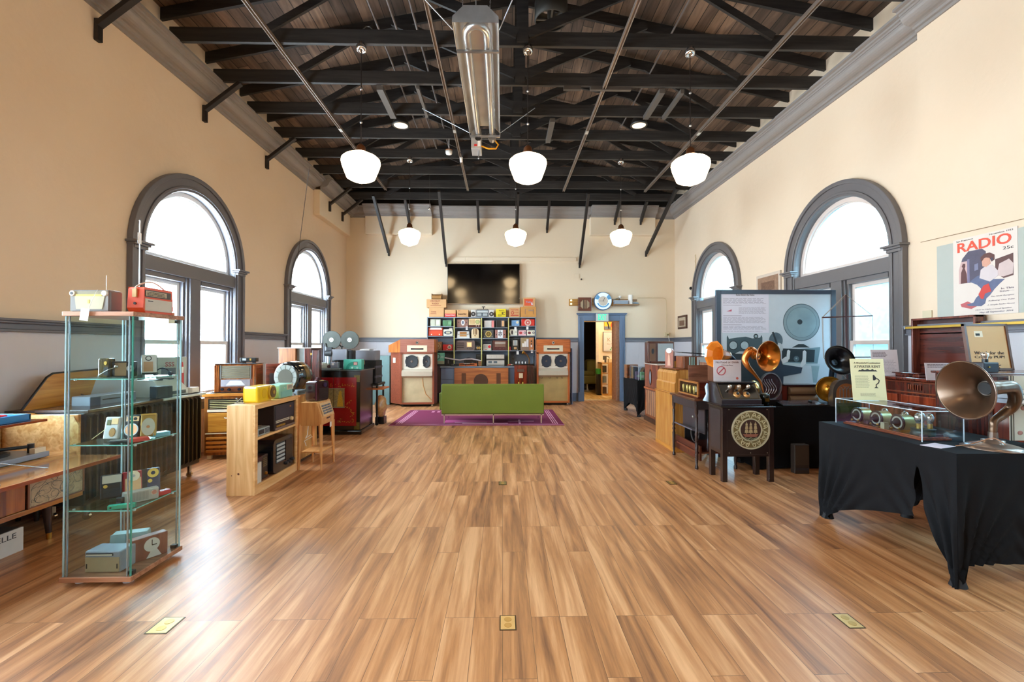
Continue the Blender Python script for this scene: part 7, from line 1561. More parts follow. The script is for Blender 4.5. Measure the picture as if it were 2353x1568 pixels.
# notice in a plastic sleeve
t = thing('notice', 'glossy no food notice with red crossed circle standing on the slant receiver', 'sign', (2.50, 5.02, 1.057), 0)
w, h = .155, .235
obj('sheet', G().box(-w, w, -.002, .002, 0, h), P('#dcd2d6', .12, 0, .06, 1.0), t)
letter(t, 'No Food or Drink', .26, 0, -.003, h-.025, P('#5a3a40', .5), h=.022); letter(t, 'Display', .13, 0, -.003, h-.060, P('#5a3a40', .5), h=.018)
q = G().ring(-.07, .115, .042, .051, -.004, -.002, 32); s_ = G().box(-.045, .045, -.004, -.002, -.005, .005).rot('Y', -45).mv(-.07, 0, .115); q._a(s_.v, s_.f)
obj('crossed_circle', q, P('#b5404c', .4), t)
obj('seal', G().cyl((.11, -.002, .03), (.11, -.004, .03), .014, None, 18), P('#b5503c', .4), t)
# plastic bag beside
p = at(1628, 925, 5.05); t = thing('plastic_bag', 'thin pale blue plastic hanging between the carved stand and slant receiver', 'plastic bag', (2.285, 5.10, .826)); obj('film', G().tube([(.0, -.02, 0.0), (.02, -.02, .08), (.01, -.02, .16), (.02, -.02, .20)], [.035, .018, .022, .010], 9), P('#a8c4dc', .2, 0, .3, .4), t)

# gooseneck copper horn speaker
def horn(name, label, loc, rz, neck, nr, bell, bdir, bpos, neckm, bellm, innerm=None, base=None, rim=None):
    t = thing(name, label, 'horn speaker', loc, rz)
    obj('neck', G().tube(neck, nr, 20), neckm, t)
    g = G().lathe(bell, bpos, bdir, 40); b = obj('bell', g, bellm, t); so = b.modifiers.new('sheet', 'SOLIDIFY'); so.thickness = .003; so.offset = 0
    return t
COP = P('#b06a2c', .28, .85, .25, .3, 4)
def curve(pts, n=10):
    """smooth path through points"""
    pts = [Vector(p) for p in pts]; out = []
    for i in range(len(pts)-1):
        a, b, c, d = pts[max(i-1, 0)], pts[i], pts[i+1], pts[min(i+2, len(pts)-1)]
        for k in range(n):
            s = k/n; out.append(.5*((2*b)+(-a+c)*s+(2*a-5*b+4*c-d)*s*s+(-a+3*b-3*c+d)*s**3))
    return out+[pts[-1]]
def lerpl(vals, n): 
    m = len(vals)-1; out = []
    for i in range(n):
        u = i/(n-1)*m; k = min(int(u), m-1); out.append(vals[k]+(vals[k+1]-vals[k])*(u-k))
    return out
YH = 4.92
hb = at(1757, 925, YH)
t = thing('gooseneck_horn', 'copper brown gooseneck horn speaker on black base beside the slant receiver', 'horn speaker', (hb.x, YH, .806))
def hp(px, py, dy=0): v = at(px, py, YH+dy); return Vector((v.x-hb.x, dy, v.z-.806))
obj('base', G().lathe([(0, 0), (.045, 0), (.048, .02), (.05, .02), (.05, .10), (.045, .115), (.02, .12), (0, .12)], n=24), P('#1c2018', .25, .3), t)
obj('base_label', G().box(-.022, .022, -.052, -.049, .04, .075), BRASS, t)
obj('collar', G().lathe([(.03, .10), (.035, .115), (.02, .13)], n=20), P('#8a8a80', .3, .6), t)
bd = Vector((.29, -.955, -.03)).normalized(); bp = hp(1766, 819, -.15)-bd*.165
npth = curve([hp(1754, 903), hp(1748, 880), hp(1735, 862), hp(1718, 842), hp(1712, 825, .02), hp(1724, 806, .0), bp])
obj('neck', G().tube(npth, lerpl([.008, .012, .018, .028, .036, .044, .054], len(npth)), 20, caps=False), COP, t)
b = obj('bell', G().lathe([(.05, 0), (.055, .03), (.068, .07), (.095, .115), (.135, .15), (.158, .165), (.162, .167)], bp, bd, 44), P('#bf7426', .22, .85, .25, .3, 4), t); so = b.modifiers.new('sheet', 'SOLIDIFY'); so.thickness = .003
obj('bell_rim', G().lathe([(.158, .160), (.165, .164), (.165, .170), (.158, .170)], bp, bd, 44), P('#b98a6a', .25, .8), t)
# amber flower horn
YA = 5.50
ab = at(1690, 905, YA)
t = thing('flower_horn', 'amber glass flower horn on a curved black tube behind the notice', 'horn speaker', (ab.x-.02, YA, .826))
t.location = (2.98, YA, .736)
def ap(px, py, dy=0): v = at(px, py, YA+dy); return Vector((v.x-2.98, dy, v.z-.736))
AMB = P('#c8701c', .15, 0, .25, .8, 6)
pth = curve([ap(1700, 930), ap(1698, 880), ap(1694, 845), ap(1686, 828), ap(1672, 818)])
obj('neck', G().tube(pth, lerpl([.02, .022, .024, .030, .045], len(pth)), 16, caps=False), P('#1a2434', .2, .3), t)
bd = Vector((-.93, -.25, .10)).normalized(); bp = ap(1674, 818)
b = obj('bell', G().lathe([(.046, 0), (.052, .02), (.075, .10), (.10, .155), (.145, .205), (.165, .215)], bp, bd, 9, sm=False), AMB, t); so = b.modifiers.new('sheet', 'SOLIDIFY'); so.thickness = .003
obj('collar', G().lathe([(.048, -.005), (.053, .0), (.050, .012)], bp, bd, 20), P('#c9b8a0', .2, .8), t)
obj('base', G().cyl((0, 0, 0), (0, 0, .04), .07, .05), BLACK, t)
bk_ = ap(1700, 930); obj('stem', G().tube([(0, 0, .02), bk_], .018), BLACK, t)
# round framed mirror like grille behind the copper horn
YM = 5.45; c = at(1770, 888, YM)
t = thing('round_glass_dial', 'round glass gauge plate with dark chrome interior behind the copper horn', 'gauge', (c.x, YM, .745))
h0 = c.z-.745; rr = .165
obj('rim', G().ring(0, h0, rr*.93, rr, -.02, .02, 40, .8), STEEL, t); obj('glass', G().ring(0, h0, .0001, rr*.94, -.006, .004, 40, .8), P('#20242e', .08, 0, .4, 1), t)
q = G()
for k in range(5): q.tube([(-.08+k*.03+.03*math.sin(j*.6), -.009, h0-.09+j*.022) for j in range(9)], .006, 6)
obj('chrome_coils', q, P('#c4c4d0', .12, .8), t); obj('foot', G().cb(0, 0, 0, .16, .10, max(.012, h0-rr)+.006), BLACK, t)
YM = 5.40; c = at(1735, 905, YM)
t = thing('brass_dish', 'small brass dish speaker half hidden behind the slant receiver', 'speaker', (at(1733, 890, 5.3).x, 5.30, .745)); h0 = at(1733, 893, 5.3).z-.745
obj('dish', G().lathe([(0, .06), (.03, .05), (.09, .01), (.095, 0)], (0, 0, h0), (.3, -1, .1), 28), P('#c9a868', .25, .8), t); obj('stem', G().tube([(0, 0, 0), (0, 0, h0)], .010).cyl((0, 0, 0), (0, 0, .01), .06), BLACK, t)

# wide black covered table behind
x0, x1, y0, y1, H = 2.93, 4.44, 5.26, 5.68, .735
t, side, tc = cover('long_covered_table', 'long table in black stretch cover behind the ship cabinet', x0, x1, y0, y1, H, .02, amp=.004)
for P0, P1, n_ in (((x0, y0), (x0, y1), (-1, 0)), ((x0, y0), (x1, y0), (0, -1)), ((x1, y0), (x1, y1), (1, 0)), ((x0, y1), (x1, y1), (0, 1))): obj('cover_side', L(t, side((P0[0], P0[1], 0), (P1[0], P1[1], 0), n_)), CLOTH_BLK, t)
t.location.x += 0
t = gadget('dark_floor_box', 'dim dark box standing on the floor before the black cover', 'box', .17, .08, .33, P('#2c2018', .5, 0, .2), (('band', 'r', (.05, .12, .95, .2), DARK, .004), ('top_panel', 'r', (.05, .3, .95, .95), P('#3a2c20', .5), .003)), (at(1833, 1080, 5.18).x, 5.14, 0))
t = gadget('roll_radio', 'red brown wooden box with two tan rolls displayed on the black covered table', 'radio', .42, .14, .23, P('#5a1c14', .2, 0, .2, .6), (), (at(1840, 915, 5.48).x, 5.575, .736))
for z in (.06, .165):
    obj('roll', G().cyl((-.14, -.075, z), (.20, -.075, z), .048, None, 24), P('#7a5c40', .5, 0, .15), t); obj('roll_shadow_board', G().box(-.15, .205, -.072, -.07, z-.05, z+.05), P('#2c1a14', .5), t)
obj('top_board', G().box(-.21, .21, -.12, .07, .23, .24), P('#2a2026', .2), t)
t = thing('photo_display', 'flat glass topped frame of dark photographs lying on the black covered table', 'display frame', (at(1842, 930, 5.33).x, 5.36, .736)); obj('frame', G().prism([(-.09, .0), (.10, .0), (.10, .055), (-.09, .018)], 'yz', -.26, .26), BLACK, t, .003)
g = G()._a([(-.24, -.08, .0205), (.24, -.08, .0205), (.24, .09, .0535), (-.24, .09, .0535)], [(0, 1, 2, 3)]); obj('photographs', g, P('#5a5560', .15, 0, .9, .6, 25), t); obj('knob', G().cyl((.12, -.0, .04), (.12, -.01, .06), .02), BLACK, t)
# black horn
YB_ = 5.47; c = at(1920, 903, YB_)
t = thing('black_horn', 'black horn speaker with wide oval mouth on the black covered table', 'horn speaker', (c.x, YB_, .736))
hz_ = at(1920, 830, YB_).z-.736
obj('base', G().lathe([(0, 0), (.06, 0), (.06, .03), (.035, .06), (.03, .10)], n=20), BLACK, t)
obj('neck', G().tube(curve([(0, .02, .05), (0, .06, .18), (0, .08, .24), (0, .04, hz_-.06)]), .032, 16), P('#2a3644', .2, .5), t)
bd = Vector((-.05, -.96, .28)).normalized(); bp = Vector((0, .03, hz_-.02))
b = obj('bell', G().lathe([(.035, -.03), (.045, .03), (.08, .08), (.14, .11), (.178, .125)], bp, bd, 40), P('#141519', .25, .2), t); so = b.modifiers.new('s', 'SOLIDIFY'); so.thickness = .003
obj('bell_rim', G().lathe([(.174, .120), (.182, .124), (.178, .130)], bp, bd, 40), P('#4a3c34', .3, .5), t)
# gold disc speaker
YG = 5.36; c = at(1908, 895, YG); r = 29/F*YG*1.0
t = thing('gold_disc_speaker', 'round gold cone disc speaker on a small stand before the black horn', 'speaker', (c.x, YG, .736)); h0 = c.z-.736; h0 = max(h0, r+.01)
dd = Vector((-.25, -1, .05))
obj('disc', G().lathe([(0, .0), (r*.18, .012), (r*.22, .004), (r*.85, -.020), (r*.95, -.010), (r, -.012), (r, -.02), (0, -.022)], (0, 0, h0), dd, 44), P('#b07c24', .25, .8, .25, .2, 5), t)
obj('hub', G().lathe([(.022, .0), (.018, .02), (0, .03)], (0, 0, h0), dd, 20), P('#8a5a24', .3, .7), t)
obj('rim', G().lathe([(r*.98, -.014), (r*1.03, -.006), (r*1.03, -.02)], (0, 0, h0), dd, 44), P('#6a4a1c', .3, .7), t)
obj('stand', G().tube([(0, .03, .0), (0, .03, h0)], .010).cyl((0, .03, 0), (0, .03, .012), .06), BLACK, t)
# cathedral speaker
YC = 5.30; a_, b_ = at(1913, 930, YC), at(1974, 930, YC)
t = thing('cathedral_speaker', 'arched wooden cathedral speaker with gothic fretwork on the black covered table', 'speaker', ((a_.x+b_.x)/2, YC+.07, .736)); w = (b_.x-a_.x)/2; hc = at(1944, 872, YC).z-.736
arc = [(-w, 0), (w, 0)]+[(w*math.cos(PI*i/18), hc-w*1.0+(w*1.0)*math.sin(PI*i/18)**.85) for i in range(19)]
obj('case', G().prism(arc, 'xz', -.08, .0), P('#4a423e', .4, 0, .2, .2), t, .006)
w2_ = w*.76; arc2 = [(-w2_, .04), (w2_, .04)]+[(w2_*math.cos(PI*i/16), hc-w-.01+w2_*1.0*math.sin(PI*i/16)) for i in range(17)]
obj('cloth', G().prism(arc2, 'xz', -.083, -.079), P('#9a5a2c', .7, 0, .2), t)
q = G()
for k in range(-2, 3):
    q.box(k*w2_*.33-.003, k*w2_*.33+.003, -.089, -.083, .04, hc-w*.9+.03)
    for s in (-1, 1): q.tube([(k*w2_*.33+s*w2_*.33*(1-math.cos(PI/2*j/6)), -.086, hc-w*.85-.02+w2_*.62*math.sin(PI/2*j/6)*(1-abs(k)*.12)) for j in range(7)] if abs(k) < 2 else [(k*w2_*.33, -.086, hc-w), (k*w2_*.30, -.086, hc-w*.7)], .0035, 5)
obj('gothic_fretwork', q, P('#6a6460', .4), t)
# big round fret speaker behind
YR = 5.62; c = at(1990, 876, YR); r = 37/F*YR
t = thing('round_fret_speaker', 'large round black speaker with gold leaf scrolls behind the cream card', 'speaker', (c.x, YR, .736)); h0 = max(c.z-.736, r)
obj('disc', G().cyl((0, .0, h0), (0, .05, h0), r, None, 40), P('#14120f', .3), t); obj('rim', G().ring(0, h0, r*.9, r, -.015, .0, 40), P('#4a3a2c', .35), t)
q = G()
for i in range(6):
    a0 = i*PI/3; q.tube([(r*(.25+.6*k/8)*math.cos(a0+.5*math.sin(k*.7)), -.006, h0+r*(.25+.6*k/8)*math.sin(a0+.5*math.sin(k*.7))) for k in range(9)], .007, 6)
obj('gold_scrolls', q, P('#b08a48', .35, .5), t); obj('stand', G().cb(0, .03, 0, .1, .08, .02), BLACK, t)
# loop aerial
YL = 5.63
t = thing('loop_aerial', 'tall wooden loop aerial with string windings in front of the bright window', 'aerial', (at(1945, 900, YL).x, YL, .736)); O = t.location.copy()
def lp(px, py): v = at(px, py, YL)-O; v.y = 0; return v
MB_ = P('#4a2420', .35, 0, .2, .3)
obj('mast', bar(G(), (lp(1946, 680).x, 0, .0), lp(1943, 678), .016, .016, (0, 1, 0)), MB_, t)
for a_, b_ in (((1889, 730), (2005, 726)), ((1905, 822), (2006, 821))): obj('crossbar', bar(G(), lp(*a_), lp(*b_), .014, .016, (0, 0, 1)), MB_, t)
obj('windings', G().tube([lp(1943, 677), lp(2005, 726), lp(2007, 821), lp(1975, 850)], .0035, 6).tube([lp(1943, 677), lp(1889, 730), lp(1892, 822), lp(1945, 870)], .0035, 6).tube([lp(1942, 682), lp(1891, 729), lp(1894, 820)], .002, 5), P('#a08a78', .6), t)
obj('foot', G().cb(0, 0, 0, .14, .12, .02), MB_, t)

# big framed display board
YD = 5.85
p0, p1 = at(1647, 900, YD), at(1921, 667, YD)
zb0 = .0
t = thing('display_board', 'large framed photo board about early radio with text panel standing behind the horns', 'display board', ((p0.x+p1.x)/2, YD, 0)); O = t.location.copy(); hw = (p1.x-p0.x)/2; zt = at(1780, 666, YD).z
FR = P('#343b4a', .35, 0, .08)
obj('frame', G().box(-hw, -hw+.062, 0, .04, .35, zt).box(hw-.062, hw, 0, .04, .35, zt).box(-hw+.062, hw-.062, 0, .04, zt-.058, zt).box(-hw+.062, hw-.062, 0, .04, .35, .41), FR, t, .004)
obj('support_post', G().box(-hw+.05, -hw+.09, .04, .08, 0, 1.4).box(hw-.09, hw-.05, .04, .08, 0, 1.4), FR, t)
pr = obj('print', G().box(-hw+.06, hw-.06, .012, .02, .41, zt-.058), P('#c3d0da', .5, 0, .06), t)
def D(px, py): v = at(px, py, YD)-O; return (v.x, v.z)
def flat(name, pts, m, lvl, par=None): return obj(name, G().prism([D(*p) for p in pts], 'xz', .012-lvl*.0006, .0125), m, par or pr)
a_, b_ = D(1659, 674), D(1768, 765)
tx = obj('text_panel', G().box(a_[0], b_[0], .009, .012, b_[1], a_[1]), P('#dcdcea', .5, 0, .03), pr)
letter(tx, 'Radio Enters the Home', .24, (a_[0]+b_[0])/2, .0085, a_[1]-.022, INK, h=.022)
q = G(); W_ = b_[0]-a_[0]
for (u0, u1, v1, v0, n) in ((.03, .95, .88, .73, 6), (.36, .95, .65, .48, 8), (.03, .95, .40, .24, 8), (.03, .95, .17, .08, 4), (.03, .95, .05, .02, 2)):
    lines(q, a_[0]+W_*u0, a_[0]+W_*u1, b_[1]+(a_[1]-b_[1])*v1, b_[1]+(a_[1]-b_[1])*v0, n, .009, f=.35)
for v in (.70, .43, .20): q.box(a_[0]+W_*.03, a_[0]+W_*.42, .0084, .009, b_[1]+(a_[1]-b_[1])*v-.003, b_[1]+(a_[1]-b_[1])*v+.003)
obj('fine_print', q, P('#9a96a8', .6), tx)
obj('red_chart', G().prism([D(1670, 716), D(1682, 716), D(1682, 711)], 'xz', .0084, .009), P('#b5546c', .5), tx)
def disc(name, px, py, rpx, m, lvl, sx=1, par=None):
    c = D(px, py); r = rpx/F*YD; return obj(name, G().ring(c[0], c[1], .0001, r, .012-lvl*.0006, .0125, 48, sx), m, par or pr)
INKB = P('#3a5058', .5, 0, .25, 0, 8); INKL = P('#8fa8b0', .5, 0, .2, 0, 10); INKD = P('#1e2c34', .5, 0, .3, 0, 8); SUIT = P('#2c3c50', .5, 0, .25, 0, 6)
disc('printed_cone_rim', 1843, 741, 43.5, P('#3f5560', .5), 1); disc('printed_cone', 1843, 741, 42, P('#7f98a2', .5, 0, .2, 0, 5), 2); disc('printed_cone_ring', 1843, 741, 36, P('#5f7a86', .5, 0, .2, 0, 5), 3); disc('printed_cone_face', 1843, 741, 35, P('#84a0aa', .5, 0, .35, 0, 4), 4); disc('printed_cone_hub', 1839, 740, 6, INKD, 5)
flat('printed_cone_foot', [(1821, 799), (1862, 799), (1848, 791), (1836, 791)], INKD, 1)
flat('printed_radio_top', [(1798, 806), (1886, 798), (1886, 802), (1880, 836), (1798, 836)], P('#6f8c98', .5), 1); flat('printed_radio', [(1798, 801), (1874, 804), (1872, 833), (1798, 832)], INKD, 2)
disc('printed_dial', 1831, 825, 6.5, P('#4f6470', .5), 4); disc('printed_dial_hub', 1831, 824, 2, INKL, 5)
flat('printed_cabinet_leg', [(1865, 838), (1885, 838), (1878, 880), (1870, 880)], INKL, 1)
flat('printed_table', [(1798, 833), (1886, 838), (1884, 842), (1800, 839)], P('#b5c8d0', .5), 3)
SKINP = P('#d3dde4', .5, 0, .06)
flat('printed_sleeve', [(1790, 823), (1800, 838), (1845, 845), (1842, 858), (1800, 866), (1780, 850)], SUIT, 5); flat('printed_suit', [(1775, 800), (1792, 812), (1802, 850), (1800, 905), (1765, 905), (1765, 820)], SUIT, 4)
flat('printed_hand', [(1796, 828), (1806, 820), (1815, 822), (1811, 832), (1800, 835)], SKINP, 6); flat('printed_hand', [(1840, 840), (1846, 824), (1853, 824), (1853, 836), (1843, 845)], SKINP, 6)
flat('printed_finger', [(1808, 824), (1810, 806), (1813, 804), (1817, 807), (1815, 826)], SKINP, 7); flat('printed_finger', [(1845, 830), (1846, 808), (1850, 805), (1854, 809), (1853, 832)], SKINP, 7)
disc('printed_head', 1784, 783, 19, P('#4f6470', .5, 0, .5, 0, 14), 3, .85); disc('printed_cheek', 1790, 800, 12, P('#b5c4cc', .5, 0, .25, 0, 18), 4, .9); disc('printed_headphone', 1788, 797, 5, P('#d9e3e8', .5), 5); flat('printed_headband', [(1775, 764), (1779, 763), (1789, 792), (1785, 793)], INKD, 6)
flat('printed_organ', [(1671, 775), (1673, 771), (1676, 779), (1695, 776), (1715, 774), (1730, 778), (1748, 776), (1751, 770), (1753, 776), (1753, 812), (1671, 812)], INKB, 1)
for x in (1686, 1712): disc('printed_gauge', x, 794, 11, INKD, 2); disc('printed_gauge_face', x, 794, 9, P('#9fb4bc', .5, 0, .3, 0, 20), 3)
disc('printed_small_horn', 1738, 773, 5.5, INKD, 3); disc('printed_small_horn_mouth', 1738, 773, 3, P('#8fa8b0', .5), 4)
flat('printed_desk', [(1663, 812), (1765, 812), (1770, 905), (1663, 905)], INKD, 1)
flat('printed_papers', [(1690, 813), (1700, 808), (1740, 808), (1750, 814)], P('#b5c4cc', .5), 3)

# ------------------------------------------------------------------ front covered table
Xa, Xb, Ya, Yb, H = 2.70, 3.46, 2.66, 3.84, .802
t = ax('draped_table', 'large display table in tight black stretch cloth nearest the viewer', 'table', Xa, Xb, Ya, Yb, 0)
_, side, tc = None, None, None
tt_, side, tc = cover('draped_table_tmp', 'x', Xa, Xb, Ya, Yb, H, .30, folds=34, amp=.024)
for ch in list(tt_.children): ch.parent = t
bpy.data.objects.remove(tt_)
def hemL(u):      # u from the near foot to the far foot
    if u < .035 or u > .93: return 0.0
    dn = (u-.035)*(Yb-Ya); df = (.93-u)*(Yb-Ya)
    return .41*min(1, (dn/.22))**.75 if u < .23 else min(.31, .32*(df/.80)**.55)
op = lambda s: max(0, s-.30)/.70
obj('cover_side', L(t, side((Xa, Ya, 0), (Xa, Yb, 0), (-1, 0), hemL, hi=lambda s: .235-.05*op(s)**.8)), CLOTH_BLK, t)
obj('cover_side', L(t, side((Xa, Ya, 0), (Xa, Yb, 0), (-1, 0), hemL, lo=lambda s: .235+.035*op(s)**.8)), CLOTH_BLK, t)
obj('cover_side', L(t, side((Xa, Ya, 0), (Xb, Ya, 0), (0, -1), lambda u: .13*min(1, math.sin(PI*u)*3)**.7 if .08 < u < .92 else 0)), CLOTH_BLK, t)
obj('cover_side', L(t, side((Xb, Ya, 0), (Xb, Yb, 0), (1, 0))), CLOTH_BLK, t)
obj('cover_side', L(t, side((Xa, Yb, 0), (Xb, Yb, 0), (0, 1))), CLOTH_BLK, t)

# breadboard receiver under acrylic
ca0, ca1, cb0, cb1 = 2.80, 3.085, 2.99, 3.775
acrylic('acrylic_case', 'long clear acrylic case over a row of brass radio parts on the front draped table', ca0, ca1, cb0, cb1, H+.001, H+.205)
t = ax('breadboard_receiver', 'breadboard radio with brass drum dials and silvery valves inside the long acrylic case', 'radio', ca0+.03, ca1-.03, cb0+.04, cb1-.04, H+.001)
z = H+.001
obj('base_board', L(t, G().box(ca0+.03, ca1-.04, cb0+.04, cb1-.04, z, z+.014).box(ca0+.04, ca1-.05, cb0+.05, cb1-.05, z+.014, z+.022)), W('#7a2c18', '#b0502c', 'y', .2, 5, .6), t, .003)
z += .022
for y in (3.65, 3.46, 3.27):
    d = obj('tuning_drum', L(t, G().cyl((ca0+.085, y, z+.062), (ca0+.165, y, z+.062), .056, None, 32)), P('#c4b47a', .28, .5, .15), t)
    obj('dial_plate', L(t, G().cyl((ca0+.078, y, z+.062), (ca0+.086, y, z+.062), .060, None, 32)), P('#2a1614', .25, 0, .2, .5), d)
    obj('dial_ring', L(t, G().ring(0, 0, .034, .045, -.0015, 0, 28).rot('Z', -90).mv(ca0+.078, y, z+.062)), P('#b5a890', .35, .3), d)
    obj('knob', L(t, G().lathe([(.026, 0), (.024, .012), (.016, .016), (.013, .03), (0, .03)], (ca0+.078, y, z+.062), (-1, 0, 0), 20)), P('#24120f', .25), d)
    obj('bracket', L(t, G().box(ca0+.09, ca0+.16, y-.02, y+.02, z, z+.012)), BRASS, t)
    obj('terminal', L(t, G().ball((ca0+.062, y-.035, z+.022), .008)), BRASS, t)
    obj('terminal', L(t, G().ball((ca0+.062, y+.03, z+.018), .008)), BRASS, t)
VG = P('#e3d8cc', .08, .85, .1)
def valve(x, y, zb, par, s=1):
    v = obj('valve', L(t, G().lathe([(.014*s, .035*s), (.017*s, .05*s), (.024*s, .062*s), (.026*s, .085*s), (.018*s, .105*s), (.008*s, .112*s), (0, .113*s)], (x, y, zb), n=18)), VG, par)
    obj('valve_base', L(t, G().cyl((x, y, zb), (x, y, zb+.038*s), .016*s, None, 16)), BRASS, v)
for y in (3.52, 3.34): valve(ca0+.20, y, z+.02, t)
dr = obj('valve_drum', L(t, G().lathe([(0, 0), (.070, 0), (.072, .012), (.066, .018), (.066, .042), (.070, .046), (0, .048)], (ca0+.12, 3.11, z), n=32)), P('#3a4238', .3, .2), t)
for dx, dy in ((-.032, .0), (.03, -.02), (.02, .035)): valve(ca0+.12+dx, 3.11+dy, z+.046, dr, .95)
for y in (3.585, 3.56): obj('coil', L(t, G().cyl((ca0+.09, y, z+.014), (ca0+.13, y, z+.014), .013, None, 14)), P('#4a2a20', .35), t)
obj('flat_block', L(t, G().box(ca0+.055, ca0+.09, 3.355, 3.39, z, z+.045)), P('#c9b48c', .3, .2), t)
obj('terminal_strip', L(t, G().box(ca0+.06, ca0+.20, cb0+.055, cb0+.085, z, z+.015)), P('#6a4a50', .3), t)
# cream card on the case
t = thing('show_card', 'cream printed card with small horn drawing standing on the acrylic case', 'card', (2.95, 3.60, H+.2065), -6)
w, h = .128, .335
g = G().box(-w, w, -.0015, .0015, 0, h); g.rot('X', -7); cardm = P('#e6dcae', .6, 0, .03)
obj('card', g, cardm, t)
def cz(v): return v*math.cos(R(7)), .0+v*math.sin(R(7))
def CL(s, wd, x, v, hh=None, m=INK):
    a_, b_ = cz(v); o = letter(t, s, wd, x, b_-.0022, a_, m, h=hh, tilt=-7); return o
CL('A Wonderful Combination', .20, 0, .302, .012); CL('ATWATER KENT', .20, 0, .272, .022, P('#4a463a', .6))
q = G().prism([(-.075, .232), (.075, .232), (.062, .245), (.05, .242), (.04, .252), (.02, .243), (.0, .252), (-.02, .243), (-.04, .252), (-.05, .242), (-.062, .245)], 'xz', -.0025, -.0015); q.rot('X', -7); obj('drawn_set', q, INK, t)
q = lines(G(), -.10, .01, .20, .10, 11, -.0015, f=.3); q.rot('X', -7); obj('fine_print', q, P('#8a8468', .6), t)
q = lines(G(), -.07, .06, .06, .03, 3, -.0015, f=.3); q.rot('X', -7); obj('fine_print', q, P('#8a8468', .6), t)
q = G().tube([(.055, -.002, .105), (.055, -.002, .125), (.075, -.002, .14), (.082, -.002, .16), (.07, -.002, .172), (.058, -.002, .175)], .004, 5); q.prism([(.035, .162), (.045, .16), (.062, .172), (.06, .182), (.045, .205), (.036, .20)], 'xz', -.0028, -.0015).prism([(.038, .098), (.072, .098), (.06, .108), (.050, .108)], 'xz', -.0028, -.0015); q.rot('X', -7); obj('drawn_horn', q, INK, t)
# white sheet
t = thing('paper_sheet', 'white paper sheet lying on the front draped table', 'paper', (2.79, 2.87, H+.0015), 20); obj('sheet', G().cb(0, 0, 0, .16, .11, .002), P('#e6dcea', .6, 0, .03), t)

# the large brown horn speaker
YK = 2.80; hb = onz(2282, 1030, H+.002)
t = thing('brass_horn', 'large brown metal horn speaker with wide bell on a round base nearest the viewer', 'horn speaker', (hb.x, hb.y, H+.001)); O = t.location.copy(); YK = hb.y
HM = P('#6a5240', .3, .8, .3, .25, 5)
def kp(px, py, dy=0): v = at(px, py, YK+dy)-O; return Vector((v.x, dy, v.z))
obj('base', G().lathe([(0, 0), (.152, 0), (.154, .004), (.12, .02), (.07, .034), (.055, .038), (.055, .052), (.03, .055), (0, .055)], n=44), P('#8f7c70', .28, .75, .2, .2, 6), t)
obj('socket', G().cyl((0, 0, .05), (0, 0, .10), .024, .023, 24), P('#7a6a60', .3, .8), t)
bd = Vector((-1.0, -.03, -.07)).normalized(); bc_ = kp(2216, 897, -.12)-bd*.142
pth = curve([(0, 0, .085), kp(2282, 985), kp(2285, 968), kp(2303, 954), kp(2325, 936, -.02), kp(2333, 912, -.06), kp(2324, 890, -.10), bc_-bd*.075, bc_-bd*.03, bc_])
obj('neck', G().tube(pth, lerpl([.019, .020, .022, .026, .029, .033, .037, .041, .044, .046], len(pth)), 26, caps=False), HM, t)
bb = obj('bell', G().lathe([(.044, -.01), (.055, .02), (.08, .06), (.12, .10), (.155, .127), (.170, .14), (.173, .142)], bc_, bd, 56), HM, t); so = bb.modifiers.new('sheet', 'SOLIDIFY'); so.thickness = .003
obj('bell_rim', G().lathe([(.170, .136), (.176, .139), (.177, .144), (.171, .146)], bc_, bd, 56), P('#8a7a70', .25, .8), t)
obj('throat_shade', G().cyl(bc_+bd*.012, bc_+bd*.008, .037, None, 28), P('#0a0808', .6), t)  # flat black disc, painted shade for the dark hole of the horn
obj('throat_ring', G().lathe([(.048, .004), (.044, .010), (.038, .008)], bc_, bd, 36), P('#5a5048', .3, .8), t)
obj('lead_wire', G().tube(curve([(.0, -.05, .05), (-.02, -.09, .04), (-.04, -.05, .07), (-.06, -.02, .06), (-.13, .02, .02), (-.19, .05, .004)]), .003, 6), P('#a87a5c', .4, .3), t)

# ------------------------------------------------------------------ mahogany phonograph along the near wall
MX0, MX1, MY0, MY1, MH = 3.95, 4.46, 3.95, 4.95, 1.14
t = ax('phonograph_cabinet', 'carved mahogany phonograph cabinet with raised hollow lid against the wall', 'phonograph', MX0, MX1, MY0, MY1, 0)
obj('body', L(t, G().box(MX0, MX1-.02, MY0, MY1, .08, MH-.03)), MAHOGZ, t, .006)
obj('top', L(t, G().box(MX0-.03, MX1, MY0-.03, MY1+.02, MH-.03, MH)), MAHOG, t, .008); obj('plinth', L(t, G().box(MX0-.015, MX1-.02, MY0-.01, MY1+.01, 0, .08)), MAHOG, t, .006)
obj('frieze_moulding', L(t, G().box(MX0-.02, MX0, MY0, MY1, MH-.15, MH-.135).box(MX0-.015, MX0, MY0, MY1, MH-.05, MH-.035)), W('#5a2414', '#8a4428', 'y', .2, 5, .6), t, .003)
q = G()
for i in range(6): q.box(MX0-.012, MX0, 4.34-i*.025, 4.352-i*.025, MH-.115, MH-.065)
obj('carved_flutes', L(t, q), W('#5a2414', '#8a4428', 'z', .2, 5, .6), t, .003)
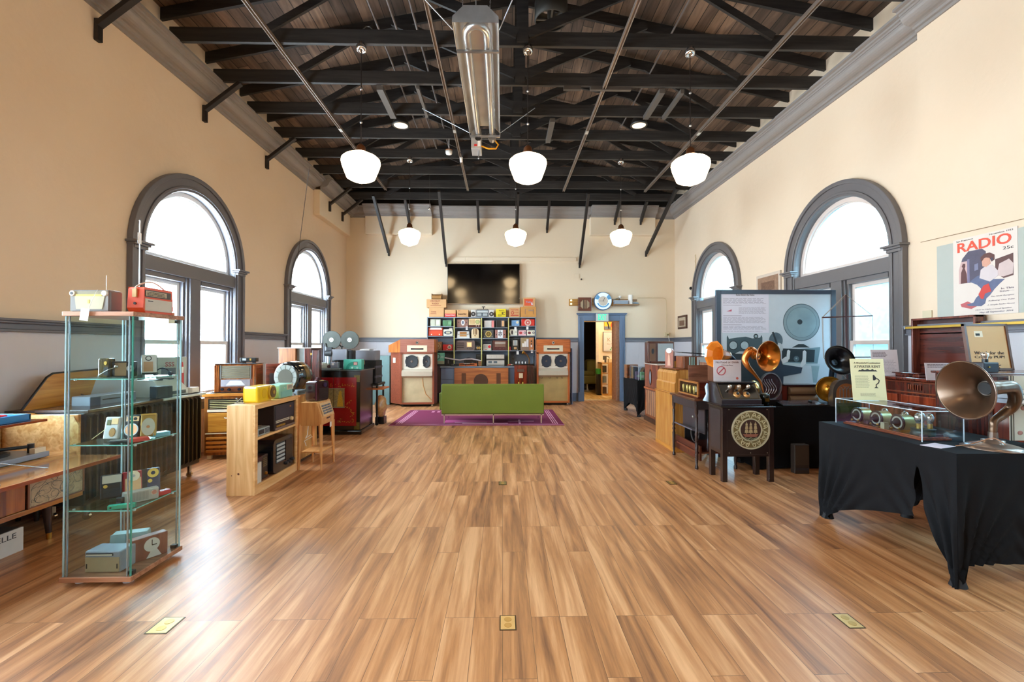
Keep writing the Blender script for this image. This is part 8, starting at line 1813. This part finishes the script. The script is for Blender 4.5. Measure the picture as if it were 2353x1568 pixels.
for a_, b_ in ((MY0+.03, (MY0+MY1)/2-.02), ((MY0+MY1)/2+.02, MY1-.03)):
    d = obj('door', L(t, G().box(MX0-.012, MX0, a_, b_, .14, MH-.17)), W('#5a2010', '#944024', 'z', .2, 4, .7), t, .004)
    obj('door_moulding', L(t, G().tube([(MX0-.016, a_+.05, MH-.25), (MX0-.016, (a_+b_)/2, MH-.25), (MX0-.016, b_-.08, MH-.24), (MX0-.016, b_-.04, MH-.30)], .007, 6).box(MX0-.02, MX0-.012, a_+.03, a_+.04, .2, MH-.24).box(MX0-.02, MX0-.012, b_-.04, b_-.03, .2, MH-.30)), MAHOG, d)
# open lid
lx = 4.40; ly0, ly1, lz0, lz1 = 4.10, 4.76, MH+.002, 1.735
ld = obj('lid', L(t, G().box(lx+.03, lx+.05, ly0, ly1, lz0, lz1)), W('#35120b', '#5a2418', 'y', .22, 4, .4), t)
obj('lid_rim', L(t, G().box(lx-.05, lx+.03, ly0, ly0+.02, lz0, lz1).box(lx-.05, lx+.03, ly1-.02, ly1, lz0, lz1).box(lx-.05, lx+.03, ly0, ly1, lz1-.02, lz1)), W('#4a1c12', '#7a3a28', 'z', .2, 5, .5), ld, .003)
obj('deck_moulding', L(t, G().box(4.05, 4.3, 4.35, 4.62, MH, MH+.03).box(4.03, 4.32, 4.33, 4.64, MH+.03, MH+.04)), MAHOG, t, .006)
# brass rail on the wall side
t = thing('brass_rail', 'long brass curtain rail crossing in front of the raised lid', 'rail', (4.30, 4.2, 1.64)); obj('bar', G().box(-.006, .006, -.95, .57, -.011, .011), P('#a8852c', .35, .6), t); obj('end_bracket', G().box(-.01, .27, .565, .58, -.015, .015), STEEL, t); obj('end_bracket', G().box(.0, .17, -.93, -.915, -.015, .015), STEEL, t)
# white cards
t = thing('text_card', 'white text card standing near the window end of the phonograph top', 'card', (3.99, 4.66, MH+.001), -10)
g = G().box(-.125, .125, -.002, .002, 0, .27); g.rot('X', -8); obj('card', g, P('#dcd0d4', .6, 0, .03), t)
q = lines(G(), -.11, .11, .165, .02, 12, -.002, f=.3); q.rot('X', -8); obj('fine_print', q, P('#9a9094', .6), t); q = lines(G(), -.11, .03, .25, .19, 4, -.002, f=.5); q.rot('X', -8); obj('heading_lines', q, P('#6a5c62', .6), t)
t = thing('text_card', 'second white text card behind the bell of the large brown horn', 'card', (3.92, 3.97, MH+.001), -8)
g = G().box(-.14, .14, -.002, .002, 0, .155); g.rot('X', -8); obj('card', g, P('#dcd0d4', .6, 0, .03), t); q = lines(G(), -.12, .05, .145, .11, 3, -.002, f=.5); q.rot('X', -8); obj('heading_lines', q, P('#6a5c62', .6), t)
# second cabinet nearer: carries the framed advert, the one-valve set and the books
NX0, NX1, NY0, NY1, NH = 3.56, 4.44, 3.28, 3.68, 1.245
t = ax('side_cabinet', 'dark mahogany side cabinet under the framed advertisement', 'cabinet', NX0, NX1, NY0, NY1, 0)
obj('body', L(t, G().box(NX0, NX1, NY0, NY1, 0.06, NH-.02)), MAHOGZ, t, .006); obj('top', L(t, G().box(NX0-.02, NX1, NY0-.02, NY1+.02, NH-.02, NH)), MAHOG, t, .006); obj('plinth', L(t, G().box(NX0+.01, NX1, NY0+.01, NY1, 0, .06)), DKWOOD, t)
obj('front_panel', L(t, G().box(NX0+.05, NX0+.38, NY0-.008, NY0, .15, NH-.2).box(NX0+.43, NX1-.05, NY0-.008, NY0, .15, NH-.2)), W('#5a1c10', '#8a3420', 'z', .15, 4, .8), t, .003)
# framed advert
YP = 3.62
t = thing('framed_advert', 'tan framed advertisement lettered in black on the dark side cabinet', 'picture', (at(2275, 850, YP).x+.01, YP, NH+.001), 0)
w = .182; h = .385
AD = P('#cf9f68', .6, 0, .04)
g = G().box(-w, -w+.018, -.012, .012, 0, h).box(w-.018, w, -.012, .012, 0, h).box(-w, w, -.012, .012, h-.018, h).box(-w, w, -.012, .012, 0, .018); g.rot('X', -8); obj('frame', g, P('#5a3014', .35, 0, .2), t)
g = G().box(-w+.018, w-.018, -.004, .004, .018, h-.018); g.rot('X', -8); obj('sheet', g, AD, t)
for s, wd, v, hh in (('Watch for the', .225, .145, .026), ('Crosley PUP!', .225, .108, .028)):
    letter(t, s, wd*1.1, 0, v*math.sin(R(8))-.0062, v*math.cos(R(8)), P('#3a2616', .6), h=hh, tilt=-8)
g = G().box(-.10, -.03, -.006, -.004, .275, .325); g.rot('X', -8); obj('pasted_slip', g, P('#e6d0b0', .6), t); g = G().box(-.09, -.055, -.007, -.006, .285, .305); g.rot('X', -8); obj('slip_picture', g, INK, t)
# one valve set
p = onz(2268, 850, NH)
t = thing('one_valve_set', 'small black box set with a single silvery valve on top', 'radio', (3.68, 3.40, NH+.001))
obj('box', G().cb(0, 0, 0, .12, .09, .075), P('#23212a', .35), t, .006); obj('side_wire', G().tube([(.06, -.02, .02), (.085, -.03, .03), (.07, -.03, .045), (.09, -.03, .055)], .003).tube([(.06, 0, .03), (.08, -.04, .015)], .003), P('#6a5a54', .3, .6), t)
obj('valve_base', G().cyl((0, 0, .075), (0, 0, .10), .018, None, 16), BLACK, t); obj('valve', G().lathe([(.016, .10), (.018, .115), (.024, .125), (.024, .142), (.012, .150), (0, .151)], n=18), VG, t)
obj('terminals', G().cyl((-.02, -.045, .04), (-.02, -.052, .04), .006), BRASS, t)
# books stacked in the open corner
for i, (c, lab) in enumerate((('#8a94a4', 'grey bound book under the one valve set, bottom of its stack'), ('#9aa6b4', 'blue grey book in the middle of the stack before the side cabinet'), ('#b5a49c', 'pinkish grey book topmost of the stack before the side cabinet'))):
    x_ = at(2312, 860, 2.9).x+.06
    t = thing('book', lab, 'book', (x_, 2.89, 1.075+i*.032), 0, 'books stacked before the side cabinet'); obj('cover', G().cb(0, 0, 0, .20, .13, .028), P(c, .4), t); obj('pages', G().cb(.0, -.067, .004, .19, .004, .020), PAPER, t)
t = thing('book_stand', 'narrow dark stand holding the stacked books', 'stand', (3.61, 2.88, 0)); obj('column', G().cb(0, 0, .02, .16, .10, 1.04), MAHOGZ, t); obj('foot', G().cb(0, 0, 0, .24, .13, .02), DKWOOD, t); obj('shelf', G().cb(0, 0, 1.06, .22, .13, .014), DKWOOD, t)
# floral cloth hanging at the frame edge
t = thing('floral_cloth', 'pale floral cloth with striped border hanging over the cabinet edge', 'cloth', (at(2347, 900, 2.88).x+.06, 2.90, 1.25))
obj('cloth', G().box(-.12, .12, -.006, .0, -.42, .0), P('#c9c4b4', .8, 0, .06), t); obj('stripe', G().box(-.12, -.11, -.008, -.006, -.42, 0).box(-.10, -.096, -.008, -.006, -.42, 0), P('#4a4438', .7), t)
q = G()
for i in range(9): q.ball((-.06+.09*random.random(), -.007, -.05-.04*i), .018, 1, .1, .8, 8, 6)
obj('flowers', q, P('#a87468', .7, 0, .3, 0, 30), t); q = G()
for i in range(7): q.tube([(-.05+.08*random.random(), -.008, -.04-.05*i), (-.02+.06*random.random(), -.008, -.08-.05*i)], .004, 5)
obj('leaves', q, P('#4a5a4c', .7), t)
obj('hem_bar', G().box(-.12, .30, -.0, .10, -.012, .0), DKWOOD, t)

# ------------------------------------------------------------------ wall things on the window side
XW = XR-.10
def wallpt(px, py, X=XW): return onx(px, py, X)
# poster backing and cover poster
a_, b_ = wallpt(2155, 640), wallpt(2193, 640)
t = thing('magazine_poster', 'large RADIO magazine cover poster hung high on the wall over the phonograph', 'poster', (XW-.004, (wallpt(2193, 640).y+wallpt(2342, 640).y)/2, 0), -90)
pw = wallpt(2193, 640).y-wallpt(2342, 640).y; z1 = 2.49; z0 = 1.735; t.location.z = z0
ph = z1-z0
obj('sheet', G().box(-pw/2, pw/2, -.006, 0, 0, ph), P('#dcd0c6', .6, 0, .04), t)
def PL(n, pts, m, k=1): return obj(n, G().prism([((u-.5)*pw, v*ph) for u, v in pts], 'xz', -.006-.0006*k, -.0055), m, t)
REDP = P('#d8482c', .5, 0, .05)
letter(t, 'RADIO', pw*.84, 0, -.008, ph*.885, REDP, h=ph*.125, bold=True, name='title')
letter(t, 'San Francisco', pw*.28, -pw*.30, -.007, ph*.972, INK, h=ph*.018); letter(t, 'November, 1923', pw*.34, pw*.27, -.007, ph*.972, INK, h=ph*.020); letter(t, '25c', pw*.15, pw*.37, -.007, ph*.775, INK, h=ph*.036, name='price')
PL('painted_room', ((.10, .42), (.10, .60), (.16, .74), (.26, .82), (.48, .82), (.54, .78), (.54, .66), (.50, .46), (.30, .42)), P('#4f4a5c', .6, 0, .25, 0, 12), 1)
PL('painted_doorway', ((.10, .42), (.10, .60), (.14, .70), (.24, .70), (.24, .42)), P('#c9a8a4', .6, 0, .1), 2); PL('painted_door_edge', ((.24, .42), (.24, .72), (.28, .72), (.28, .43)), P('#77708c', .6), 3)
PL('painted_figure', ((.13, .42), (.14, .56), (.17, .62), (.15, .64), (.17, .675), (.21, .67), (.21, .63), (.20, .61), (.23, .54), (.24, .42)), P('#5a3434', .6, 0, .2), 4)
PL('painted_picture', ((.36, .56), (.36, .64), (.42, .65), (.42, .57)), P('#7a7a94', .6), 3)
PL('painted_headboard', ((.68, .50), (.68, .66), (.94, .70), (.94, .44), (.80, .42)), P('#5a3a38', .6), 1); PL('painted_pillow', ((.70, .46), (.74, .60), (.88, .64), (.94, .58), (.93, .46), (.80, .44)), P('#c9b4b0', .6, 0, .15), 2)
PL('painted_gown', ((.44, .46), (.46, .56), (.54, .60), (.64, .60), (.72, .52), (.72, .46), (.60, .40)), P('#cfc3c4', .6, 0, .08), 4)
PL('painted_face', ((.49, .60), (.48, .66), (.52, .70), (.60, .70), (.61, .62), (.55, .585)), P('#cf9a84', .6), 5); PL('painted_hair', ((.47, .66), (.46, .71), (.52, .75), (.60, .755), (.67, .72), (.67, .66), (.63, .64), (.60, .69), (.53, .705)), P('#5a3430', .6, 0, .3, 0, 30), 6); PL('painted_earphone', ((.62, .655), (.62, .685), (.65, .69), (.655, .66)), P('#3a3a4c', .6), 7)
PL('painted_blanket', ((.28, .43), (.40, .49), (.50, .50), (.60, .43), (.82, .41), (.74, .36), (.66, .30), (.60, .24), (.54, .20), (.52, .14), (.46, .11), (.26, .125), (.22, .145), (.34, .165), (.38, .22), (.44, .26), (.46, .33), (.40, .38)), P('#5a6280', .6, 0, .3, 0, 14), 3)
PL('painted_radio_set', ((.42, .26), (.50, .36), (.58, .38), (.62, .28), (.52, .26), (.50, .20), (.46, .20)), P('#c43c34', .6, 0, .1), 5)
PL('painted_magazines', ((.12, .155), (.24, .185), (.30, .16), (.44, .13), (.30, .085), (.14, .12)), P('#b5595c', .6, 0, .2), 2)
letter(t, 'In This\nIssue—', pw*.20, pw*.345, -.007, ph*.285, P('#5a4a58', .6), h=ph*.052, align='R')
for s, wd, v in (('The Abelé Receptor', .34, .215), ('Reflexing One Tube', .38, .165), ('A Simple Radio Phone', .40, .115)): letter(t, s, pw*wd, pw*(.45-wd/2), -.007, ph*v, P('#6a5a64', .6), h=ph*.017, shear=.3)
letter(t, 'How to Make a Loud Speaker', pw*.55, pw*.14, -.007, ph*.065, P('#6a5a64', .6), h=ph*.016, shear=.3); letter(t, 'May till September 2016', pw*.50, pw*.18, -.007, ph*.030, P('#4a4458', .6), h=ph*.022, shear=.3)
yv0, yv1 = wallpt(2155, 640).y, wallpt(2353, 640).y-.35
for k, (a_, b_) in enumerate(((yv0, wallpt(2193, 640).y+.001), (wallpt(2342, 640).y-.001, yv1))):
    t = thing('wall_backing', ['narrow grey green panel on the window side of the magazine poster', 'grey green panel on the far side of the poster at the photo edge'][k], 'panel', (XW-.004, (a_+b_)/2, z0), 0); obj('panel', G().box(-.004, .003, -abs(a_-b_)/2, abs(a_-b_)/2, 0, ph-.02), P('#aeb2aa', .6, 0, .04), t)
p0, p1 = wallpt(2122, 731), wallpt(2143, 713)
t = thing('wall_plate', 'blank beige wall plate between window casing and poster', 'plate', (XW-.004, (p0.y+p1.y)/2, p0.z)); obj('plate', G().box(-.008, .003, -abs(p0.y-p1.y)/2, abs(p0.y-p1.y)/2, 0, p1.z-p0.z), P('#c9bc9c', .5, 0, .04), t, .002)
t = thing('picture_wire', 'thin dark wire strung along the wall above the poster', 'wire', (0, 0, 0)); a_, b_ = wallpt(2118, 557), wallpt(2353, 510); obj('wire', G().tube([(XW-.012, a_.y, a_.z), (XW-.012, b_.y-.2, b_.z+.02)], .0025, 5), P('#8a6a48', .6), t)
# pictures between the windows
for (px0, px1, pt, pb, kk, lab) in ((1742, 1797, 636, 668, 0, 'pale framed picture of carved panels over the display board'), (1560, 1580, 727, 757, 1, 'small dark framed picture near the far window')):
    a_, b_ = onx(px0, (pt+pb)/2, XR), onx(px1, (pt+pb)/2, XR); wv = a_.y-b_.y
    zt_ = onx(px0, pt, XR).z if kk == 0 else onx(px0, pt, XR).z; zb_ = onx(px0, pb, XR).z
    if kk == 0: zb_ -= .12
    t = thing('framed_picture', lab, 'picture', (XR-.02, (a_.y+b_.y)/2, zb_), -90); h = zt_-zb_
    obj('frame', G().box(-wv/2, wv/2, -.012, .019, 0, h), P('#c9b8a8' if kk == 0 else '#4a2c20', .5), t, .003); obj('mount', G().box(-wv/2+.05, wv/2-.05, -.015, -.012, .05, h-.05), P('#8a6a54' if kk == 0 else '#b5a48c', .6, 0, .4, 0, 25), t)
    obj('image', G().box(-wv*.28, wv*.28, -.017, -.015, .08, h*.62), P('#6a4a38', .6, 0, .6, 0, 35), t)
p = onx(1592, 663, XR); t = thing('security_camera', 'small round white camera with black lens beside the far window', 'camera', (XR-.03, p.y, p.z)); obj('body', G().ball((0, 0, 0), .05, 1, 1, 1), WHITE, t); obj('lens', G().ball((-.03, -.02, 0), .034), BLACK, t); obj('mount', G().cyl((.0, 0, 0), (.029, 0, 0), .04), WHITE, t)
p = onx(1600, 600, XR); t = thing('blind_cord', 'twisted cream cord hanging beside the far arched window', 'cord', (XR-.02, p.y, p.z-1.2)); obj('cord', G().tube([(.0, .02*math.sin(i*1.5), 1.35-.03*i) for i in range(8)]+[(0, 0, 1.1), (0, .01, .4), (0, .03, .1), (0, -.02, .0)], .008, 6), P('#c9ae80', .6), t)
t = thing('window_valance', 'small pale blue scrap on the impost of the far arched window', 'scrap', onx(1612, 688, XR-.14)); obj('scrap', G().box(-.02, .02, -.05, .05, -.03, .03), P('#9ac0dc', .6), t)
